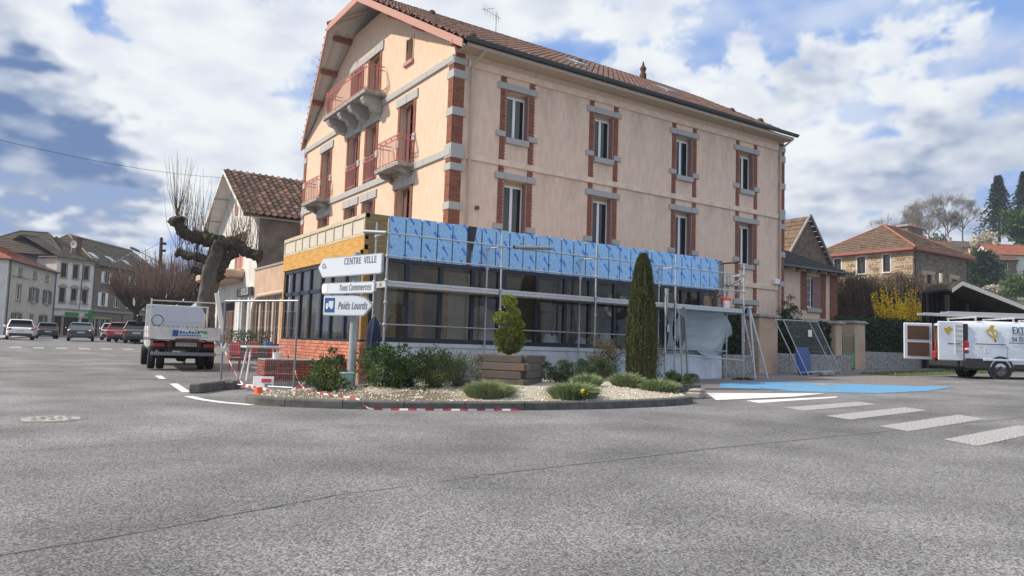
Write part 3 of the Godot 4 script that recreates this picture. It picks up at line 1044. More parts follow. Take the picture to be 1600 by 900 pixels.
# roof tiles over a slope: xf has x along the eaves, y up the slope, z out of it; keep() says where there is roof
func tiles(parent: Node3D, xf: Transform3D, w: float, l: float, keep: Callable, singles: int, sx := 1.0, tones: Array = []) -> void:
	var tm := tile_mesh().mesh()
	var spots := []
	var n := int(w / (0.3 * sx))
	var m := int(l / (0.4 * sx))
	for j in m:
		for i in n:
			var p := Vector3(i * w / n, l - (m - 1 - j) * l / m, 0.0)
			if keep.call(p.x + 0.15, p.y - 0.2):
				var bs := Basis(Vector3.BACK, rng.randf_range(-0.012, 0.012)).scaled(Vector3(w / n / 0.3, l / m / 0.4, sx))
				var g := xf * Transform3D(bs, p + Vector3(0, 0, rng.randf_range(0, 0.006)))
				spots.append([(parent.transform * g).origin.distance_to(EYE), g])
	spots.sort_custom(func(a, b): return a[0] < b[0])
	var mm := MultiMesh.new()
	mm.transform_format = MultiMesh.TRANSFORM_3D
	mm.use_colors = true
	mm.mesh = tm
	mm.instance_count = maxi(spots.size() - singles, 0)
	for k in spots.size():
		if k < singles:
			part("roof_tile", tm, M["tile_%d" % rng.randi_range(0, 3)], parent, spots[k][1])
		else:
			mm.set_instance_transform(k - singles, spots[k][1])
			var t: float = [0.72, 0.9, 1.05, 1.22][rng.randi_range(0, 3)] * 1.15
			var cc: Color = tones[rng.randi_range(0, tones.size() - 1)] if tones else Color.WHITE
			mm.set_instance_color(k - singles, Color(t * cc.r, t * cc.g, t * cc.b))
	if mm.instance_count == 0: return
	var o := MultiMeshInstance3D.new()
	o.name = "roof_tiles"
	o.multimesh = mm
	o.material_override = M.tile
	o.set_meta("kind", "stuff")
	parent.add_child(o, true)

func make_hotel() -> void:
	var at := gp(21.0, -30.0)
	var t := thing("tall_pink_building", "tall three-storey pink stuccoed building with red brick trim, granite blocks and tiled roof", "building", at)
	var off := Transform3D(Basis.IDENTITY, -at)
	var R := off * face(Vector3(0, 0, HZ0), Vector3.RIGHT)                    # long side: u is world x
	var L := off * face(Vector3(HX0, 0, 0), Vector3.BACK)                     # gable: u is world z
	var E := off * face(Vector3(HX1, 0, 0), Vector3.FORWARD)
	var cx := [14.58, 18.76, 23.36, 27.5]
	var hr := []
	for c in cx:
		hr.append([c - 0.51, 8.7, c + 0.51, 10.49, 0.34])
		hr.append([c - 0.51, 5.2, c + 0.51, 7.16, 0.34])
	hr.append([27.0, 1.85, 28.02, 3.36, 0.34])
	var b := Mb.new()
	b.wall(HX0, -0.3, HX1, 11.55, hr)
	part("wall", b, M.stucco_shade_side, t, R)
	# gable wall
	var zc := -30.2
	var hl := []
	for q in [[-26.35, -25.16], [-35.55, -34.36]]:
		hl.append([q[0], 7.95, q[1], 10.5, 0.4])
		hl.append([q[0], 4.6, q[1], 7.16, 0.4])
	for q in [[-31.95, -30.78], [-29.8, -28.75]]:
		hl.append([q[0], 8.0, q[1], 10.48, 0.4])
		hl.append([q[0], 4.6, q[1], 7.17, 0.4])
	b = Mb.new()
	b.wall(HZ1, -0.3, HZ0, 11.05, hl)
	var top := [[-31.85, 11.5, -30.72, 13.55, 0.35], [-29.8, 11.5, -28.72, 13.55, 0.35], [-26.05, 12.2, -25.45, 13.14, 0.25], [-35.2, 12.2, -34.6, 13.14, 0.25]]
	# above the cornice the wall is cut to the roof slope in narrow strips, so that openings stay true
	var cuts := [HZ1, -35.2, -34.6, -31.85, -30.72, -29.8, -28.72, -26.05, -25.45, HZ0]
	for k in cuts.size() - 1:
		var z0: float = cuts[k]
		var z1: float = cuts[k + 1]
		var hole: Array = []
		for h in top: if absf(h[0] - z0) < 0.01: hole = h
		var y0 := minf(16.4 - 0.58 * absf(z0 - zc), 15.35)
		var y1 := minf(16.4 - 0.58 * absf(z1 - zc), 15.35)
		if hole.is_empty():
			b.quad(Vector3(z0, 11.05, 0), Vector3(z1, 11.05, 0), Vector3(z1, y1, 0), Vector3(z0, y0, 0))
		else:
			b.wall(z0, 11.05, z1, hole[3], [hole])
			b.quad(Vector3(z0, hole[3], 0), Vector3(z1, hole[3], 0), Vector3(z1, y1, 0), Vector3(z0, y0, 0))
	part("gable_wall", b, M.stucco, t, L)
	b = Mb.new()
	b.wall(22.0, -0.3, 38.45, 11.4)
	b.tri(Vector3(22.0, 11.4, 0), Vector3(38.45, 11.4, 0), Vector3(30.2, 16.2, 0))
	b.xf = E.affine_inverse() * off * face(Vector3(0, 0, HZ1), Vector3.LEFT)
	b.wall(-HX1, -0.3, -HX0, 11.4)
	part("back_wall", b, M.stucco_shade_side, t, E)
	# string courses
	b = Mb.new()
	for q in [[10.96, 11.22, 0.07], [7.64, 7.86, 0.06], [4.17, 4.4, 0.06]]:
		b.bbox(Vector3((12.42 + 29.82) / 2, (q[0] + q[1]) / 2, q[2] / 2 - 0.02), Vector3(17.4, q[1] - q[0], q[2] + 0.04), 0.015)
	part("string_course", b, M.string_plaster, t, R)
	for q in [[11.03, 11.28], [7.68, 7.95]]:
		for k in 8:
			var w := (HZ0 - HZ1) / 8.0
			stone(t, L, HZ1 + k * w + 0.004, q[0], HZ1 + (k + 1) * w - 0.004, q[1], -0.05, 0.075, "string_course")
	# brickwork: corner piers and window strips
	var br := Mb.new()
	rng.seed = 5
	br.xf = R
	br.bricks(11.9, 0.0, 12.28, 11.4, -0.05, 0.035, rng)
	br.bricks(29.92, 0.0, 30.29, 11.4, -0.05, 0.035, rng)
	for c in cx:
		for s in [-1, 1]:
			var u0: float = c - 0.76 if s < 0 else c + 0.515
			br.bricks(u0, 0.3, u0 + 0.245, 10.95, -0.05, 0.03, rng)
	br.xf = L
	br.bricks(-22.36, 0.0, -22.0, 11.1, -0.05, 0.035, rng)
	br.bricks(-38.44, 0.0, -38.08, 11.1, -0.05, 0.035, rng)
	for h in hl:
		br.bricks(h[0] - 0.2, h[1] - 0.3, h[0] - 0.005, h[3] + 0.35, -0.05, 0.03, rng)
		br.bricks(h[2] + 0.005, h[1] - 0.3, h[2] + 0.2, h[3] + 0.35, -0.05, 0.03, rng)
	for h in top.slice(0, 2):
		br.bricks(h[0] - 0.2, 11.3, h[0] - 0.005, h[3], -0.05, 0.03, rng)
		br.bricks(h[2] + 0.005, 11.3, h[2] + 0.2, h[3], -0.05, 0.03, rng)
	br.xf = E
	br.bricks(22.0, 0.0, 22.36, 11.3, -0.05, 0.035, rng)
	part("brickwork", br, M.brick, t, Transform3D.IDENTITY, true)
	for u in [12.5, 15.9, 17.2, 20.6, 22.0, 25.0, 26.1, 29.2]:
		b = Mb.new()
		b.quad(Vector3(u - 0.6, 8.4, 0.004), Vector3(u + 0.6, 8.4, 0.004), Vector3(u + 0.6, 10.96, 0.004), Vector3(u - 0.6, 10.96, 0.004))
		b.quad(Vector3(u - 0.5, 6.2, 0.004), Vector3(u + 0.5, 6.2, 0.004), Vector3(u + 0.5, 7.64, 0.004), Vector3(u - 0.5, 7.64, 0.004))
		part("rain_mark", b, M.rain_mark, t, R, true)
	# corner stones
	for q in [[10.97, 11.2], [10.46, 10.76], [9.12, 9.41], [7.61, 8.12], [7.17, 7.43], [5.79, 6.06], [4.38, 4.64], [2.9, 3.2]]:
		stone(t, off, HX0 - 0.055, q[0], 12.38, q[1], HZ0 - 0.44, HZ0 + 0.055, "corner_stone")
		stone(t, off, 29.86, q[0], HX1 + 0.055, q[1], HZ0 - 0.44, HZ0 + 0.055, "corner_stone")
		stone(t, off, HX0 - 0.055, q[0], 12.3, q[1], HZ1, HZ1 + 0.44, "corner_stone")
	# windows of the long side
	for c in cx:
		for q in [[8.7, 10.49, 10.49, 10.73, 8.72, 8.93], [5.2, 7.16, 7.16, 7.4, 5.31, 5.52]]:
			stone(t, R, c - 0.9, q[2], c - 0.5, q[3], -0.06, 0.06, "lintel_stone")
			stone(t, R, c - 0.494, q[2], c + 0.494, q[3], -0.06, 0.058, "lintel_stone")
			stone(t, R, c + 0.5, q[2], c + 0.9, q[3], -0.06, 0.06, "lintel_stone")
			stone(t, R, c - 0.92, q[4], c - 0.515, q[5], -0.06, 0.06)
			stone(t, R, c + 0.515, q[4], c + 0.92, q[5], -0.06, 0.06)
			stone(t, R, c - 0.51, q[0] - 0.2, c + 0.51, q[0] + 0.02, -0.2, 0.09, "window_sill")
			window(t, R * Transform3D(Basis.IDENTITY, Vector3(0, 0, -0.29)), c - 0.505, q[0] + 0.02, c + 0.505, q[1] - 0.14, M.white_paint, M.dark_glass, 2, 0, 0.0, 0.075)
			b = Mb.new()
			b.quad(Vector3(c - 0.52, q[0] - 0.2 - 0.95, 0.004), Vector3(c + 0.52, q[0] - 0.2 - 0.95, 0.004), Vector3(c + 0.52, q[0] - 0.2, 0.004), Vector3(c - 0.52, q[0] - 0.2, 0.004))
			if q[0] > 7.0: part("rain_mark", b, M.rain_mark, t, R)
			b = Mb.new()
			b.span(Vector3(c - 0.5, q[1] - 0.14, -0.31), Vector3(c + 0.5, q[1], -0.26))
			part("blind_box", b, M.cream_paint, t, R)
			# louvred shutters folded back into the reveal
			for s in [-1, 1]:
				var f := Transform3D(Basis(Vector3(0, 0, s), Vector3.UP, Vector3(-s, 0, 0)), Vector3(c + s * 0.505, q[0] + 0.03, -0.255 if s > 0 else -0.005))
				shutter_leaf(t, R * f, 0.25, q[1] - q[0] - 0.06, M.shutter_mauve)
	stone(t, R, 26.6, 3.36, 28.42, 3.6, -0.06, 0.06, "lintel_stone")
	window(t, R * Transform3D(Basis.IDENTITY, Vector3(0, 0, -0.29)), 27.0, 1.85, 28.02, 3.36, M.white_paint, M.dark_glass, 2)
	# gable windows: frame, half-open shutters, lintels, small balconies
	for h in hl:
		var w: float = h[2] - h[0]
		var up: bool = h[1] > 7.0
		stone(t, L, h[0] - 0.36, h[3], h[0] + w * 0.5 - 0.01, h[3] + 0.36, -0.06, 0.06, "lintel_stone")
		stone(t, L, h[0] + w * 0.5 + 0.01, h[3], h[2] + 0.36, h[3] + 0.36, -0.06, 0.058, "lintel_stone")
		window(t, L * Transform3D(Basis.IDENTITY, Vector3(0, 0, -0.34)), h[0], h[1], h[2], h[3], M.white_paint, M.dark_glass, 2, 0, (h[3] - h[1]) * 0.76)
		for s in [0, 1]:
			var ang := 1.25 if s == 0 else -0.25
			var bs := Basis(Vector3.UP, ang)
			var org := Vector3(h[0] + 0.02, h[1] + 0.02, -0.28) if s == 0 else Vector3(h[2] - 0.02, h[1] + 0.02, -0.05)
			if s == 0: shutter_leaf(t, L * Transform3D(Basis(Vector3.UP, -0.2), Vector3(h[0] + 0.02, h[1] + 0.02, -0.29)), w * 0.5, h[3] - h[1] - 0.05, M.shutter)
			else: shutter_leaf(t, L * Transform3D(Basis(Vector3(0, 0, 1), Vector3.UP, Vector3(-1, 0, 0)), Vector3(h[2] - 0.01, h[1] + 0.02, -0.31)), 0.28, h[3] - h[1] - 0.05, M.shutter)
		if up:
			for y in [h[1] + 0.9]:
				stone(t, L, h[0] - 0.26, y, h[0] - 0.004, y + 0.3, -0.06, 0.055)
				stone(t, L, h[2] + 0.004, y, h[2] + 0.26, y + 0.3, -0.06, 0.055)
			if w > 1.18:
				stone(t, L, h[0] - 0.7, 7.78, h[2] + 0.32, 7.94, 0.08, 0.72, "balcony_slab", M.concrete)
				for e in [h[0] - 0.45, h[2]]:
					b = Mb.new()
					b.prism(PackedVector2Array([Vector2(0.0, 7.78), Vector2(0.55, 7.78), Vector2(0.56, 7.7), Vector2(0.45, 7.6), Vector2(0.2, 7.55), Vector2(0.0, 7.42)]), -0.08, 0.08)
					part("corbel", b, M.concrete, t, L * Transform3D(Basis(Vector3(0, 0, 1), Vector3.UP, Vector3(-1, 0, 0)), Vector3(e, 0, 0.03)))
				railing(t, L * Transform3D(Basis.IDENTITY, Vector3(h[0] - 0.62, 7.94, 0.05)), w + 0.86, 1.05, 0.6, M.rail_red)
			else:
				railing(t, L * Transform3D(Basis.IDENTITY, Vector3(h[0] - 0.03, 7.98, 0.04)), w + 0.06, 1.05, 0.05, M.rail_red)
	# attic doors on their balcony
	stone(t, L, -32.2, 13.55, -31.25, 13.95, -0.06, 0.06, "lintel_stone")
	stone(t, L, -31.24, 13.55, -29.25, 13.85, -0.06, 0.055, "lintel_stone")
	stone(t, L, -29.24, 13.55, -28.35, 13.95, -0.06, 0.06, "lintel_stone")
	for h in top.slice(0, 2):
		window(t, L * Transform3D(Basis.IDENTITY, Vector3(0, 0, -0.33)), h[0], h[1], h[2], h[3], M.red_wood, M.dark_glass, 2, 1)
		shutter_leaf(t, L * Transform3D(Basis(Vector3.UP, -0.15), Vector3(h[0] + 0.03, h[1], -0.26)), 0.55, 2.0, M.shutter)
		shutter_leaf(t, L * Transform3D(Basis(Vector3(0, 0, 1), Vector3.UP, Vector3(-1, 0, 0)), Vector3(h[2] - 0.01, h[1], -0.3)), 0.26, 2.0, M.shutter)
	for h in top.slice(2, 4):
		stone(t, L, h[0] - 0.1, h[1] - 0.16, h[2] + 0.1, h[1], -0.05, 0.1, "window_sill", M.pink_wood)
		for u in [h[0] - 0.08, h[2]]: stone(t, L, u, h[1], u + 0.08, h[3] + 0.06, -0.05, 0.025, "window_jamb", M.cream_paint)
		b = Mb.new()
		b.quad(Vector3(h[0], h[1], -0.24), Vector3(h[2], h[1], -0.24), Vector3(h[2], h[3], -0.24), Vector3(h[0], h[3], -0.24))
		part("blind_panel", b, M.brown_ply, t, L)
	stone(t, L, -33.0, 11.35, -27.9, 11.52, 0.05, 0.95, "balcony_slab", M.concrete)
	for e in [-32.5, -31.1, -29.85, -28.4]:
		b = Mb.new()
		b.prism(PackedVector2Array([Vector2(0.0, 11.35), Vector2(0.82, 11.35), Vector2(0.86, 11.22), Vector2(0.74, 11.04), Vector2(0.5, 10.98), Vector2(0.36, 10.8), Vector2(0.0, 10.72)]), -0.16, 0.16)
		part("corbel", b, M.granite, t, L * Transform3D(Basis(Vector3(0, 0, 1), Vector3.UP, Vector3(-1, 0, 0)), Vector3(e, 0, 0.03)))
	railing(t, L * Transform3D(Basis.IDENTITY, Vector3(-32.9, 11.52, 0.06)), 4.9, 1.1, 0.82, M.rail_red)
	make_hotel_roof(t, off, zc)
	# rainwater pipes and gutter
	for q in [[12.56, 0.07], [29.86, 0.05]]:
		b = Mb.new()
		var x: float = q[0]
		b.pipe([Vector3(x + 0.25, 11.5, HZ0 + 0.62), Vector3(x + 0.2, 11.42, HZ0 + 0.6), Vector3(x + 0.02, 11.05, HZ0 + 0.14), Vector3(x, 10.9, HZ0 + 0.11), Vector3(x, 0.3, HZ0 + 0.11)], [0.05, 0.05, 0.05, 0.05, 0.05], 10)
		for y in [9.0, 6.4, 3.8, 1.6]: b.lathe(Vector3(x, y, HZ0 + 0.11), [Vector2(0.05, -0.03), Vector2(0.062, -0.025), Vector2(0.062, 0.025), Vector2(0.05, 0.03)], 10)
		part("downpipe", b, M.cream_paint, t, off)
	b = Mb.new()
	b.span(Vector3(12.9, 5.9, HZ0), Vector3(13.02, 6.02, HZ0 + 0.12))
	part("wall_spout", b, M.zinc, t, off)
	var lamp := Mb.new()
	lamp.bbox(Vector3(29.58, 4.57, HZ0 + 0.1), Vector3(0.34, 0.26, 0.2), 0.03)
	part("meter_box", lamp, M.white_paint, t, off)

func make_hotel_roof(t: Node3D, off: Transform3D, zc: float) -> void:
	var ye := 11.62                       # top edge at the eaves
	var yr := 16.62
	var ez := 8.82                        # half width at the eaves
	var sl := (yr - ye) / ez
	var kz := 1.83                        # half width of the small hip
	var yk := yr - sl * kz
	# outline of the near slope in plan: x at the verges
	var xl := func(dz: float) -> float: return lerpf(11.8, 10.6, (ez - dz) / (ez - kz)) if dz > kz else lerpf(10.6, 12.5, (kz - dz) / kz)
	var xr := func(dz: float) -> float: return lerpf(30.25, 31.7, (ez - dz) / (ez - kz)) if dz > kz else lerpf(31.7, 29.9, (kz - dz) / kz)
	var b := Mb.new()
	var so := Mb.new()
	for s in [1.0, -1.0]:
		var pts := []
		for dz in [ez, kz, 0.0]: pts.append([xl.call(dz), xr.call(dz), yr - sl * dz, zc + s * dz])
		for k in 2:
			var p: Array = pts[k]
			var q: Array = pts[k + 1]
			var a := Vector3(p[0], p[2], p[3])
			var d := Vector3(p[1], p[2], p[3])
			var e := Vector3(q[1], q[2], q[3])
			var f := Vector3(q[0], q[2], q[3])
			var dn := Vector3(0, -0.16, 0)
			if s > 0:
				b.quad(a, d, e, f)
				so.quad(f + dn, e + dn, d + dn, a + dn)
			else:
				b.quad(d, a, f, e)
				so.quad(e + dn, f + dn, a + dn, d + dn)
	for q in [[10.6, 12.5], [31.7, 29.9]]:
		var a := Vector3(q[0], yk, zc - kz)
		var d := Vector3(q[0], yk, zc + kz)
		var e := Vector3(q[1], yr, zc)
		b.tri(a, d, e)
		so.tri(a + Vector3(0, -0.16, 0), e + Vector3(0, -0.16, 0), d + Vector3(0, -0.16, 0))
	part("roof", b, M.tile_0, t, off)
	part("soffit", so, M.soffit, t, off)
	# rafters and boards showing under the flying verge
	for f in [0.35, 0.72]:
		for s in [-1.0, 1.0]:
			b = Mb.new()
			var p0 := Vector3(lerpf(11.8, 11.95, f), ye - 0.2, zc + s * ez)
			var p1 := Vector3(lerpf(10.6, 11.95, f), yk - 0.2, zc + s * kz)
			b.bar(p0, p1, 0.045, 0.045, 4)
			part("rafter", b, M.soffit, t, off)
	b = Mb.new()
	for q in [[-1.1, 0.0], [-0.2, 0.0]]: b.bar(Vector3(10.75, yk - 0.22, zc + q[0]), Vector3(11.9, yk + 0.36, zc + q[0] * 0.5), 0.05, 0.05, 4)
	part("hip_rafter", b, M.soffit, t, off, true)
	# purlins carry the verge
	for q in [[2.1, 11.0], [3.9, 11.1], [5.7, 11.35], [8.2, 11.7]]:
		for s in [-1.0, 1.0]:
			b = Mb.new()
			var y: float = yr - sl * q[0] - 0.32
			b.bbox(Vector3((q[1] + 12.0) / 2, y + 0.03, zc + s * q[0]), Vector3(12.0 - q[1], 0.22, 0.2), 0.02)
			part("purlin", b, M.red_wood, t, off)
	# verge boards
	for s in [-1.0, 1.0]:
		b = Mb.new()
		var a := Vector3(11.8, ye, zc + s * ez)
		var d := Vector3(10.6, yk, zc + s * kz)
		var lo := Vector3(0, -0.3, 0)
		var th := Vector3(0.05, 0, 0)
		if s > 0:
			b.quad(d + lo, a + lo, a, d)
			b.quad(a + lo + th, d + lo + th, d + th, a + th)
		else:
			b.quad(a + lo, d + lo, d, a)
			b.quad(d + lo + th, a + lo + th, a + th, d + th)
		b.quad(a + lo, a + lo + th, a + th, a)
		b.quad(a + lo, d + lo, d + lo + th, a + lo + th)
		part("verge_board", b, M.pink_wood, t, off)
		b = Mb.new()
		for k in 18:
			var p := a.lerp(d, (k + 0.5) / 18.0)
			b.box(p + Vector3(0.06, 0.0, 0), Vector3(0.1, 0.05, 0.42))
		part("verge_tiles", b, M.tile_1, t, off, true)
	b = Mb.new()
	b.box(Vector3(10.62, yk - 0.15, zc), Vector3(0.05, 0.3, 2 * kz))
	part("verge_board", b, M.pink_wood, t, off)
	# white underside boards seen below the gutter
	b = Mb.new()
	b.box(Vector3(21.1, 11.46, HZ0 + 0.32), Vector3(18.2, 0.05, 0.62))
	b.box(Vector3(21.1, 11.5, HZ0 + 0.6), Vector3(18.2, 0.12, 0.03))
	part("eaves_board", b, M.cream_paint, t, off)
	b = Mb.new()
	var g := []
	for k in 9:
		var a := PI + PI * k / 8.0
		g.append([Vector3(11.85, 11.68 + sin(a) * 0.11, zc + ez - 0.02 + 0.1 + cos(a) * 0.11), Vector3(30.35, 11.68 + sin(a) * 0.11, zc + ez - 0.02 + 0.1 + cos(a) * 0.11)])
	b.grid(g)
	b.bar(Vector3(11.85, 11.68, zc + ez + 0.19), Vector3(30.35, 11.68, zc + ez + 0.19), 0.018, 0.018, 6)
	part("gutter", b, M.zinc, t, off)
	# tiles on the slope that faces the road
	var l := sqrt(ez * ez + (yr - ye) * (yr - ye))
	var ud := Vector3(0, yr - ye, -ez) / l
	var sx := off * Transform3D(Basis(Vector3.RIGHT, ud, Vector3.RIGHT.cross(ud)), Vector3(10.6, ye, zc + ez))
	tiles(t, sx, 21.1, l, func(x: float, y: float) -> bool:
		var dz := ez * (1.0 - y / l)
		return x + 10.6 > xl.call(dz) + 0.12 and x + 10.6 < xr.call(dz), 300)
	# ridge tiles, hip tiles
	for k in 44:
		b = Mb.new()
		var x := 12.5 + k * (29.9 - 12.5) / 44.0
		b.lathe(Vector3(x, yr + 0.0, zc), [Vector2(0.13, 0), Vector2(0.115, 0.42)], 8, Basis(Vector3(0, 1, 0), Vector3(1, 0, 0), Vector3(0, 0, -1)))
		part("ridge_tile", b, M["tile_%d" % (k % 4)], t, off)
	b = Mb.new()
	for q in [[10.6, 12.5], [31.7, 29.9]]:
		for s in [-1.0, 1.0]: b.bar(Vector3(q[0], yk + 0.02, zc + s * kz), Vector3(q[1], yr + 0.02, zc), 0.11, 0.11, 8)
	part("hip_tiles", b, M.tile_1, t, off)
	# roof lights, vents, finial, aerial
	for q in [[19.6, 4.2], [25.3, 4.4]]:
		b = Mb.new()
		b.bbox(Vector3(q[0] - 10.6, q[1], 0.12), Vector3(0.9, 1.15, 0.12), 0.02)
		var o := part("roof_light", b, M.zinc, t, sx)
		b = Mb.new()
		b.span(Vector3(q[0] - 10.6 - 0.38, q[1] - 0.5, 0.17), Vector3(q[0] - 10.6 + 0.38, q[1] + 0.5, 0.185))
		part("pane", b, M.dark_glass, o)
		b = Mb.new()
		b.span(Vector3(q[0] - 10.6 - 0.45, q[1] - 0.68, 0.1), Vector3(q[0] - 10.6 + 0.45, q[1] - 0.58, 0.15))
		part("flashing", b, M.alu, o)
	for q in [[12.4, 9.2], [12.6, 0.9], [14.6, 9.3], [21.2, 6.3], [29.8, 4.0], [30.3, 2.4]]:
		b = Mb.new()
		b.lathe(Vector3(q[0] - 10.6, q[1], 0.02), [Vector2(0.2, 0.0), Vector2(0.17, 0.14), Vector2(0.09, 0.22), Vector2(0.0, 0.24)], 10, Basis(Vector3.RIGHT, Vector3(0, 0, 1), Vector3(0, -1, 0)))
		part("roof_vent", b, M.tile_0, t, sx)
	b = Mb.new()
	b.lathe(Vector3(28.6, yr + 0.05, zc), [Vector2(0.2, 0), Vector2(0.2, 0.3), Vector2(0.12, 0.35), Vector2(0.16, 0.5), Vector2(0.2, 0.62), Vector2(0.1, 0.75), Vector2(0.05, 0.95), Vector2(0.0, 1.1)], 12)
	part("ridge_finial", b, M.tile_0, t, off)
	b = Mb.new()
	b.bar(Vector3(18.8, yr - 0.2, zc - 0.4), Vector3(18.8, yr + 1.35, zc - 0.4), 0.02, 0.02, 6)
	for q in [[-0.55, 1.5], [0.45, 1.2]]:
		b.bar(Vector3(18.8 + q[0] - 0.3, yr + q[1] - 0.25, zc - 0.4), Vector3(18.8 + q[0] * 0.2, yr + q[1] + 0.05, zc - 0.4), 0.012, 0.012, 5)
	for k in 6:
		var p := Vector3(18.1 + k * 0.16, yr + 1.3 - k * 0.03, zc - 0.4)
		b.bar(p + Vector3(-0.06, 0.28, 0.0), p + Vector3(0.06, -0.28, 0.0), 0.01, 0.01, 4)
	b.bar(Vector3(18.0, yr + 1.34, zc - 0.4), Vector3(19.1, yr + 1.1, zc - 0.4), 0.012, 0.012, 4)
	part("aerial", b, M.steel, t, off)

# ------------------------------------------------------------------ the glazed extension under construction
const PX0 := 6.45
const PX1 := 18.9
const PZ0 := -16.0
const PZ1 := -22.4

func make_extension() -> void:
	var at := gp(12.7, -19.0)
	var t := thing("glazed_extension", "single-storey glazed extension under construction with blue-faced insulation boards and yellow timber", "building", at)
	var off := Transform3D(Basis.IDENTITY, -at)
	var F := off * face(Vector3(0, 0, PZ0), Vector3.RIGHT)
	var L := off * face(Vector3(PX0, 0, 0), Vector3.BACK)
	var E := off * face(Vector3(PX1, 0, 0), Vector3.FORWARD)
	var b := Mb.new()
	# roof deck and structure behind the boards
	b = Mb.new()
	b.span(Vector3(PX0 + 0.1, 3.2, HZ0 + 0.0), Vector3(PX1 - 0.06, 3.4, PZ0 - 0.12))
	b.span(Vector3(PX0 + 0.1, 3.2, PZ1), Vector3(HX0, 3.4, HZ0))
	part("roof", b, M.dark_room, t, off)
	b = Mb.new()
	b.span(Vector3(PX0 + 0.62, 3.17, PZ0 - 0.09), Vector3(PX1 - 0.05, 4.14, PZ0 - 0.03))
	b.span(Vector3(PX1 - 0.16, 3.17, HZ0), Vector3(PX1 - 0.02, 4.1, PZ0 - 0.03))
	part("parapet_backing", b, M.dark_concrete, t, off)
	# insulation boards with blue film, one by one
	rng.seed = 21
	var n := 27
	var u0 := PX0 + 0.6
	var w := (PX1 - 0.24 - u0) / n
	for k in n:
		b = Mb.new()
		var a := u0 + k * w + 0.018
		var e := u0 + (k + 1) * w - 0.018
		if k == 5: a += 0.12
		var z := rng.randf_range(0.0, 0.012)
		var q := [Vector3(a, 3.16, z), Vector3(e, 3.16, z), Vector3(e, 4.17 + rng.randf_range(-0.01, 0.012), z), Vector3(a, 4.17, z)]
		var uo := k * 0.137
		b.quad(q[0], q[1], q[2], q[3], Vector2(uo, 1.0), Vector2(uo + 0.15, 0.36))
		var bk := Vector3(0, 0, -0.05)
		b.quad(q[1], q[1] + bk, q[2] + bk, q[2])
		b.quad(q[0] + bk, q[0], q[3], q[3] + bk)
		b.quad(q[3], q[2], q[2] + bk, q[3] + bk)
		part("insulation_board", b, M.insulation, t, F)
	b = Mb.new()
	b.tri(Vector3(u0 + 5 * w + 0.14, 3.45, 0.014), Vector3(u0 + 5 * w + 0.27, 4.17, 0.014), Vector3(u0 + 5 * w + 0.01, 4.17, 0.014))
	part("black_flashing", b, M.black_plastic, t, F)
	# bare timber corner
	b = Mb.new()
	for k in 7:
		b.span(Vector3(PX0, 3.3 + k * 0.124, -0.03), Vector3(PX0 + 0.6, 3.3 + (k + 1) * 0.124 - 0.006, 0.0 + 0.003 * (k % 2)))
	part("corner_boards", b, M.timber_olive, t, F)
	# frieze: pale battens with wool squares, golden beam below
	b = Mb.new()
	b.span(Vector3(PZ1, 4.06, -0.1), Vector3(PZ0, 4.16, 0.02))
	b.span(Vector3(PZ1, 3.64, -0.1), Vector3(PZ0, 3.7, 0.02))
	var zs := [-22.4, -21.35, -20.72, -20.07, -19.43, -18.78, -18.15, -17.5, -16.86, -16.08]
	for z in zs: b.span(Vector3(z, 3.7, -0.1), Vector3(z + 0.05, 4.06, 0.015))
	part("frieze_battens", b, M.timber_pale, t, L)
	for k in zs.size() - 1:
		b = Mb.new()
		b.bbox(Vector3((zs[k] + 0.05 + zs[k + 1]) / 2, 3.88, -0.05), Vector3(zs[k + 1] - zs[k] - 0.05, 0.36, 0.09), 0.02)
		part("wool_panel", b, M.wool, t, L)
	b = Mb.new()
	b.bbox(Vector3((PZ1 + PZ0) / 2, 3.41, -0.04), Vector3(PZ0 - PZ1, 0.46, 0.12), 0.015)
	part("timber_beam", b, M.timber_gold, t, L)
	b = Mb.new()
	b.span(Vector3(PX0 - 0.02, 3.18, -0.2), Vector3(PX0 + 0.62, 3.3, -0.005))
	part("timber_beam", b, M.timber_olive, t, F)
	for q in [[PZ1, PZ1 + 0.12]]:
		b = Mb.new()
		b.span(Vector3(q[0], 1.14, -0.12), Vector3(q[1], 3.18, 0.0))
		part("timber_post", b, M.timber_gold, t, L)
	b = Mb.new()
	b.span(Vector3(PX0 + 0.005, 1.2, -0.14), Vector3(PX0 + 0.2, 3.18, -0.01))
	part("timber_post", b, M.timber_dark_gold, t, F)
	# long front: navy frames and panes
	var ms := [6.67, 7.58, 8.5, 9.42, 10.3, 11.42, 12.4, 13.28, 14.22, 15.2, 16.1]
	for k in ms.size():
		b = Mb.new()
		var hw := 0.05 if k != 4 else 0.13
		b.span(Vector3(ms[k] - hw, 1.28, -0.1), Vector3(ms[k] + hw, 3.1, 0.0))
		part("mullion", b, M.navy_frame, t, F)
	b = Mb.new()
	b.span(Vector3(6.62, 3.06, -0.11), Vector3(PX1 - 0.25, 3.16, 0.01))
	b.span(Vector3(6.62, 2.46, -0.09), Vector3(16.2, 2.55, -0.004))
	b.span(Vector3(6.62, 1.17, -0.11), Vector3(16.2, 1.28, 0.012))
	b.span(Vector3(16.05, 2.46, -0.09), Vector3(PX1 - 0.25, 2.55, -0.004))
	part("transom", b, M.navy_frame, t, F)
	for k in ms.size() - 1:
		for q in [[1.28, 2.46], [2.55, 3.06]]:
			b = Mb.new()
			b.quad(Vector3(ms[k] + 0.05, q[0], -0.05), Vector3(ms[k + 1] - 0.05, q[0], -0.05), Vector3(ms[k + 1] - 0.05, q[1], -0.05), Vector3(ms[k] + 0.05, q[1], -0.05))
			part("pane", b, M.pane, t, F)
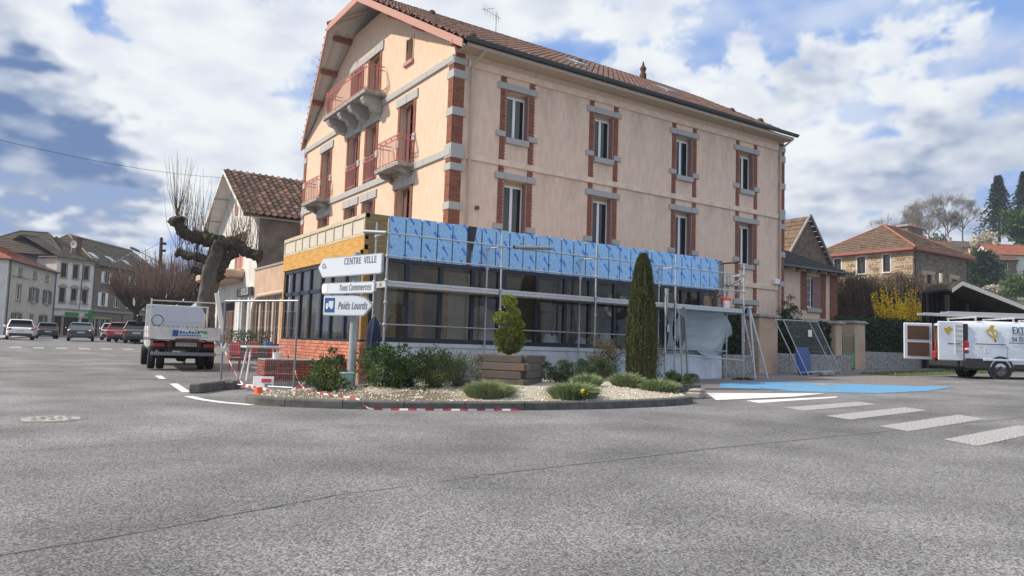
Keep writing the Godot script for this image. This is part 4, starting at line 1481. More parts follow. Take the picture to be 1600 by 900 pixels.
	for k in 3:
		b = Mb.new()
		b.quad(Vector3(16.15 + k * 0.83, 2.55, -0.05), Vector3(16.15 + (k + 1) * 0.83, 2.55, -0.05), Vector3(16.15 + (k + 1) * 0.83, 3.06, -0.05), Vector3(16.15 + k * 0.83, 3.06, -0.05))
		part("pane", b, M.pane, t, F)
	b = Mb.new()
	for x in [16.98, 17.8]: b.span(Vector3(x - 0.04, 2.55, -0.1), Vector3(x + 0.04, 3.06, 0))
	part("mullion", b, M.navy_frame, t, F)
	# base panels of the front
	b = Mb.new()
	b.span(Vector3(PX0 + 0.25, -0.2, -0.2), Vector3(PX1 - 0.1, 1.17, -0.03))
	part("base_wall", b, M.foil, t, F)
	var us := [6.85, 7.7, 8.9, 10.1, 11.3, 12.5, 13.7, 14.9, 16.1, 17.3, 18.3, 18.86]
	for k in us.size() - 1:
		b = Mb.new()
		b.bbox(Vector3((us[k] + us[k + 1]) / 2, 0.52, -0.015), Vector3(us[k + 1] - us[k] - 0.008, 1.08, 0.03), 0.004)
		part("base_panel", b, M.base_panel, t, F)
	b = Mb.new()
	b.span(Vector3(6.85, 1.065, -0.03), Vector3(16.3, 1.165, 0.03))
	part("base_flashing", b, M.base_panel, t, F)
	b = Mb.new()
	b.span(Vector3(PX1 - 0.26, 1.1, -0.12), Vector3(PX1 - 0.02, 4.1, -0.02))
	b.span(Vector3(PX1 - 0.45, 0.9, -0.14), Vector3(PX1 - 0.28, 3.1, -0.04))
	part("end_post", b, M.foil, t, F)
	b = Mb.new()
	b.span(Vector3(18.05, 1.1, -0.12), Vector3(18.35, 2.95, -0.06))
	part("timber_post", b, M.timber_dark_gold, t, F)
	b = Mb.new()
	b.wall(-HZ0 - 6.0, 0.0, -HZ0, 4.1)
	part("end_wall", b, M.foil, t, E)
	# gable side glazing
	var ls := [-22.2, -21.5, -20.75, -19.9, -18.95, -18.2, -17.2, -16.22]
	b = Mb.new()
	b.span(Vector3(-22.28, 2.42, -0.12), Vector3(-16.05, 2.52, -0.02))
	b.span(Vector3(-22.28, 1.14, -0.12), Vector3(-16.05, 1.2, -0.01))
	b.span(Vector3(-22.28, 3.08, -0.12), Vector3(-16.05, 3.17, -0.02))
	part("transom", b, M.navy_frame, t, L)
	for k in ls.size():
		b = Mb.new()
		var hw: float = 0.05
		b.span(Vector3(ls[k] - hw, 1.18, -0.12), Vector3(ls[k] + hw, 3.12, -0.02))
		part("mullion", b, M.navy_frame, t, L)
	for k in ls.size() - 1:
		for q in [[1.2, 2.42], [2.52, 3.08]]:
			b = Mb.new()
			b.quad(Vector3(ls[k] + 0.05, q[0], -0.06), Vector3(ls[k + 1] - 0.05, q[0], -0.06), Vector3(ls[k + 1] - 0.05, q[1], -0.06), Vector3(ls[k] + 0.05, q[1], -0.06))
			part("pane", b, M.pane, t, L)
	# dark door post near the corner
	b = Mb.new()
	b.span(Vector3(-18.95, 1.2, -0.11), Vector3(-18.2, 3.1, -0.08))
	part("door_panel", b, M.navy_frame, t, L)
	# brick plinth of the gable side: single bricks in the sun
	b = Mb.new()
	b.wall(PZ1, -0.2, PZ0, 1.14)
	b.xf = Transform3D(Basis(Vector3(0, 0, -1), Vector3.UP, Vector3(1, 0, 0)), Vector3(PZ0, 0, 0))
	b.wall(0, -0.2, 0.25, 1.16)
	b.xf = Transform3D.IDENTITY
	b.quad(Vector3(PZ1, 1.14, 0), Vector3(PZ0, 1.14, 0), Vector3(PZ0, 1.14, -0.25), Vector3(PZ1, 1.14, -0.25))
	part("brick_bed", b, M.mortar, t, L)
	brick_parts(t, L, PZ1, 0.47, PZ0 + 0.01, 1.15, "brick_new", 0.27, 0.085)
	brick_parts(t, F, PX0, 0.3, PX0 + 0.36, 1.15, "brick_new", 0.27, 0.085)
	# inside: floor, back walls of the old building show through the glass
	b = Mb.new()
	b.span(Vector3(PX0 + 0.15, 0.3, HZ0 - 0.0), Vector3(PX1 - 0.1, 0.4, PZ0 - 0.2))
	b.span(Vector3(PX0 + 0.15, 0.3, PZ1), Vector3(HX0, 0.4, HZ0))
	part("floor", b, M.room_floor, t, off)
	b = Mb.new()
	b.span(Vector3(PX0 + 0.2, 0.4, PZ1 + 0.02), Vector3(HX0, 3.2, PZ1 + 0.14))
	b.span(Vector3(HX0 + 0.1, 0.4, HZ0 + 0.05), Vector3(PX1 - 0.1, 3.2, HZ0 + 0.1))
	part("inner_wall", b, M.dark_room, t, off)
	for q in [[8.6, -17.6, 0.16, "timber_dark_gold"], [9.05, -17.0, 0.14, "timber_dark_gold"], [11.2, -18.6, 0.12, "navy_frame"], [14.0, -18.8, 0.14, "navy_frame"], [15.0, -17.6, 0.3, "navy_frame"], [7.6, -20.0, 0.16, "timber_olive"]]:
		b = Mb.new()
		b.span(Vector3(q[0], 0.4, q[1]), Vector3(q[0] + q[2], 3.2, q[1] + q[2]))
		part("inner_post", b, M[q[3]], t, off)
	for q in [[6.75, -17.3, 0.7], [7.5, -18.4, 0.9], [9.3, -17.5, 0.9], [6.72, -20.9, 0.5], [6.72, -19.6, 0.45]]:
		b = Mb.new()
		var rows := []
		for y in [3.1, 2.0, 0.5]:
			var row := []
			for k in 13: row.append(Vector3(q[0] + q[2] * k / 12.0, y, q[1] + 0.05 * sin(k * 1.7)))
			rows.append(row)
		b.grid(rows)
		part("curtain", b, M.curtain, t, off)
	b = Mb.new()
	b.lathe(Vector3(11.0, 1.75, -18.2), [Vector2(0.52, -0.02), Vector2(0.54, 0.0), Vector2(0.52, 0.02), Vector2(0.0, 0.025)], 32, Basis(Vector3.RIGHT, Vector3(0, 0, 1), Vector3(0, -1, 0)))
	part("white_disc", b, M.curtain, t, off)
	# furniture under dust sheets by the panes
	for q in [[10.4, -16.8, 0.9, 1.45], [11.6, -16.7, 0.7, 1.35], [12.5, -16.8, 1.0, 1.5], [13.6, -16.7, 1.1, 1.45], [14.5, -16.75, 0.9, 1.6]]:
		b = Mb.new()
		var rows := []
		for j in 6:
			var row := []
			for k in 25:
				var a := TAU * k / 24.0
				var r := lerpf(0.5, 0.16, pow(j / 5.0, 1.5)) * (1.0 + 0.12 * sin(a * 5 + j))
				row.append(Vector3(q[0] + cos(a) * r * q[2], lerpf(0.4, q[3], j / 5.0) + 0.03 * sin(a * 3.0), q[1] + sin(a) * r * 0.6))
			rows.append(row)
		b.grid(rows)
		part("dust_sheet", b, M.film, t, off)

func brick_parts(t: Node3D, xf: Transform3D, u0: float, v0: float, u1: float, v1: float, kind: String, bl := 0.22, bh := 0.075) -> void:
	var shapes := {}
	var y := v0
	var row := 0
	while y < v1 - bh * 0.5:
		var x := u0 - (bl * 0.5 if row % 2 else 0.0)
		while x < u1 - 0.02:
			var a := maxf(x, u0)
			var e := minf(x + bl - 0.011, u1)
			if e - a > 0.03:
				var key := "%.3f" % (e - a)
				if not shapes.has(key):
					var b := Mb.new()
					b.bbox(Vector3((e - a) / 2, (bh - 0.011) / 2, -0.02), Vector3(e - a, bh - 0.011, 0.075), 0.005)
					shapes[key] = b.mesh()
				part("brick", shapes[key], M["%s_%d" % [kind, rng.randi_range(0, 3)]], t, xf * Transform3D(Basis.IDENTITY, Vector3(a, y, rng.randf_range(-0.003, 0.003))))
			x += bl
		y += bh
		row += 1

func make_low_wall() -> void:
	var at := gp(5.5, -16.8)
	var t := thing("low_brick_wall", "low dark red brick planter wall with a pale ledge in front of the extension", "wall", at)
	var off := Transform3D(Basis.IDENTITY, -at)
	var b := Mb.new()
	b.span(Vector3(4.57, 0.2, -17.4), Vector3(6.43, 0.66, -16.83))
	part("core", b, M.mortar, t, off)
	b = Mb.new()
	b.span(Vector3(4.5, -0.1, -17.45), Vector3(6.43, 0.2, -16.78))
	part("plinth", b, M.concrete, t, off)
	brick_parts(t, off * face(Vector3(0, 0, -16.8), Vector3.RIGHT), 4.55, 0.2, 6.4, 0.66, "brick_red", 0.225, 0.066)
	brick_parts(t, off * face(Vector3(4.55, 0, 0), Vector3.BACK), -17.42, 0.2, -16.8, 0.66, "brick_red", 0.225, 0.066)
	b = Mb.new()
	b.bbox(Vector3(5.48, 0.68, -17.1), Vector3(1.9, 0.04, 0.66), 0.01)
	part("ledge", b, M.concrete, t, off)
	b = Mb.new()
	b.lathe(Vector3.ZERO, [Vector2(0.085, 0.0), Vector2(0.1, 0.15), Vector2(0.105, 0.15), Vector2(0.09, 0.14), Vector2(0.0, 0.13)], 14)
	solo("white_pot", b, M.white_paint, "small white bucket standing on the ledge of the low brick wall", "bucket", Vector3(4.85, 0.7, -17.0))

# ------------------------------------------------------------------ scaffold along the front
func make_scaffold() -> void:
	var at := gp(12.8, -15.2)
	var t := thing("scaffold", "galvanised tube scaffold with aluminium deck along the glazed front", "scaffold", at)
	var off := Transform3D(Basis.IDENTITY, -at)
	var xs := [6.68, 9.74, 12.8, 15.85, 18.92]
	var b: Mb
	for i in xs.size():
		for z in [-15.2, -15.88]:
			b = Mb.new()
			var top := 4.0 if z == -15.2 else 3.7
			if i == 0: top = 3.95
			b.bar(Vector3(xs[i], gy(xs[i], z) + 0.02, z), Vector3(xs[i], top, z), 0.024, 0.024, 8)
			for y in [1.55, 2.05, 2.55, 3.1, 3.6]:
				b.lathe(Vector3(xs[i], y, z), [Vector2(0.024, -0.035), Vector2(0.042, -0.025), Vector2(0.042, 0.025), Vector2(0.024, 0.035)], 8)
			b.box(Vector3(xs[i], gy(xs[i], z) + 0.01, z), Vector3(0.15, 0.02, 0.15))
			part("standard", b, M.galv, t, off)
		b = Mb.new()
		for y in [2.4, 3.62]: b.bar(Vector3(xs[i], y, -15.2), Vector3(xs[i], y, -15.88), 0.02, 0.02, 6)
		if i == 0: b.bar(Vector3(xs[i] - 0.05, 3.62, -15.2), Vector3(xs[i] - 0.42, 3.65, -15.6), 0.045, 0.045, 8)
		part("transom", b, M.galv, t, off)
	for i in 4:
		for y in [3.62, 3.1]:
			b = Mb.new()
			b.bar(Vector3(xs[i], y, -15.17), Vector3(xs[i + 1], y, -15.17), 0.02, 0.02, 8)
			part("guard_rail", b, M.galv, t, off)
		b = Mb.new()
		b.bar(Vector3(xs[i], 1.58 if i < 3 else 1.22, -15.86), Vector3(xs[i + 1], 1.58 if i < 3 else 1.2, -15.86), 0.02, 0.02, 8)
		part("ledger", b, M.galv, t, off)
		for k in 2:
			b = Mb.new()
			b.bbox(Vector3((xs[i] + xs[i + 1]) / 2, 2.52, -15.37 - k * 0.33), Vector3(3.02, 0.06, 0.31), 0.008)
			b.box(Vector3((xs[i] + xs[i + 1]) / 2, 2.48, -15.235 - k * 0.33), Vector3(3.0, 0.11, 0.022))
			b.box(Vector3((xs[i] + xs[i + 1]) / 2, 2.48, -15.51 - k * 0.33), Vector3(3.0, 0.11, 0.02))
			for x in [xs[i] + 0.04, xs[i + 1] - 0.04]:
				b.box(Vector3(x, 2.47, -15.37 - k * 0.33), Vector3(0.05, 0.09, 0.2))
			part("deck", b, M.alu, t, off)
			b = Mb.new()
			b.box(Vector3((xs[i] + xs[i + 1]) / 2, 2.478, -15.37 - k * 0.33), Vector3(2.9, 0.02, 0.25))
			part("deck_underside", b, M.deck_under, t, off)
	b = Mb.new()
	b.bar(Vector3(15.85, 1.05, -15.18), Vector3(18.92, 0.92, -15.18), 0.02, 0.02, 8)
	b.bar(Vector3(15.9, 2.4, -15.2), Vector3(16.6, 1.9, -15.2), 0.015, 0.015, 6)
	part("brace", b, M.galv, t, off)
	b = Mb.new()
	b.bar(Vector3(10.0, 3.62, -15.05), Vector3(11.2, 3.72, -15.1), 0.05, 0.05, 12, false)
	b.bar(Vector3(10.05, 3.62, -15.05), Vector3(11.19, 3.72, -15.1), 0.046, 0.046, 12, false)
	solo("loose_pipe", b, M.steel, "short thick tube lying on the top guard rail over the topiary", "pipe")
	# tubes and tackle at the far end
	b = Mb.new()
	b.bar(Vector3(18.6, 4.02, -15.9), Vector3(19.15, 4.1, -15.7), 0.03, 0.03, 8)
	b.bar(Vector3(19.1, 4.06, -15.72), Vector3(19.2, 4.14, -15.68), 0.05, 0.05, 8)
	solo("rusty_bracket", b, M.rust, "short rusty bracket jutting from the right end of the blue boards", "bracket")
	# sheet of polythene over the unfinished end
	b = Mb.new()
	var rows := []
	for j in 15:
		var v := j / 14.0
		var row := []
		for k in 25:
			var u := k / 24.0
			var x := 16.25 + u * 2.55 + 0.55 * v * maxf(0.0, u - 0.8) * 5.0
			var y := 2.42 - v * (1.22 + 0.22 * exp(-pow((u - 0.72) / 0.15, 2.0)) - 0.6 * smoothstep(0.85, 1.0, u)) + 0.02 * sin(u * 30.0) * v
			var z := -15.9 + 0.12 * sin(u * 7.0 + v * 3.5) * v + 0.05 * sin(v * 22.0 + u * 4.0) * u * (1.0 - u) * 4.0 + 0.03 * sin(u * 19.0)
			row.append(Vector3(x, y, z))
		rows.append(row)
	b.grid(rows)
	solo("polythene_sheet", b, M.film, "creased translucent polythene sheet hung over the open right end of the extension", "plastic sheet")
	b = Mb.new()
	rng.seed = 3
	for k in 5:
		var pts := []
		var rr := []
		for j in 19:
			var a := TAU * j / 18.0
			pts.append(Vector3(16.35 + cos(a) * (0.15 + k * 0.015), 1.8 + sin(a) * (0.45 + 0.02 * k), -15.6 + k * 0.03))
			rr.append(0.03)
		b.pipe(pts, rr, 6, false)
	solo("cable_coil", b, M.navy_cloth, "dark blue coil of cable hung from the scaffold beside the polythene", "cable coil")
	# things on the deck
	b = Mb.new()
	b.lathe(Vector3.ZERO, [Vector2(0.11, 0), Vector2(0.14, 0.2), Vector2(0.17, 0.3), Vector2(0.15, 0.34), Vector2(0.0, 0.36)], 14)
	solo("orange_bag", b, M.cone_orange, "bright orange bag on the right end of the scaffold deck", "bag", Vector3(18.35, 2.55, -15.45))
	b = Mb.new()
	b.lathe(Vector3.ZERO, [Vector2(0.09, 0), Vector2(0.11, 0.22), Vector2(0.115, 0.22), Vector2(0.1, 0.2), Vector2(0.0, 0.2)], 14)
	solo("white_bucket", b, M.white_paint, "small white bucket on the scaffold deck in front of the orange bag", "bucket", Vector3(18.2, 2.55, -15.3))
	b = Mb.new()
	b.bbox(Vector3(0, 0.16, 0), Vector3(0.16, 0.32, 0.14), 0.03)
	b.bbox(Vector3(0.02, 0.42, 0), Vector3(0.13, 0.2, 0.12), 0.04)
	b.bar(Vector3(0.0, 0.5, 0), Vector3(0.12, 0.62, 0.02), 0.03, 0.02, 6)
	b.bar(Vector3(0.1, 0.3, 0.0), Vector3(0.22, 0.4, 0.05), 0.02, 0.02, 6)
	solo("power_tool", b, M.rust, "brown and black power tool standing on the scaffold deck by the timber post", "tool", Vector3(17.9, 2.55, -15.5))
	b = Mb.new()
	for s in [-1, 1]:
		b.bar(Vector3(0.3 * s, 0.0, 0), Vector3(0.25 * s + 0.1, 0.55, 0), 0.03, 0.02, 6)
	b.bar(Vector3(-0.3, 0.35, 0), Vector3(0.45, 0.62, 0.0), 0.05, 0.03, 6)
	b.bar(Vector3(0.1, 0.1, 0), Vector3(0.4, 0.62, 0.1), 0.02, 0.02, 6)
	solo("metal_clamp_tool", b, M.steel, "grey metal tackle clamped near the last scaffold post above the ladder", "tool", Vector3(19.0, 2.95, -15.7))
	# ladder
	var lt := thing("stepladder", "aluminium stepladder set up at the right end of the scaffold", "ladder", gp(19.9, -15.55))
	for q in [[0.0, -0.52, "front"], [0.55, 0.0, "back"]]: pass
	for z in [-0.28, 0.2]:
		for s in [0, 1]:
			b = Mb.new()
			var foot := Vector3(0.42 if s else -0.22, 0.0, z if s else z * 1.0)
			b.box((foot + Vector3(-0.42, 2.3, z * 0.6)) * 0.5, Vector3(0.065, (foot - Vector3(-0.42, 2.3, z * 0.6)).length(), 0.028), Basis(Quaternion(Vector3.UP, (Vector3(-0.42, 2.3, z * 0.6) - foot).normalized())))
			part("ladder_rail", b, M.alu, lt)
	for k in 8:
		b = Mb.new()
		var f := (k + 0.6) / 8.5
		b.box(Vector3(lerpf(0.42, -0.42, f), 2.3 * f, -0.04 * (1.0 - f * 0.4)), Vector3(0.09, 0.025, lerpf(0.48, 0.29, f)))
		part("rung", b, M.alu, lt)
	b = Mb.new()
	b.span(Vector3(-0.5, 2.28, -0.2), Vector3(-0.3, 2.34, 0.15))
	part("top_cap", b, M.alu, lt)
	# odds and ends at the foot
	b = Mb.new()
	b.bbox(Vector3(0, 0.18, 0), Vector3(0.55, 0.36, 0.4), 0.02)
	solo("cement_block", b, M.concrete, "pale block stacked by the wall behind the stepladder", "block", gp(19.35, -16.5))
	b = Mb.new()
	b.bbox(Vector3(0, 0.09, 0), Vector3(0.26, 0.18, 0.24), 0.02)
	b.bar(Vector3(-0.1, 0.18, 0), Vector3(0.1, 0.18, 0), 0.02, 0.02, 6)
	solo("black_tool_box", b, M.black_plastic, "small black toolbox on the ground against the white base panels", "toolbox", gp(17.2, -15.75))
	b = Mb.new()
	for k in 5: b.box(Vector3(0.1 * k, 0.03 + 0.035 * (k % 2), 0.02 * k), Vector3(0.5, 0.03, 0.1), Basis(Vector3.UP, 0.3 * k))
	solo("board_offcuts", b, M.brown_ply, "loose wooden offcuts on the ground under the scaffold end", "wood", gp(18.8, -15.3))

# ------------------------------------------------------------------ signs, fences, small street things
func make_signs() -> void:
	var p := gp(5.2, -13.25, 0.2)
	var t := thing("direction_sign", "grey signpost with three white direction boards in the planted island", "sign", p)
	var b := Mb.new()
	b.bar(Vector3(0, -0.3, 0), Vector3(0, 2.6, 0), 0.078, 0.072, 20)
	for y in [0.0, 0.03]: b.lathe(Vector3.ZERO, [Vector2(0.078, 0.0), Vector2(0.1, 0.0), Vector2(0.1, 0.02), Vector2(0.078, 0.04)], 16)
	part("post", b, M.post_grey, t)
	# right-hand directions of the boards as they are read
	var fw := Vector3(0.550837, 0, -0.83105).normalized()
	var rt := Vector3(0.83105, 0, 0.550837).normalized()
	var d1 := (rt * 0.773 - fw * 0.635).normalized()
	var d3 := (rt * 0.9 - fw * 0.436).normalized()
	var f1 := face(Vector3(0, 0, 0), d1)
	var f2 := face(Vector3(0, 0, 0), (rt * 0.79 - fw * 0.613).normalized())
	var f3 := face(Vector3(0, 0, 0), d3)
	var lift := 0.105
	# first board points left
	var q := [[f1, PackedVector2Array([Vector2(-1.02, 2.33), Vector2(-0.86, 2.13), Vector2(0.87, 2.15), Vector2(0.9, 2.18), Vector2(0.9, 2.5), Vector2(0.87, 2.53), Vector2(-0.86, 2.52)]), "upper_board"],
		[f2, PackedVector2Array([Vector2(-0.84, 1.86), Vector2(-0.8, 1.8), Vector2(0.66, 1.8), Vector2(0.7, 1.84), Vector2(0.7, 1.98), Vector2(0.66, 2.02), Vector2(-0.8, 2.02), Vector2(-0.84, 1.96)]), "middle_board"],
		[f3, PackedVector2Array([Vector2(-0.62, 1.38), Vector2(0.33, 1.38), Vector2(0.52, 1.575), Vector2(0.33, 1.77), Vector2(-0.62, 1.77), Vector2(-0.64, 1.74), Vector2(-0.64, 1.41)]), "lower_board"]]
	for k in 3:
		var xf: Transform3D = q[k][0] * Transform3D(Basis.IDENTITY, Vector3(0, 0, 0.1))
		b = Mb.new()
		b.prism(q[k][1], 0.0, 0.045)
		for u in [-0.5, 0.3]: b.box(Vector3(u, q[k][1][2].y + 0.1, -0.02), Vector3(0.1, 0.05, 0.05))
		var o := part(q[k][2], b, M.post_grey, t, xf)
		b = Mb.new()
		var ins: PackedVector2Array = Geometry2D.offset_polygon(q[k][1], -0.018)[0]
		b.prism(ins, 0.045, 0.049)
		part("white_face", b, M.sign_white, o)
		b = Mb.new()
		if k == 0:
			b.text("CENTRE  VILLE", 0.128, Transform3D(Basis.IDENTITY, Vector3(-0.2, 2.42, 0.05)), 0.003, 0.78)
			part("lettering", b, M.letter, o)
			b = Mb.new()
			for r in [0.05, 0.035]: b.lathe(Vector3(-0.82, 2.36, 0.05), [Vector2(r + 0.004, 0), Vector2(r + 0.004, 0.002), Vector2(r - 0.004, 0.003)], 20, Basis(Vector3.RIGHT, Vector3(0, 0, 1), Vector3(0, -1, 0)))
			b.box(Vector3(-0.745, 2.33, 0.051), Vector3(0.016, 0.03, 0.003))
			part("round_mark", b, M.letter, o)
		elif k == 1:
			b.text("Tous Commerces", 0.115, Transform3D(Basis.IDENTITY, Vector3(-0.3, 1.915, 0.05)), 0.003, 0.7, 0.18)
			part("lettering", b, M.letter, o)
			b = Mb.new()
			b.prism(PackedVector2Array([Vector2(-0.81, 1.83), Vector2(-0.67, 1.83), Vector2(-0.67, 1.99), Vector2(-0.81, 1.99)]), 0.05, 0.053)
			part("blank_sticker", b, M.white_paint, o)
		else:
			b.text("Poids Lourds", 0.135, Transform3D(Basis.IDENTITY, Vector3(-0.28, 1.57, 0.05)), 0.003, 0.6, 0.18)
			part("lettering", b, M.letter, o)
			b = Mb.new()
			b.prism(PackedVector2Array([Vector2(-0.6, 1.44), Vector2(-0.36, 1.44), Vector2(-0.36, 1.72), Vector2(-0.6, 1.72)]), 0.05, 0.053)
			part("blue_square", b, M.sign_blue, o)
			b = Mb.new()
			b.prism(PackedVector2Array([Vector2(-0.5, 1.54), Vector2(-0.39, 1.54), Vector2(-0.39, 1.66), Vector2(-0.5, 1.66)]), 0.053, 0.056)
			b.prism(PackedVector2Array([Vector2(-0.57, 1.54), Vector2(-0.51, 1.54), Vector2(-0.51, 1.62), Vector2(-0.555, 1.62), Vector2(-0.57, 1.58)]), 0.053, 0.056)
			for x in [-0.54, -0.43]: b.lathe(Vector3(x, 1.525, 0.053), [Vector2(0.02, 0), Vector2(0.02, 0.003), Vector2(0.0, 0.003)], 12, Basis(Vector3.RIGHT, Vector3(0, 0, 1), Vector3(0, -1, 0)))
			part("lorry_symbol", b, M.sign_white, o)
	# a traffic sign seen almost edge-on by the cypress
	var s := thing("edge_on_sign", "round traffic sign seen almost edge-on on a thin pole right of the cypress", "sign", gp(15.25, -15.0, 0.1))
	b = Mb.new()
	b.bar(Vector3(0, -0.1, 0), Vector3(0, 2.6, 0), 0.03, 0.03, 10)
	part("pole", b, M.galv, s)
	var sx := Transform3D(Basis(Vector3.UP, -0.8), Vector3(0, 2.15, 0))
	b = Mb.new()
	b.lathe(Vector3.ZERO, [Vector2(0.44, -0.012), Vector2(0.45, 0.0), Vector2(0.44, 0.012), Vector2(0.0, 0.013)], 28, Basis(Vector3(0, 1, 0), Vector3(1, 0, 0), Vector3(0, 0, -1)))
	b.lathe(Vector3(-0.012, 0, 0), [Vector2(0.0, 0.0), Vector2(0.44, 0.0)], 28, Basis(Vector3(0, 1, 0), Vector3(1, 0, 0), Vector3(0, 0, -1)))
	var disc := part("disc", b, M.galv, s, sx * Transform3D(Basis.IDENTITY, Vector3(0.06, 0, 0)))
	b = Mb.new()
	b.lathe(Vector3(0.014, 0, 0), [Vector2(0.44, 0.0), Vector2(0.33, 0.002)], 28, Basis(Vector3(0, 1, 0), Vector3(1, 0, 0), Vector3(0, 0, -1)))
	part("red_ring", b, M.tail_red, disc)
	b = Mb.new()
	b.bbox(Vector3(0.08, -0.7, 0), Vector3(0.06, 0.22, 0.16), 0.01)
	part("small_box", b, M.alu, s, sx)

# temporary mesh fence: frame tubes, wires, feet are separate things
func mesh_fence(label: String, a: Vector3, e: Vector3, h: float, lean: Vector3, frame: Material, wires := true, gap := 0.05) -> Node3D:
	var t := thing("mesh_fence", label, "fence", a)
	var d := e - a
	var b: Mb
	for q in [[Vector3.ZERO, lean + Vector3.UP * h], [d, d + lean + Vector3.UP * h]]:
		b = Mb.new()
		b.bar(q[0], q[1], 0.021, 0.021, 10)
		part("upright", b, frame, t)
	for f in [0.05, 1.0]:
		b = Mb.new()
		var o: Vector3 = (lean + Vector3.UP * h) * f
		b.bar(o, d + o, 0.019, 0.019, 8)
		part("rail", b, M.galv, t)
	if wires:
		b = Mb.new()
		var n := int(d.length() / gap)
		for k in range(1, n):
			var p := d * (float(k) / n)
			b.bar(p + (lean + Vector3.UP * h) * 0.05, p + lean + Vector3.UP * h, 0.0022, 0.0022, 3, false)
		for f in [0.2, 0.42, 0.5, 0.7, 0.88]:
			var o: Vector3 = (lean + Vector3.UP * h) * float(f)
			b.bar(o, d + o, 0.002, 0.002, 3, false)
		part("wire_mesh", b, M.galv, t)
	return t

func make_fences() -> void:
	var b: Mb
	mesh_fence("grey mesh fence panel on the left hung with red and white tape", gp(3.66, -17.0), gp(4.75, -15.3), 1.92, Vector3.ZERO, M.grey_paint)
	b = Mb.new()
	b.bbox(Vector3(0, 0.08, 0), Vector3(0.3, 0.19, 0.62), 0.03, Basis(Vector3.UP, -0.5))
	solo("concrete_block", b, M.dark_concrete, "dark concrete foot under the left post of the left mesh fence", "concrete block", gp(3.82, -16.78))
	var f2 := mesh_fence("mesh fence panel seen nearly end-on beside the right tip of the planted island", gp(14.0, -12.95), gp(14.75, -13.85), 2.05, Vector3(-0.22, 0, 0.05), M.grey_paint, true, 0.12)
	f2.position.y += 0.0
	mesh_fence("mesh fence panel leaning against the ivy hedge right of the stone gate pillar", gp(23.9, -16.3), gp(26.9, -16.9), 2.02, Vector3(-0.45, 0, -0.75), M.galv)
	mesh_fence("second mesh fence panel stacked behind the leaning one at the ivy hedge", gp(23.65, -16.42), gp(26.65, -17.02), 2.02, Vector3(-0.5, 0, -0.78), M.galv, false)
	b = Mb.new()
	b.bbox(Vector3.ZERO, Vector3(0.18, 0.26, 0.02), 0.006, Basis(Vector3.UP, -0.2))
	solo("white_notice", b, M.white_paint, "small blank white notice hanging on the leaning mesh fence", "notice", Vector3(24.95, 1.98, -16.95))
	b = Mb.new()
	b.bbox(Vector3(0, 0.5, 0), Vector3(1.12, 1.02, 0.04), 0.008, Basis.from_euler(Vector3(-0.14, 0.18, 0)))
	solo("blue_board", b, M.board_blue, "square plain blue board leaning against the wall behind the mesh fence", "board", gp(24.25, -16.75))
	b = Mb.new()
	b.bbox(Vector3(0, 0.07, 0), Vector3(0.72, 0.14, 0.24), 0.03)
	solo("concrete_block", b, M.concrete, "pale concrete foot on the ground below the blue board", "concrete block", gp(24.6, -16.05))
	# red and white tape
	var tape := thing("barrier_tape", "red and white barrier tape sagging from the left fence and trailing along the kerb", "tape", gp(4.2, -15.6))
	var off := Transform3D(Basis.IDENTITY, -tape.position)
	var runs := [[gp(3.68, -16.95, 0.85), gp(3.95, -16.4, 0.16), gp(4.1, -15.4, 0.1), gp(4.35, -14.6, 0.05), gp(4.7, -14.4, 0.28), gp(4.95, -14.6, 0.42)],
		[gp(4.75, -15.25, 0.45), gp(4.5, -14.2, 0.3), gp(4.35, -13.2, 0.2), gp(4.4, -12.5, 0.19), gp(4.55, -11.95, 0.18), gp(4.7, -11.62, 0.16), gp(4.8, -11.4, 0.02), gp(5.35, -11.0, 0.02), gp(6.1, -10.62, 0.02), gp(7.0, -10.24, 0.02)]]
	for r in runs:
		var c := Curve3D.new()
		for p in r: c.add_point(p)
		for i in range(1, r.size() - 1):
			var tg: Vector3 = (r[i + 1] - r[i - 1]) * 0.16
			c.set_point_in(i, -tg)
			c.set_point_out(i, tg)
		var l := c.get_baked_length()
		var tw := 0.024 if r == runs[0] else 0.016
		var n := int(l / 0.14)
		for k in n:
			b = Mb.new()
			for s in 3:
				var p0 := c.sample_baked(l * (k + s / 3.0) / n)
				var p1 := c.sample_baked(l * (k + (s + 1) / 3.0) / n)
				var tw0 := (k * 3 + s) * 0.35
				var sd0 := Vector3(0.2 * sin(tw0), 0.85, 0.35 * cos(tw0)).normalized() * tw
				var tw1 := (k * 3 + s + 1) * 0.35
				var sd1 := Vector3(0.2 * sin(tw1), 0.85, 0.35 * cos(tw1)).normalized() * tw
				b.quad(p0 - sd0, p1 - sd1, p1 + sd1, p0 + sd0)
			part("red_stripe" if k % 2 else "white_stripe", b, M.tape_red if k % 2 else M.tape_white, tape, off)
	b = Mb.new()
	for k in 7:
		var a := k * 0.9
		b.bar(Vector3(0, 0.0, 0), Vector3(0.06 * cos(a), 0.14 + 0.05 * sin(k * 2.0), 0.06 * sin(a)), 0.02, 0.012, 5)
	part("knot", b, M.tape_white, tape, off * Transform3D(Basis.IDENTITY, gp(3.67, -16.98, 0.8)))
	b = Mb.new()
	b.lathe(Vector3.ZERO, [Vector2(0.11, 0.0), Vector2(0.11, 0.012), Vector2(0.08, 0.018), Vector2(0.075, 0.13), Vector2(0.06, 0.14), Vector2(0.0, 0.14)], 16)
	solo("orange_cone_base", b, M.cone_orange, "stubby orange cone on the ground by the left mesh fence", "cone", gp(4.0, -15.15))
	var bx := thing("fallen_notice", "white notice board with a red band lying tilted at the foot of the fence", "notice board", gp(4.3, -15.95, 0.0), -0.3)
	b = Mb.new()
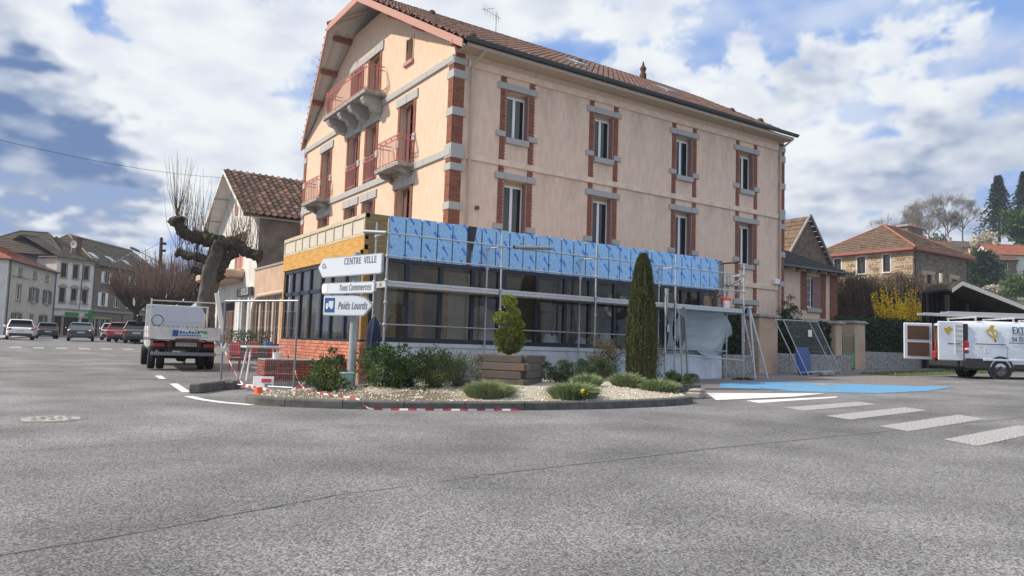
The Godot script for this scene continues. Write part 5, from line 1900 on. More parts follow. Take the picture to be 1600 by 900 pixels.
	b.bbox(Vector3(0, 0.16, 0), Vector3(0.42, 0.3, 0.03), 0.006, Basis.from_euler(Vector3(-0.4, 0, 0)))
	part("board", b, M.white_paint, bx)
	b = Mb.new()
	b.box(Vector3(0.06, 0.22, 0.0), Vector3(0.2, 0.07, 0.032), Basis.from_euler(Vector3(-0.4, 0, 0)))
	part("red_band", b, M.tape_red, bx)
	b = Mb.new()
	b.box(Vector3(0.1, 0.12, 0.04), Vector3(0.14, 0.05, 0.032), Basis.from_euler(Vector3(-0.4, 0, 0)))
	part("black_mark", b, M.letter, bx)
	# mint bucket
	var bk := thing("mint_bucket", "mint green plastic bucket with a wire handle beside the signpost", "bucket", gp(5.02, -13.0, 0.2))
	b = Mb.new()
	b.lathe(Vector3.ZERO, [Vector2(0.1, 0.0), Vector2(0.125, 0.3), Vector2(0.135, 0.31), Vector2(0.135, 0.33), Vector2(0.12, 0.335), Vector2(0.1, 0.05), Vector2(0.0, 0.04)], 22)
	part("pail", b, M.mint, bk)
	b = Mb.new()
	var pts := []
	var rr := []
	for k in 11:
		var a := PI * k / 10.0
		pts.append(Vector3(cos(a) * 0.132, 0.3 - sin(a) * 0.13, 0.03 + sin(a) * 0.1))
		rr.append(0.004)
	b.pipe(pts, rr, 5)
	part("handle", b, M.steel, bk)
	# closed navy parasol
	var pr := thing("closed_parasol", "closed dark navy parasol standing between the shrubs and the glass front", "parasol", gp(6.35, -15.0, 0.15))
	b = Mb.new()
	var rows := []
	for j in 9:
		var v := j / 8.0
		var row := []
		for k in 25:
			var a := TAU * k / 24.0
			var r: float = [0.12, 0.13, 0.125, 0.13, 0.14, 0.15, 0.14, 0.09, 0.01][j] * (1.0 + 0.16 * sin(a * 6.0 + j * 0.4))
			row.append(Vector3(cos(a) * r, 0.45 + v * 1.05, sin(a) * r))
		rows.append(row)
	b.grid(rows)
	part("canopy", b, M.navy_cloth, pr)
	b = Mb.new()
	b.bar(Vector3(0, 0, 0), Vector3(0, 1.52, 0), 0.025, 0.025, 8)
	part("pole", b, M.grey_paint, pr)

func make_clutter() -> void:
	# cafe clutter between the truck and the brick wall
	var b := Mb.new()
	var t := thing("trestle_table", "grubby white trestle table with splayed legs left of the low brick wall", "table", gp(5.15, -19.4))
	b.bbox(Vector3(0, 0.86, 0), Vector3(0.95, 0.05, 0.6), 0.01)
	part("tabletop", b, M.truck_white, t)
	for s in [-0.38, 0.38]:
		for z in [-0.24, 0.24]:
			b = Mb.new()
			b.bar(Vector3(s * 0.85, 0.84, z * 0.7), Vector3(s * 1.12, 0.0, z * 1.3), 0.025, 0.025, 6)
			part("leg", b, M.white_paint, t)
	b = Mb.new()
	b.bbox(Vector3(0, 0.06, 0), Vector3(0.2, 0.12, 0.16), 0.02)
	solo("blue_crate", b, M.sign_blue, "small blue crate on the trestle table", "crate", gp(5.3, -19.4, 0.89))
	for q in [[6.1, -21.3, 0.4, "red plastic chair nearest the low brick wall"], [6.35, -25.5, -0.9, "red plastic chair left of the trestle table"], [5.6, -23.6, 2.2, "red plastic chair behind the trestle table"]]:
		var c := thing("red_chair", q[3], "chair", gp(q[0], q[1]), q[2], "red plastic chairs on the terrace")
		b = Mb.new()
		b.bbox(Vector3(0, 0.44, 0), Vector3(0.44, 0.04, 0.44), 0.015)
		part("seat", b, M.red_plastic, c)
		b = Mb.new()
		b.bbox(Vector3(0, 0.72, -0.22), Vector3(0.42, 0.4, 0.03), 0.012)
		part("backrest", b, M.red_plastic, c)
		for x in [-0.19, 0.19]:
			for z in [-0.2, 0.2]:
				b = Mb.new()
				b.bar(Vector3(x, 0.43, z), Vector3(x * 1.1, 0, z * 1.1), 0.018, 0.018, 6)
				part("leg", b, M.red_plastic, c)
	for q in [[7.6, -32.0, "grey concrete planter with dark leaves in front of the pink wall"], [8.6, -33.0, "grey concrete planter with dark leaves nearest the yellow timber post"]]:
		var c := thing("planter", q[2], "planter", gp(q[0], q[1]), 0.0, "planters on the terrace")
		b = Mb.new()
		b.bbox(Vector3(0, 0.35, 0), Vector3(0.9, 0.7, 0.5), 0.03)
		part("tub", b, M.dark_concrete, c)
		b = Mb.new()
		for k in 500:
			var p := Vector3(rng.randf_range(-0.5, 0.5), rng.randf_range(0.7, 1.25), rng.randf_range(-0.3, 0.3))
			leaf_at(b, p, 0.09, 0.03)
		part("foliage", b, M.leaf_dark, c)
	b = Mb.new()
	b.bbox(Vector3(0, 0.45, 0), Vector3(1.0, 0.3, 0.4), 0.03)
	b.bbox(Vector3(-0.4, 0.15, 0), Vector3(0.06, 0.3, 0.36), 0.01)
	b.bbox(Vector3(0.4, 0.15, 0), Vector3(0.06, 0.3, 0.36), 0.01)
	solo("yellow_bench", b, M.yellow_paint, "low yellow bench against the pale wall right of the truck", "bench", gp(5.4, -29.5))
	# gate pillars, walls, hedges on the right
	for q in [[22.8, 23.9, -17.6, 0.9, 2.12, "stone gate pillar behind the stepladder, widest of the row, with a projecting cap"], [28.85, 29.3, -18.35, 0.5, 2.0, "narrow pink gate pillar left of the green gate"], [31.15, 32.0, -18.9, 0.7, 2.08, "pink gate pillar right of the green gate with a flat cap"]]:
		var w: float = q[1] - q[0]
		var c := thing("gate_pillar", q[5], "pillar", gp((q[0] + q[1]) / 2, q[2] - w / 2))
		b = Mb.new()
		b.bbox(Vector3(0, q[4] / 2 - 0.1, 0), Vector3(w, q[4] + 0.2, w), 0.03)
		part("shaft", b, M.pink_wall if w > 0.5 else M.pink_wall, c)
		b = Mb.new()
		b.bbox(Vector3(0, q[4] + 0.03, 0), Vector3(w + 0.2, 0.07, w + 0.2), 0.015)
		b.bbox(Vector3(0, q[4] + 0.09, 0), Vector3(w + 0.08, 0.06, w + 0.08), 0.02)
		part("cap", b, M.concrete, c)
	for q in [[20.2, 22.75, -17.9, "low stained wall under the hedge left of the wide gate pillar"], [23.95, 29.7, -18.3, "low stained wall under the ivy hedge between the gate pillars"], [32.1, 44.0, -19.4, "low stained wall under the hedge right of the green gate"]]:
		var c := thing("garden_wall", q[3], "wall", gp((q[0] + q[1]) / 2, q[2]))
		var n := int((q[1] - q[0]) / 1.6) + 1
		for k in n:
			b = Mb.new()
			var w: float = (q[1] - q[0]) / n
			b.bbox(Vector3(q[0] + w * (k + 0.5) - c.position.x, 0.3, 0), Vector3(w - 0.012, 0.82, 0.28), 0.02)
			part("wall_block", b, M.concrete, c)
	# green gate
	var g := thing("green_gate", "light green metal garden gate with bars above a solid panel", "gate", gp(30.68, -18.9))
	b = Mb.new()
	for x in [-0.43, 0.43]: b.span(Vector3(x - 0.03, 0.06, -0.02), Vector3(x + 0.03, 1.62, 0.02))
	for y in [0.1, 0.72, 1.5]: b.span(Vector3(-0.4, y, -0.018), Vector3(0.4, y + 0.05, 0.018))
	part("frame", b, M.gate_green, g)
	b = Mb.new()
	b.span(Vector3(-0.4, 0.12, -0.006), Vector3(0.4, 0.74, 0.006))
	part("panel", b, M.gate_green, g)
	for k in 6:
		b = Mb.new()
		b.bar(Vector3(-0.33 + k * 0.13, 0.75, 0), Vector3(-0.33 + k * 0.13, 1.5, 0), 0.009, 0.009, 6)
		part("gate_bar", b, M.gate_green, g)
	# strip of grass under the van
	b = Mb.new()
	rng.seed = 8
	for k in 5000:
		var p := Vector2(rng.randf_range(27.4, 42.0), rng.randf_range(-16.4, -15.0))
		var h := rng.randf_range(0.04, 0.11)
		var tn := rng.randf_range(0.7, 1.3)
		b.col = Color(tn, tn, tn)
		b.leaf(gp(p.x, p.y, 0.02), Vector3(rng.randf_range(-0.4, 0.4), 1, rng.randf_range(-0.4, 0.4)).normalized(), Vector3(rng.randf() - 0.5, 0, rng.randf() - 0.5).normalized(), h, 0.012)
	var gr := solo("verge_grass", b, M.meadow, "narrow strip of short grass behind the white van", "grass")
	gr.set_meta("kind", "stuff")
	b = sheet(27.2, 42.4, -16.5, -14.9, 0.6, 0.02)
	struct("verge_ground", b, M.hill_grass)

# ------------------------------------------------------------------ plants
func rdir() -> Vector3:
	var a := rng.randf() * TAU
	var y := rng.randf_range(-1, 1)
	var r := sqrt(1.0 - y * y)
	return Vector3(cos(a) * r, y, sin(a) * r)

func leaf_at(b: Mb, p: Vector3, l: float, w: float, d := Vector3.ZERO, spread := 1.0, lo := 0.7, hi := 1.25) -> void:
	var dd := (d + rdir() * spread).normalized()
	var s := dd.cross(rdir()).normalized()
	var t := rng.randf_range(lo, hi)
	b.col = Color(t * rng.randf_range(0.9, 1.12), t, t * rng.randf_range(0.75, 1.1))
	b.leaf(p, dd, s, l * rng.randf_range(0.7, 1.25), w)

# a bush of leaf clumps on stems; sprays: how far single shoots stick out
func bush(called: String, label: String, at: Vector3, rx: float, h: float, rz: float, n: int, l: float, w: float, m: String, clumps := 34, tint := Color.WHITE, group := "", cat := "shrub", stemm := "twig") -> Node3D:
	var t := thing(called, label, cat, at, 0.0, group)
	var b := Mb.new()
	var st := Mb.new()
	for k in clumps:
		var d := rdir()
		d.y = d.y * 0.5 + 0.42
		var f := pow(rng.randf(), 0.4)
		var c := Vector3(d.x * rx * f, h * (0.5 + (d.y - 0.42) * 0.95 * f), d.z * rz * f)
		c.y = clampf(c.y, h * 0.12, h * 0.97)
		var bent := Vector3(c.x * 0.3, c.y * 0.55, c.z * 0.3)
		st.col = Color.WHITE
		st.pipe([Vector3(c.x * 0.1, -0.03, c.z * 0.1), bent, c], [0.014, 0.01, 0.004], 5, false)
		var cr := rng.randf_range(0.2, 0.34) * minf(minf(rx, rz), h * 0.5) * 1.25
		var tone := rng.randf_range(0.65, 1.35)
		for i in n / clumps:
			var o := rdir() * cr * pow(rng.randf(), 0.5)
			o.y *= 0.85
			var p := c + o
			if p.y < 0.02: continue
			leaf_at(b, p, l, w, (o.normalized() + Vector3(0, 0.5, 0) + c.normalized() * 0.4), 0.8, 0.75 * tone, 1.15 * tone)
			b.c[-1] = b.c[-1] * tint
			for q in range(1, 5): b.c[-q] = b.col * tint
	part("foliage", b, M[m], t)
	part("stem", st, M[stemm], t)
	return t

func grass_tuft(label: String, at: Vector3, rx: float, rz: float, h: float, n: int, dead: float) -> void:
	var t := thing("grass_tuft", label, "ornamental grass", at, 0.0, "grey-green grass tufts on the gravel")
	var b := Mb.new()
	for k in n:
		var a := rng.randf() * TAU
		var f := sqrt(rng.randf())
		var p := Vector3(cos(a) * rx * f * 0.75, -0.01, sin(a) * rz * f * 0.75)
		var out := Vector3(cos(a) * f * 0.55 + rng.randf_range(-0.3, 0.3), rng.randf_range(0.9, 1.3), sin(a) * f * 0.55 + rng.randf_range(-0.3, 0.3)).normalized()
		var l := h * rng.randf_range(0.6, 1.2) * (1.0 - 0.35 * f)
		var s := out.cross(Vector3(rng.randf() - 0.5, 0.1, rng.randf() - 0.5)).normalized()
		var tn := rng.randf_range(0.65, 1.3)
		var c := Color(tn, tn, tn)
		if rng.randf() < dead: c = Color(tn * 1.6, tn * 1.15, tn * 1.1)
		b.col = c
		var mid := p + out * l * 0.6
		var tip := p + (out + Vector3(cos(a), -0.5, sin(a)) * 0.35).normalized() * l
		var w := 0.006
		b.quad(p - s * w, p + s * w, mid + s * w, mid - s * w)
		b.tri(mid - s * w, mid + s * w, tip)
	part("blades", b, M.grass_tuft, t)

# branching limbs into b, last shoots into tw
func limb(b: Mb, tw: Mb, p: Vector3, d: Vector3, l: float, r: float, depth: int, kids: int, spread: float, up: float, thin: float) -> void:
	var pts := [p]
	var rad := [r]
	var dd := d
	var q := p
	for k in 3:
		dd = (dd + rdir() * 0.16 + Vector3.UP * up * 0.3).normalized()
		q += dd * l / 3.0
		pts.append(q)
		rad.append(lerpf(r, r * 0.6, (k + 1) / 3.0))
	var tgt: Mb = b if depth > 1 else tw
	tgt.pipe(pts, rad, 7 if r > 0.05 else (4 if r > 0.015 else 3), false)
	if depth <= 0: return
	for k in kids:
		var f := rng.randf_range(0.45, 1.0)
		var s: Vector3 = pts[1].lerp(pts[3], f)
		var nd := (dd + rdir() * spread + Vector3.UP * up).normalized()
		limb(b, tw, s, nd, l * rng.randf_range(0.55, 0.8), maxf(r * 0.52, thin), depth - 1, kids, spread, up, thin)

func bare_tree(called: String, label: String, at: Vector3, h: float, depth: int, kids: int, spread: float, up: float, m: String, group := "", trunk_r := 0.14) -> Node3D:
	var t := thing(called, label, "tree", at, 0.0, group)
	var b := Mb.new()
	var tw := Mb.new()
	limb(b, tw, Vector3(0, -0.2, 0), Vector3.UP, h * 0.36, trunk_r, depth, kids, spread, up, 0.009)
	part("trunk", b, M[m], t)
	part("crown", tw, M[m], t)
	return t

func conifer(label: String, at: Vector3, h: float, r: float, n: int) -> void:
	var t := thing("conifer", label, "tree", at, 0.0, "conifers on the hilltop")
	var b := Mb.new()
	b.bar(Vector3.ZERO, Vector3(0, h * 0.97, 0), 0.35, 0.04, 7)
	part("trunk", b, M.bark_dark, t)
	b = Mb.new()
	for k in n:
		var f := pow(rng.randf(), 0.75)
		var tier := fmod(f * 14.0, 1.0)
		var a := rng.randf() * TAU
		var lump := 0.62 + 0.38 * sin(a * 5.0 + floor(f * 14.0) * 2.1)
		var rr: float = r * (1.0 - f) * (0.55 + 0.45 * (1.0 - tier)) * lump * sqrt(rng.randf()) + 0.15
		leaf_at(b, Vector3(cos(a) * rr, h * (0.1 + 0.9 * f) - rr * 0.25, sin(a) * rr), 0.75, 0.17, Vector3(cos(a), -0.3, sin(a)), 0.5, 0.6, 1.4)
	part("crown", b, M.conifer, t)

func leafy_mass(b: Mb, lo: Vector3, hi: Vector3, n: int, l: float, w: float, rough: float) -> void:
	var nz := FastNoiseLite.new()
	nz.frequency = 0.9
	for k in n:
		var p := Vector3(rng.randf_range(lo.x, hi.x), rng.randf_range(lo.y, hi.y), hi.z)
		var d := Vector3(0, 0.3, 1)
		if rng.randf() < 0.3:
			p = Vector3(p.x, hi.y, rng.randf_range(lo.z, hi.z))
			d = Vector3(0, 1, 0.3)
		elif rng.randf() < 0.12:
			p = Vector3(lo.x if rng.randf() < 0.5 else hi.x, p.y, rng.randf_range(lo.z, hi.z))
			d = Vector3(-1 if p.x == lo.x else 1, 0.3, 0)
		p += d.normalized() * (rough * nz.get_noise_3dv(p * 1.4) + rng.randf_range(-0.12, 0.06))
		leaf_at(b, p, l, w, d, 0.9, 0.5, 1.5)

func hedge(called: String, label: String, lo: Vector3, hi: Vector3, n: int, m: String) -> void:
	var at := Vector3((lo.x + hi.x) / 2, lo.y, (lo.z + hi.z) / 2)
	var t := thing(called, label, "hedge", at)
	var b := Mb.new()
	leafy_mass(b, lo - at, hi - at, n, 0.11, 0.035, 0.18)
	part("foliage", b, M[m], t)
	b = Mb.new()
	b.bbox(Vector3(0, (hi.y - lo.y) / 2 - 0.05, 0), Vector3(hi.x - lo.x - 0.25, hi.y - lo.y - 0.2, hi.z - lo.z - 0.25), 0.08)
	part("branches", b, M.bark_dark, t)

func make_plants() -> void:
	rng.seed = 101
	bush("shrub", "loose reddish green shrub at the left end of the island under the tape", gp(4.6, -12.95, 0.13), 0.44, 0.46, 0.38, 1900, 0.055, 0.012, "leaf_green", 40, Color(1.25, 0.95, 0.8))
	bush("shrub", "tall thin green shrub just left of the signpost and mint bucket", gp(4.8, -13.5, 0.15), 0.36, 0.85, 0.3, 1700, 0.06, 0.014, "leaf_green", 26)
	bush("shrub", "biggest dark green shrub right of the signpost", gp(5.85, -12.85, 0.15), 0.68, 0.92, 0.55, 6000, 0.06, 0.014, "leaf_green", 60, Color(0.8, 0.95, 0.85))
	bush("shrub", "olive green shrub between the biggest shrub and the grey lavender", gp(6.5, -12.35, 0.15), 0.6, 0.82, 0.5, 4600, 0.05, 0.011, "leaf_green", 52, Color(1.1, 0.95, 0.8))
	bush("lavender", "silver grey lavender bush left of the timber planter", gp(7.25, -12.75, 0.18), 0.5, 0.76, 0.42, 4600, 0.06, 0.007, "leaf_grey", 46, Color(0.9, 0.95, 1.05))
	bush("shrub", "low dark evergreen shrub just right of the timber planter", gp(9.95, -13.0, 0.24), 0.6, 0.5, 0.45, 3600, 0.04, 0.011, "leaf_dark", 50, Color(1.2, 1.25, 1.1))
	bush("shrub", "low spreading evergreen shrub between the planter and the cypress", gp(11.2, -13.1, 0.25), 0.75, 0.52, 0.45, 4200, 0.04, 0.011, "leaf_dark", 56, Color(1.2, 1.3, 1.15))
	bush("shrub", "twiggy bronze green bush behind the low evergreens, left of the cypress", gp(12.3, -14.2, 0.2), 0.72, 1.12, 0.4, 3400, 0.045, 0.012, "leaf_brown", 60)
	bush("shrub", "bronze green bush hidden partly by the cypress on its right side", gp(13.9, -14.3, 0.15), 0.55, 1.15, 0.4, 2600, 0.045, 0.012, "leaf_brown", 46, Color(0.95, 0.95, 0.9))
	bush("juniper", "low dark juniper at the right tip of the island by the fence", gp(12.35, -11.75, 0.15), 0.6, 0.36, 0.4, 3200, 0.05, 0.008, "leaf_dark", 44, Color(1.3, 1.35, 1.2))
	grass_tuft("wide grass tuft in front of the timber planter", gp(6.95, -11.1, 0.17), 0.55, 0.36, 0.36, 3000, 0.35)
	grass_tuft("grass tuft with a small yellow flower near the kerb", gp(8.35, -10.45, 0.16), 0.6, 0.36, 0.36, 3000, 0.25)
	grass_tuft("rounded green tuft behind the flowering tuft", gp(9.6, -11.6, 0.25), 0.32, 0.28, 0.34, 1800, 0.12)
	grass_tuft("bushy tuft in front of the cypress, left one", gp(10.6, -11.5, 0.24), 0.42, 0.32, 0.36, 2200, 0.1)
	grass_tuft("flat trailing tuft in front of the cypress with dry brown stems", gp(11.0, -10.95, 0.18), 0.62, 0.3, 0.3, 2600, 0.35)
	grass_tuft("small green tuft at the foot of the timber planter", gp(8.05, -11.7, 0.2), 0.22, 0.16, 0.12, 500, 0.1)
	var fl := thing("yellow_flower", "small yellow primrose with green leaves in the flowering tuft", "flower", gp(8.25, -10.1, 0.17))
	var b := Mb.new()
	for k in 40: leaf_at(b, Vector3(rng.randf_range(-0.1, 0.1), rng.randf_range(0, 0.08), rng.randf_range(-0.06, 0.06)), 0.07, 0.02, Vector3.UP, 0.9)
	part("foliage", b, M.leaf_green, fl)
	b = Mb.new()
	for k in 14: leaf_at(b, Vector3(rng.randf_range(-0.04, 0.04), rng.randf_range(0.09, 0.14), rng.randf_range(-0.03, 0.03)), 0.045, 0.018, Vector3.UP, 0.9, 0.9, 1.1)
	part("petals", b, M.forsythia, fl)
	# timber planter from old sleepers
	var at := gp(8.7, -13.15, 0.2)
	var pl := thing("timber_planter", "square planter of weathered grey-brown timber sleepers", "planter", at, 0.62)
	var k0 := 0
	for j in 4:
		for s in 4:
			b = Mb.new()
			var len := 1.16
			var odd := (j + s) % 2
			b.bbox(Vector3(0.07 * (1 if odd else -1), 0.085 + j * 0.165 + rng.randf_range(-0.004, 0.004), 0.52), Vector3(len - 0.02, 0.16, 0.14 + rng.randf_range(-0.01, 0.01)), 0.014)
			part("sleeper", b, M["sleeper_%d" % rng.randi_range(0, 2)], pl, Transform3D(Basis(Vector3.UP, s * PI / 2), Vector3.ZERO))
	for q in [[0.66, 0.25, 0.52], [0.62, 0.58, 0.52], [-0.66, 0.42, 0.52]]:
		b = Mb.new()
		b.box(Vector3(q[0] * 0.985, q[1], q[2]), Vector3(0.02, 0.13, 0.12))
		part("sleeper_end", b, M.end_grain, pl)
	b = Mb.new()
	b.span(Vector3(-0.46, 0.5, -0.46), Vector3(0.46, 0.58, 0.46))
	part("soil", b, M.earth, pl)
	# cloud-pruned topiary
	var tp := thing("topiary", "golden green topiary clipped into five balls, growing in the timber planter", "topiary", at + Vector3(0.0, 0.58, 0.0))
	var st := Mb.new()
	for q in [[[0, 0, 0], [0.05, 0.25, 0.0], [-0.03, 0.7, 0], [0.02, 1.12, 0]], [[0.03, 0, 0], [-0.1, 0.3, 0.05], [-0.14, 0.75, 0]], [[-0.03, 0, 0.02], [0.1, 0.4, 0], [0.12, 0.78, 0]]]:
		var pts := []
		var rr := []
		for k in q.size():
			pts.append(Vector3(q[k][0], q[k][1], q[k][2]))
			rr.append(0.028 - 0.005 * k)
		st.pipe(pts, rr, 6)
	part("stem", st, M.twig, tp)
	var rt := Vector3(0.831, 0, 0.551)
	for q in [[0.0, 0.4, 0.31, 0.62], [0.14, 0.72, 0.15, 0.8], [-0.21, 0.86, 0.125, 1.4], [0.07, 0.96, 0.12, 1.3], [-0.04, 1.22, 0.14, 1.3]]:
		b = Mb.new()
		var c: Vector3 = rt * q[0]
		for k in int(5200 * q[2] * q[2] / 0.1):
			var d := rdir()
			var p: Vector3 = c + Vector3(0, q[1], 0) + d * Vector3(1, 0.92, 1) * q[2] * (0.72 + 0.3 * pow(rng.randf(), 0.6)) * (1.0 + 0.1 * sin(d.x * 9.0) * sin(d.y * 8.0 + 1.0))
			leaf_at(b, p, 0.05, 0.012, d, 0.6, 0.5 * q[3], 1.15 * q[3])
		part("leaf_ball", b, M.leaf_gold, tp)
	# tall clipped cypress
	var cy := thing("cypress", "tall narrow olive green cypress column in the island", "tree", gp(12.95, -13.55, 0.12))
	b = Mb.new()
	var nz := FastNoiseLite.new()
	nz.frequency = 1.0
	for k in 17000:
		var v := pow(rng.randf(), 0.9)
		var a := rng.randf() * TAU
		var r := 0.385 * lerpf(0.94, 1.0, minf(v * 4.0, 1.0)) * (1.0 if v < 0.4 else sqrt(maxf(0.0, 1.0 - pow((v - 0.4) / 0.61, 2.0))) * lerpf(1.0, 0.8, (v - 0.4) / 0.6))
		var flute := nz.get_noise_3d(cos(a) * 4.2, v * 2.2, sin(a) * 4.2)
		r *= 0.93 + 0.22 * flute
		r *= 0.86 + 0.16 * rng.randf()
		var tone := 0.95 + 0.9 * flute
		leaf_at(b, Vector3(cos(a) * r, 0.02 + v * 3.22, sin(a) * r), 0.085, 0.011, Vector3(cos(a) * 0.35, 1.0, sin(a) * 0.35), 0.3, tone * 0.6, tone * 1.25)
	part("foliage", b, M.leaf_cypress, cy)
	b = Mb.new()
	b.pipe([Vector3(0, -0.1, 0), Vector3(0, 1.0, 0), Vector3(0, 2.2, 0), Vector3(0, 3.0, 0)], [0.18, 0.27, 0.24, 0.06], 10)
	part("trunk", b, M.bark_dark, cy)
	# hedges on the right
	hedge("ivy_hedge", "dark ivy hedge between the wide gate pillar and the narrow one", gp(24.1, -19.8, 0.45), gp(28.75, -18.6, 1.95), 9000, "leaf_dark")
	hedge("ivy_hedge", "dark ivy hedge right of the green gate below the yellow forsythia", gp(32.2, -20.8, 0.45), gp(41.0, -19.5, 2.2), 11000, "leaf_dark")
	hedge("ivy_hedge", "dark hedge behind the stepladder left of the wide gate pillar", gp(19.6, -19.4, 0.4), gp(22.7, -18.3, 2.35), 5000, "leaf_dark")
	bush("upright_shrub", "dark pointed evergreen shrub against the wall of the low annex", gp(29.4, -21.0, 0.5), 0.75, 2.9, 0.5, 3600, 0.09, 0.018, "leaf_dark", 40)
	# forsythia
	var fo := thing("forsythia", "bright yellow flowering forsythia above the dark hedge", "shrub", gp(38.2, -20.4, 0.6))
	b = Mb.new()
	st = Mb.new()
	for k in 210:
		var x := rng.randf_range(-2.3, 2.3)
		var top := Vector3(x * 1.18 + rng.randf_range(-0.3, 0.3), rng.randf_range(1.9, 3.0) + 0.75 * sin(x * 2.7 + 0.5) * rng.randf(), rng.randf_range(-0.6, 0.6))
		if k % 11 == 0: top.y += 0.7
		var base := Vector3(x * 0.75, 0.2, rng.randf_range(-0.4, 0.4))
		st.bar(base, top, 0.012, 0.004, 4, false)
		for i in 60:
			var f := rng.randf_range(0.3, 1.0)
			leaf_at(b, base.lerp(top, f) + rdir() * 0.07 * (1.3 - f * 0.9), 0.085, 0.026, Vector3.UP, 1.1, 0.6, 1.2)
	part("flowers", b, M.forsythia, fo)
	part("stem", st, M.twig, fo)
	# great brown mass of bare climbing stems
	var vi := thing("bare_climber", "great brown mass of leafless hanging stems in front of the stone house", "climbing plant", gp(43.3, -24.2, 0.4))
	b = Mb.new()
	st = Mb.new()
	for k in 9000:
		var x := rng.randf_range(-4.3, 4.2)
		var env := 4.4 * (1.0 - 0.3 * pow(absf(x) / 4.3, 2.6)) + 0.35 * sin(x * 2.3) + 0.25 * sin(x * 5.1 + 1.0)
		var z := rng.randf_range(-1.3, 1.3)
		var y := env * (1.0 - 0.75 * pow(rng.randf(), 1.3)) + 0.3
		var p := Vector3(x * 0.83 - z * 0.55, y, x * 0.55 + z * 0.83)
		var l := rng.randf_range(0.4, 1.2)
		var sd := Vector3(rng.randf_range(-0.5, 0.5), 0, rng.randf_range(-0.5, 0.5))
		var up0 := rng.randf_range(-0.1, 0.28)
		var tn := rng.randf_range(0.5, 1.5)
		b.col = Color(tn, tn * 0.93, tn * 0.86)
		b.pipe([p, p + sd * 0.4 + Vector3(0, up0, 0), p + sd * 0.8 + Vector3(0, up0 * 0.5 - l * 0.3, 0), p + sd + Vector3(0, -l, 0)], [0.013, 0.012, 0.01, 0.006], 3, false)
	part("hanging_stem", b, M.twig, vi, Transform3D.IDENTITY, true)
	for k in 9:
		var x := rng.randf_range(-3.4, 3.2)
		var p := Vector3(x * 0.83, 0, x * 0.55)
		st.pipe([p, p + Vector3(0.2, 1.2, 0.1), p + Vector3(-0.3, 2.4, 0.2), p + Vector3(0.6, 3.6, 0.0), p + Vector3(1.2, 4.2, 0.3)], [0.16, 0.13, 0.1, 0.08, 0.04], 7)
	part("trunk", st, M.bark_dark, vi)

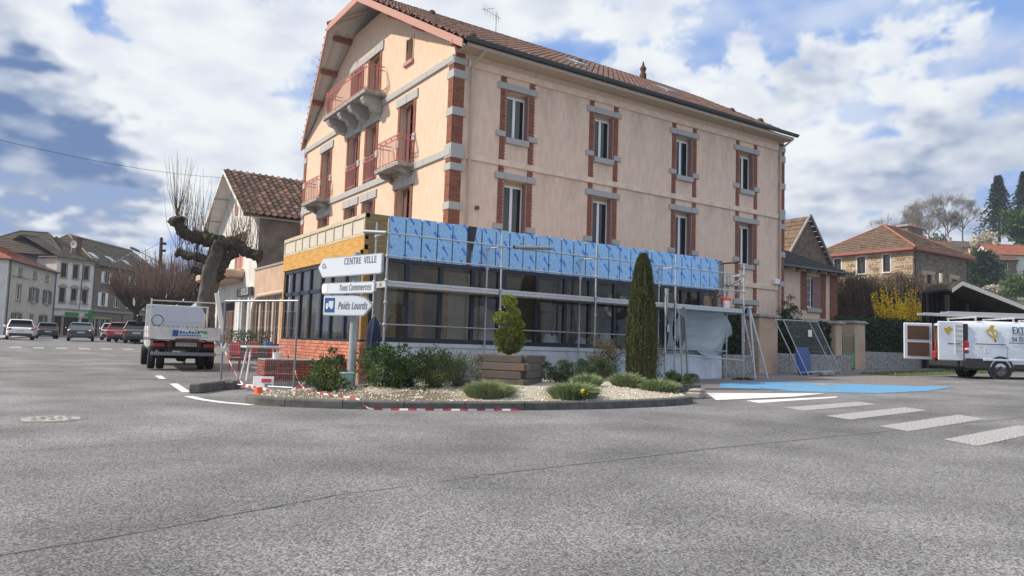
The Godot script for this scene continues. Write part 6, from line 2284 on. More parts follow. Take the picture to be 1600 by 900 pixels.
func make_plane_tree() -> void:
	# old pollarded plane by the truck
	rng.seed = 55
	var at := Vector3(7.2, gy(7.2, -38.4), -38.4)
	var t := thing("pollarded_plane_tree", "old pollarded plane tree with pale trunk and dark knobbly limbs behind the truck", "tree", at)
	var b := Mb.new()
	var limbs := [[[0.5, 5.4, 0.6], [-0.1, 5.75, 0.1], [-0.66, 5.75, -0.15], [-1.0, 5.95, -0.35], [-1.32, 6.4, -0.5], [-1.4, 6.75, -0.5]],
		[[0.1, 4.6, 0.2], [-0.3, 4.75, 0.0], [-0.75, 4.8, -0.3], [-1.3, 5.0, -0.6]],
		[[0.1, 3.9, 0.2], [-0.2, 4.05, 0.0], [-0.62, 4.15, -0.2]],
		[[0.5, 5.5, 0.6], [1.0, 5.5, 0.9], [1.55, 5.15, 1.25], [2.0, 4.95, 1.5], [2.3, 4.85, 1.7]],
		[[0.3, 4.0, 0.3], [0.65, 4.2, 0.6], [0.9, 4.8, 0.8], [1.25, 5.1, 1.1]],
		[[0.2, 3.6, 0.2], [0.55, 3.75, 0.5], [0.75, 4.0, 0.6]]]
	var nz := FastNoiseLite.new()
	nz.frequency = 1.8
	var tc := Curve3D.new()
	for p in [Vector3(0.12, -0.2, 0), Vector3(0.12, 0.8, 0), Vector3(0.15, 2.4, 0), Vector3(0.26, 3.9, 0.2), Vector3(0.4, 4.8, 0.5), Vector3(0.5, 5.6, 0.6)]: tc.add_point(p)
	var tl := tc.get_baked_length()
	var trows := []
	for j in 71:
		var p := tc.sample_baked(tl * j / 70.0)
		var row := []
		for i in 29:
			var a := TAU * i / 28.0
			var o := Vector3(cos(a), 0, sin(a))
			var r := lerpf(0.45, 0.4, j / 70.0) + 0.12 * exp(-j / 5.0) + 0.06 * exp(-pow((j - 52.0) / 8.0, 2.0))
			r *= 1.0 + 0.14 * nz.get_noise_3dv(Vector3(o.x * 0.8, p.y * 0.45, o.z * 0.8)) + 0.1 * nz.get_noise_3dv(Vector3(o.x * 1.6, p.y * 1.5, o.z * 1.6)) + 0.06 * sin(a * 5.0 + p.y * 0.4)
			row.append(p + o * r)
		trows.append(row)
	b.grid(trows)
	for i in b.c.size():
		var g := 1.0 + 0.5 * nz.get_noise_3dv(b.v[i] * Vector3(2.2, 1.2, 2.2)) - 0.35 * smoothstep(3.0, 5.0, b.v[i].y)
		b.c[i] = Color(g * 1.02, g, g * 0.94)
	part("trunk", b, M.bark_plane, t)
	var tw := Mb.new()
	for k in limbs.size():
		b = Mb.new()
		var c := Curve3D.new()
		for p in limbs[k]: c.add_point(Vector3(p[0], p[1], p[2]))
		var l := c.get_baked_length()
		var rows := []
		var r0: float = [0.38, 0.24, 0.2, 0.34, 0.25, 0.25][k]
		var n := int(l / 0.07)
		for j in n + 1:
			var p := c.sample_baked(l * j / n)
			var d := (c.sample_baked(minf(l, l * j / n + 0.1)) - c.sample_baked(maxf(0, l * j / n - 0.1))).normalized()
			var sx := d.cross(Vector3.UP).normalized()
			var sy := sx.cross(d)
			var row := []
			for i in 17:
				var a := TAU * i / 16.0
				var o := sx * cos(a) + sy * sin(a)
				var r := r0 * (1.0 - 0.4 * j / n + 0.35 * exp(-pow((float(j) / n - 0.93) / 0.07, 2.0))) * (1.0 + 0.55 * nz.get_noise_3dv((p + o * 0.3) * 1.9) + 0.55 * nz.get_noise_3dv((p + o * 0.3) * 6.0))
				if j == n: r *= 0.2
				row.append(p + o * maxf(r, 0.03))
			rows.append(row)
		b.grid(rows)
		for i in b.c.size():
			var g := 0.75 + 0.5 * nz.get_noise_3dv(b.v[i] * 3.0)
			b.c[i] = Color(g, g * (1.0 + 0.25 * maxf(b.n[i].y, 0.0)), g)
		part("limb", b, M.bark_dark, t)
		for j in int(l * 26):
			var p := c.sample_baked(rng.randf_range(0.25, 1.0) * l) + Vector3(0, 0.15, 0)
			var hgt := rng.randf_range(1.2, 3.4) if k in [0, 1, 3] else rng.randf_range(0.6, 1.8)
			var ln := Vector3(rng.randf_range(-0.35, 0.35), 1.0, rng.randf_range(-0.35, 0.35))
			tw.pipe([p, p + ln * hgt * 0.4 + rdir() * 0.08, p + Vector3(ln.x * 0.7, 1.0, ln.z * 0.7) * hgt], [0.012, 0.009, 0.004], 4, false)
	part("shoots", tw, M.twig, t)

func make_far_trees() -> void:
	rng.seed = 31
	# row of pollarded street trees with dense reddish shoots
	var t := thing("pollarded_street_tree", "bare pollarded street tree nearest the plane tree, dense with red-brown shoots", "tree", gp(8.4, -60.0), 0.0, "pollarded trees along the street")
	var b := Mb.new()
	b.pipe([Vector3(0, -0.1, 0), Vector3(0.05, 1.2, 0), Vector3(0, 2.3, 0.05)], [0.28, 0.22, 0.24], 9)
	var tw := Mb.new()
	for k in 7:
		var a := TAU * k / 7.0 + 0.4
		var d := Vector3(cos(a), 0.55, sin(a))
		b.pipe([Vector3(0, 2.2, 0), Vector3(0, 2.4, 0) + d * 0.7, Vector3(0, 2.5, 0) + d * 1.3 + Vector3(0, 0.3, 0)], [0.17, 0.14, 0.13], 7)
		for j in 60:
			var p := Vector3(0, 2.5, 0) + d * rng.randf_range(0.4, 1.35)
			var o := Vector3(d.x * 0.5 + rng.randf_range(-0.5, 0.5), rng.randf_range(0.7, 1.3), d.z * 0.5 + rng.randf_range(-0.5, 0.5)).normalized()
			var l := rng.randf_range(1.2, 3.3)
			var tn := rng.randf_range(0.7, 1.4)
			tw.col = Color(tn, tn, tn)
			tw.pipe([p, p + o * l * 0.5 + rdir() * 0.1, p + (o + Vector3(0, 0.25, 0)).normalized() * l], [0.022, 0.016, 0.007], 3, false)
	part("trunk", b, M.bark_dark, t)
	part("shoots", tw, M.twig_red, t)
	for q in [[7.3, -66.0, 1.7, 1.1, "second bare pollarded street tree, just right of the brown house windows"], [9.8, -67.0, 0.8, 1.25, "bare pollarded street tree behind the wooden utility pole"], [12.3, -74.0, 2.6, 1.4, "farthest bare pollarded street tree left of the plane tree"], [14.0, -66.0, 5.0, 1.35, "bare pollarded street tree seen between the plane tree limbs"]]:
		dup(t, gp(q[0], q[1]), q[2], q[4], "", q[3])
	# bare trees behind the stone houses and up the hill
	var a := bare_tree("bare_tree", "wide grey bare tree between the gable and the hipped stone house", Vector3(75.0, 1.5, -66.0), 12.0, 6, 4, 0.8, 0.16, "twig_grey", "bare grey trees", 0.16)
	for q in [[95.0, 1.5, -80.0, 1.0, 1.0, "grey bare tree showing just over the ridge end of the hipped stone house"], [188.0, 26.5, -107.0, 2.2, 1.1, "bare tree on the hill left above the chimney"], [190.0, 28.0, -100.0, 3.0, 1.25, "bare tree on the hill right of the chimney"],
			[194.0, 29.0, -97.0, 4.2, 1.4, "tallest bare tree in the middle of the hilltop row"], [197.0, 30.0, -93.5, 5.0, 1.35, "bare tree on the hilltop right of the tallest"], [201.0, 31.0, -92.0, 0.3, 1.2, "bare tree on the hilltop next to the conifers"], [192.0, 28.5, -99.0, 2.7, 0.95, "slender bare tree filling the gap left of the tallest hilltop tree"], [199.0, 30.5, -95.5, 1.1, 0.9, "lower bare tree in front of the hilltop row"], [186.5, 26.0, -104.0, 5.5, 0.85, "low bare tree just above the stone chimney"], [185.0, 24.0, -103.0, 1.4, 0.9, "small bare tree on the slope behind the chimney"], [176.0, 21.5, -82.0, 3.3, 0.6, "small bare tree above the cream hill house"], [163.0, 16.0, -76.0, 2.0, 0.7, "small bare tree left of the orange-roofed hill house"], [160.0, 15.0, -68.0, 4.6, 0.75, "small bare tree in front of the brown hill house"]]:
		dup(a, Vector3(q[0], q[1], q[2]), q[3], q[5], "", q[4])
	conifer("tallest dark conifer on the hilltop, left of the pair", Vector3(208.0, 31.5, -86.5), 17.5, 8.0, 5600)
	conifer("second dark conifer on the hilltop, right of the tallest", Vector3(208.0, 32.5, -80.5), 16.5, 7.5, 5400)
	conifer("dark conifer cut by the right edge of the picture", Vector3(207.0, 32.0, -75.0), 14.5, 7.5, 5000)
	bush("round_tree", "bright green rounded conifer below the hilltop pair at the right edge", Vector3(186.0, 26.0, -72.5), 4.6, 10.0, 4.0, 4200, 0.8, 0.22, "leaf_green", 40, Color(0.8, 1.05, 0.8), "", "tree")
	bush("blossom_tree", "pale blossoming tree between the hill houses and the conifers", Vector3(184.0, 25.0, -80.0), 4.2, 5.5, 3.5, 2600, 0.5, 0.16, "blossom", 40, Color.WHITE, "", "tree")
	bush("dark_yew", "dark conical yew in front of the hill houses", Vector3(140.8, 12.5, -61.3), 2.6, 8.6, 2.6, 3600, 0.6, 0.16, "leaf_dark", 36, Color(1.0, 1.1, 1.0), "", "tree")
	for q in [[150.0, 14.0, -59.0, 3.0, 3.0, "pale green bush on the hillside below the yew"], [156.0, 15.5, -58.0, 3.4, 2.6, "green bush on the hillside at the right edge"], [128.0, 11.0, -51.0, 2.6, 2.8, "light green shrub behind the dark shed roof"], [140.0, 12.5, -52.0, 3.2, 3.0, "green shrub above the dark shed roof at the right"], [186.0, 24.5, -105.0, 3.6, 3.4, "dull brown scrub on the slope behind the stone chimney"], [190.5, 27.5, -101.5, 3.8, 3.6, "brown scrub under the hilltop bare trees, left part"], [196.0, 29.5, -97.0, 4.2, 3.8, "brown scrub under the tallest hilltop bare tree"], [134.0, 11.5, -56.0, 2.0, 2.0, "white blossoming shrub right of the rooftop dish"]]:
		bush("hill_bush", q[5], Vector3(q[0], q[1], q[2]), q[3], q[4], q[3], 1500, 0.45, 0.13, "blossom" if "white" in q[5] else ("leaf_brown" if "brown" in q[5] else "leaf_green"), 26, Color(1.6, 1.5, 1.4) if not "white" in q[5] else Color(0.8, 0.8, 0.8))

# ------------------------------------------------------------------ vehicles
func wheel(t: Node3D, at: Vector3, r: float, w: float, side: float) -> void:
	var ax := Basis(Vector3(0, 1, 0), Vector3(side, 0, 0), Vector3(0, 0, -side))
	if ax.determinant() < 0: ax = Basis(Vector3(0, -1, 0), Vector3(side, 0, 0), Vector3(0, 0, -side))
	var b := Mb.new()
	b.lathe(Vector3.ZERO, [Vector2(r * 0.6, -w / 2), Vector2(r * 0.93, -w / 2), Vector2(r, -w * 0.36), Vector2(r, w * 0.36), Vector2(r * 0.93, w / 2), Vector2(r * 0.64, w / 2), Vector2(r * 0.62, w * 0.4)], 26, ax)
	var o := part("wheel", b, M.rubber, t, Transform3D(Basis.IDENTITY, at))
	b = Mb.new()
	b.lathe(Vector3.ZERO, [Vector2(r * 0.63, w * 0.3), Vector2(r * 0.6, w * 0.44), Vector2(r * 0.5, w * 0.34), Vector2(r * 0.22, w * 0.3), Vector2(r * 0.16, w * 0.4), Vector2(0.0, w * 0.42)], 20, ax)
	for k in 5: b.box(ax * (Basis(Vector3.UP, TAU * k / 5) * Vector3(r * 0.36, w * 0.36, 0)), Vector3(r * 0.12, r * 0.12, r * 0.12))
	part("rim", b, M.rim, o)

# a passenger car: forward is -z, origin on the ground in the middle
func car(called: String, label: String, at: Vector3, turn: float, paint: String, l: float, w: float, h: float, kind: String) -> Node3D:
	var t := thing(called, label, "car", at, turn)
	var hw := w / 2
	var belt := h * 0.62
	var rear := l / 2
	# lower body: stations from nose to tail [z, sill, shoulder, half width]
	var deck := belt + 0.02
	var tail := belt if kind != "sedan" else belt + 0.03
	var st := [[-rear, 0.38, belt * 0.62, hw * 0.72], [-rear + 0.12, 0.28, belt * 0.74, hw * 0.88], [-rear + 0.6, 0.22, belt * 0.86, hw * 0.97], [-rear + 1.3, 0.2, belt * 0.97, hw], [0.0, 0.2, belt, hw], [rear - 1.0, 0.21, deck, hw], [rear - 0.3, 0.26, tail, hw * 0.97], [rear - 0.08, 0.32, tail * 0.97, hw * 0.92], [rear, 0.42, tail * 0.86, hw * 0.84]]
	var rows := []
	for s in st:
		var row := []
		var y0: float = s[1]
		var y1: float = s[2]
		var x: float = s[3]
		for p in [[0.6, 0.0], [0.93, 0.0], [1.0, 0.14], [1.0, 0.5], [0.985, 0.78], [0.93, 0.97], [0.8, 1.0], [0.4, 1.02], [0.0, 1.02]]:
			row.append(Vector3(x * p[0], lerpf(y0, y1, p[1]), s[0]))
		for k in range(7, -1, -1): row.append(Vector3(-row[k].x, row[k].y, row[k].z))
		rows.append(row)
	var b := Mb.new()
	b.grid(rows)
	for e in [0, rows.size() - 1]:
		var r: Array = rows[e]
		for k in range(1, r.size() - 1):
			if e == 0: b.tri(r[0], r[k], r[k + 1])
			else: b.tri(r[0], r[k + 1], r[k])
	part("body", b, M[paint], t)
	# glasshouse
	var g: Array
	match kind:
		"sedan": g = [[-rear + 1.25, 0.0], [-rear + 2.1, 1.0], [rear - 1.75, 1.0], [rear - 0.62, 0.0]]
		"suv": g = [[-rear + 1.1, 0.0], [-rear + 1.85, 1.0], [rear - 0.55, 0.98], [rear - 0.14, 0.0]]
		_: g = [[-rear + 0.95, 0.0], [-rear + 1.75, 1.0], [rear - 0.7, 0.97], [rear - 0.2, 0.0]]
	b = Mb.new()
	rows = []
	var lo := belt - 0.03
	var hi := h - 0.05
	for s in g:
		var y := lerpf(lo, hi, s[1])
		var row := []
		for f in [-1.0, -0.96, -0.6, 0.0, 0.6, 0.96, 1.0]:
			var xw: float = lerpf(hw * 0.93, hw * 0.72, s[1])
			row.append(Vector3(-f * xw, y if absf(f) < 0.98 else lerpf(y, lo, 0.04), s[0]))
		rows.append(row)
	b.grid(rows)
	for sg in [1.0, -1.0]:
		var p := []
		for s in g: p.append(Vector3(sg * lerpf(hw * 0.93, hw * 0.72, s[1]), lerpf(lo, hi, s[1]), s[0]))
		if sg > 0: b.quad(p[3], p[0], p[1], p[2])
		else: b.quad(p[0], p[3], p[2], p[1])
	part("windows", b, M.far_glass, t)
	b = Mb.new()
	rows = []
	for s in [[g[1][0] - 0.06, hi - 0.05], [g[1][0] + 0.1, h - 0.012], [(g[1][0] + g[2][0]) / 2, h], [g[2][0] - 0.06, h - 0.02], [g[2][0] + 0.16, hi - 0.02]]:
		var row := []
		for f in [1.0, 0.9, 0.5, 0.0, -0.5, -0.9, -1.0]: row.append(Vector3(f * hw * 0.74, s[1] - (0.06 if absf(f) > 0.95 else 0.012 * f * f), s[0]))
		rows.append(row)
	b.grid(rows, true)
	part("roof", b, M[paint], t)
	b = Mb.new()
	for sg in [1.0, -1.0]:
		var k := 0
		for pr in [[g[0], g[1]], [g[3], g[2]]]:
			b.bar(Vector3(sg * hw * 0.93, lo, pr[0][0]), Vector3(sg * hw * 0.725, hi, pr[1][0]), 0.045, 0.035, 6)
		b.bar(Vector3(sg * hw * 0.94, lo, 0.1), Vector3(sg * hw * 0.73, hi, 0.05), 0.035, 0.03, 6)
	part("pillars", b, M[paint], t)
	for sg in [1.0, -1.0]:
		b = Mb.new()
		b.bbox(Vector3(sg * hw * 0.78, tail * 0.83, rear - 0.07), Vector3(hw * 0.34, 0.15, 0.16), 0.03)
		part("tail_light", b, M.tail_red, t)
		b = Mb.new()
		b.bbox(Vector3(sg * (hw + 0.08), belt + 0.06, -rear + 1.75), Vector3(0.2, 0.15, 0.1), 0.03)
		part("mirror", b, M[paint], t)
		for z in [-rear + 0.85, rear - 0.85]: wheel(t, Vector3(sg * (hw - 0.1), 0.32, z), 0.32, 0.2, sg)
	b = Mb.new()
	b.bbox(Vector3(0, 0.4, rear - 0.04), Vector3(w * 0.8, 0.22, 0.16), 0.04)
	part("bumper", b, M.black_plastic if kind != "sedan" else M[paint], t)
	b = Mb.new()
	b.bbox(Vector3(0, tail * 0.72, rear + 0.005), Vector3(0.5, 0.11, 0.02), 0.004)
	part("number_plate", b, M.plate, t)
	return t

func make_cars() -> void:
	var q := gp(-0.3, -67.5)
	car("parked_car", "white car with dark rear window, nearest the left edge", q, 0.02, "car_white", 4.1, 1.8, 1.56, "suv")
	car("parked_car", "dark car half hidden behind the white one on the left", gp(1.6, -78.0), 0.05, "car_black", 4.0, 1.7, 1.45, "hatch")
	car("parked_car", "dark navy saloon car driving away in the middle of the street", gp(3.65, -66.0), -0.06, "car_navy", 4.6, 1.8, 1.45, "sedan")
	car("parked_car", "small silver-white hatchback beyond the saloon", gp(6.5, -74.0), -0.12, "car_silver", 4.0, 1.75, 1.5, "hatch")
	car("parked_car", "red hatchback parked left of the grey estate", gp(6.3, -62.5), -0.3, "car_red", 4.0, 1.75, 1.5, "hatch")
	car("parked_car", "dark grey estate car parked beside the tipper truck", gp(7.1, -58.5), -0.3, "car_grey", 4.6, 1.85, 1.6, "suv")

func make_truck() -> void:
	var t := thing("tipper_truck", "old white tipper truck seen from behind with a dented tailboard", "truck", gp(4.4, -27.3), -0.09)
	var b: Mb
	var hw := 1.0
	var rz := 2.85
	# chassis and axles
	b = Mb.new()
	for x in [-0.38, 0.38]: b.bbox(Vector3(x, 0.62, 0.1), Vector3(0.1, 0.2, 5.2), 0.015)
	b.bar(Vector3(-0.9, 0.4, 1.7), Vector3(0.9, 0.4, 1.7), 0.07, 0.07, 8)
	b.bbox(Vector3(0, 0.38, 1.7), Vector3(0.3, 0.28, 0.3), 0.06)
	part("chassis", b, M.chassis, t)
	for x in [-0.86, -0.6, 0.6, 0.86]: wheel(t, Vector3(x, 0.36, 1.7), 0.36, 0.21, signf(x))
	for x in [-0.95, 0.86]: wheel(t, Vector3(x, 0.35, -1.75), 0.35, 0.2, signf(x))
	# underrun bar and lights
	b = Mb.new()
	b.bbox(Vector3(0, 0.5, rz - 0.15), Vector3(1.85, 0.11, 0.09), 0.015)
	for x in [-0.4, 0.4]: b.bbox(Vector3(x, 0.6, rz - 0.2), Vector3(0.07, 0.3, 0.06), 0.01)
	part("underrun_bar", b, M.grey_paint, t)
	b = Mb.new()
	b.bbox(Vector3(0, 0.76, rz - 0.22), Vector3(1.75, 0.26, 0.05), 0.01)
	part("rear_crossmember", b, M.chassis, t)
	for s in [-1.0, 1.0]:
		b = Mb.new()
		b.bbox(Vector3(0.72 * s, 0.77, rz - 0.17), Vector3(0.34, 0.12, 0.07), 0.015)
		part("tail_light", b, M.tail_red, t)
		b = Mb.new()
		b.bbox(Vector3(0.42 * s, 0.8, rz - 0.16), Vector3(0.12, 0.18, 0.06), 0.01)
		part("hinge_bracket", b, M.rust, t)
		b = Mb.new()
		b.bbox(Vector3(0.88 * s, 0.5, 1.7 + 0.5), Vector3(0.04, 0.5, 0.04), 0.008)
		part("mudguard", b, M.black_plastic, t)
	b = Mb.new()
	b.bbox(Vector3(0.05, 0.8, rz - 0.15), Vector3(0.6, 0.12, 0.02), 0.004)
	part("number_plate", b, M.plate, t)
	b = Mb.new()
	for k in 7: b.box(Vector3(-0.18 + k * 0.075 + (0.02 if k > 3 else 0.0), 0.8, rz - 0.139), Vector3(0.035, 0.07, 0.003))
	part("plate_marks", b, M.letter, t)
	# bed with wooden sides, bent tailboard
	b = Mb.new()
	b.bbox(Vector3(0, 0.95, 0.9), Vector3(2.0, 0.08, 3.9), 0.01)
	part("bed", b, M.rust, t)
	b = Mb.new()
	var rows := []
	for y in [1.34, 1.32, 1.0, 0.93]:
		var row := []
		for k in 25:
			var u := k / 24.0
			var wv := 0.022 * sin(u * 19.0) + 0.014 * sin(u * 43.0)
			row.append(Vector3(-hw + 2 * hw * u, y + (wv if y < 1.0 else 0.006 * sin(u * 50.0)), rz + (0.03 * sin(u * 9.0) if y < 1.0 else 0.0)))
		rows.append(row)
	b.grid(rows)
	b.span(Vector3(-hw, 0.98, rz - 0.05), Vector3(hw, 1.33, rz - 0.01))
	part("tailboard", b, M.truck_white, t)
	b = Mb.new()
	for k in 14: b.box(Vector3(-0.9 + k * 0.135, 1.345, rz - 0.01), Vector3(0.06 + 0.03 * sin(k * 3.0), 0.012, 0.05))
	b.bar(Vector3(-0.95, 0.93, rz + 0.015), Vector3(0.95, 0.93, rz + 0.015), 0.014, 0.014, 6)
	part("rust_edge", b, M.rust, t)
	for s in [-1.0, 1.0]:
		b = Mb.new()
		for k in 2: b.bbox(Vector3(hw * s, 1.07 + k * 0.19, 1.0), Vector3(0.035, 0.17, 3.6), 0.008)
		for z in [-0.6, 1.0, 2.6]: b.bbox(Vector3(hw * s * 1.02, 1.13, z), Vector3(0.05, 0.42, 0.08), 0.01)
		part("side_board", b, M.truck_white, t)
	# sign on the tailboard
	b = Mb.new()
	b.box(Vector3(0.12, 1.14, rz + 0.012), Vector3(1.02, 0.2, 0.008))
	var sg := part("tailboard_sign", b, M.sign_white, t)
	b = Mb.new()
	b.span(Vector3(-0.37, 1.05, rz + 0.016), Vector3(-0.2, 1.235, rz + 0.02))
	for k in 7: b.span(Vector3(-0.17 + k * 0.085, 1.13 + 0.005 * (k % 2), rz + 0.016), Vector3(-0.105 + k * 0.085, 1.22 - 0.02 * (k % 3), rz + 0.02))
	for k in 9: b.span(Vector3(-0.17 + k * 0.07, 1.06, rz + 0.016), Vector3(-0.12 + k * 0.07, 1.105, rz + 0.02))
	part("blue_marks", b, M.sign_blue, sg)
	b = Mb.new()
	b.prism(PackedVector2Array([Vector2(0.2, 1.235), Vector2(0.62, 1.235), Vector2(0.62, 1.12), Vector2(0.45, 1.17)]), rz + 0.016, rz + 0.021)
	part("green_swoosh", b, M.green_ink, sg)
	# head frame, cab, pale panel standing in the bed
	b = Mb.new()
	for x in [-0.98, 0.98]: b.bbox(Vector3(x, 1.5, -0.95), Vector3(0.06, 1.25, 0.06), 0.01)
	b.bbox(Vector3(0, 2.1, -0.95), Vector3(2.0, 0.05, 0.05), 0.01)
	part("head_frame", b, M.truck_white, t)
	b = Mb.new()
	b.bbox(Vector3(-1.0, 1.7, rz - 0.05), Vector3(0.045, 0.95, 0.045), 0.008)
	b.bbox(Vector3(0, 2.13, rz - 0.3), Vector3(2.0, 0.03, 0.03), 0.006)
	b.bbox(Vector3(1.0, 1.75, rz - 0.32), Vector3(0.03, 0.8, 0.03), 0.006)
	part("load_frame", b, M.truck_white, t)
	b = Mb.new()
	var pl := PackedVector2Array([Vector2(-0.95, 1.2), Vector2(0.85, 1.2), Vector2(0.86, 1.9), Vector2(0.8, 2.04), Vector2(0.68, 2.09), Vector2(-0.72, 2.09), Vector2(-0.88, 2.0), Vector2(-0.95, 1.85)])
	b.prism(pl, -0.9, -0.82)
	var pn := part("rear_panel", b, M.truck_panel, t)
	b = Mb.new()
	for x in [-0.36, 0.25]: b.span(Vector3(x - 0.012, 1.2, -0.82), Vector3(x + 0.012, 2.07, -0.808))
	b.span(Vector3(-0.94, 1.56, -0.82), Vector3(0.85, 1.575, -0.81))
	part("panel_rib", b, M.truck_white, pn)
	b = Mb.new()
	b.bbox(Vector3(0, 1.25, -1.95), Vector3(1.9, 1.5, 1.75), 0.14)
	b.bbox(Vector3(0, 0.8, -2.6), Vector3(1.9, 0.6, 0.7), 0.1)
	part("cab", b, M.truck_white, t)
	b = Mb.new()
	for s in [-1.0, 1.0]: b.box(Vector3(0.953 * s, 1.5, -2.0), Vector3(0.008, 0.55, 0.95))
	part("cab_window", b, M.dark_glass, t)
	for s in [-1.0, 1.0]:
		b = Mb.new()
		b.bbox(Vector3(1.16 * s, 1.6, -2.55), Vector3(0.2, 0.34, 0.08), 0.03)
		b.bar(Vector3(0.95 * s, 1.75, -2.6), Vector3(1.12 * s, 1.7, -2.56), 0.012, 0.012, 5)
		part("mirror", b, M.navy_frame, t)
	# hoop and white batten in the load
	b = Mb.new()
	var pts := []
	var rr := []
	for k in 25:
		var a := TAU * k / 24.0
		pts.append(Vector3(cos(a) * 0.16, sin(a) * 0.16, 0))
		rr.append(0.018)
	b.pipe(pts, rr, 6, false)
	solo("rubber_hoop", b, M.grey_frame, "grey rubber hoop standing at the left of the truck's load", "hoop", t.transform * Vector3(-0.8, 1.52, rz - 0.15))
	b = Mb.new()
	b.box(Vector3(0, 0.6, 0), Vector3(0.13, 1.35, 0.06), Basis(Vector3.BACK, 0.2))
	solo("white_batten", b, M.white_paint, "long white batten leaning in the right of the truck bed", "batten", t.transform * Vector3(0.98, 1.2, rz - 0.2))

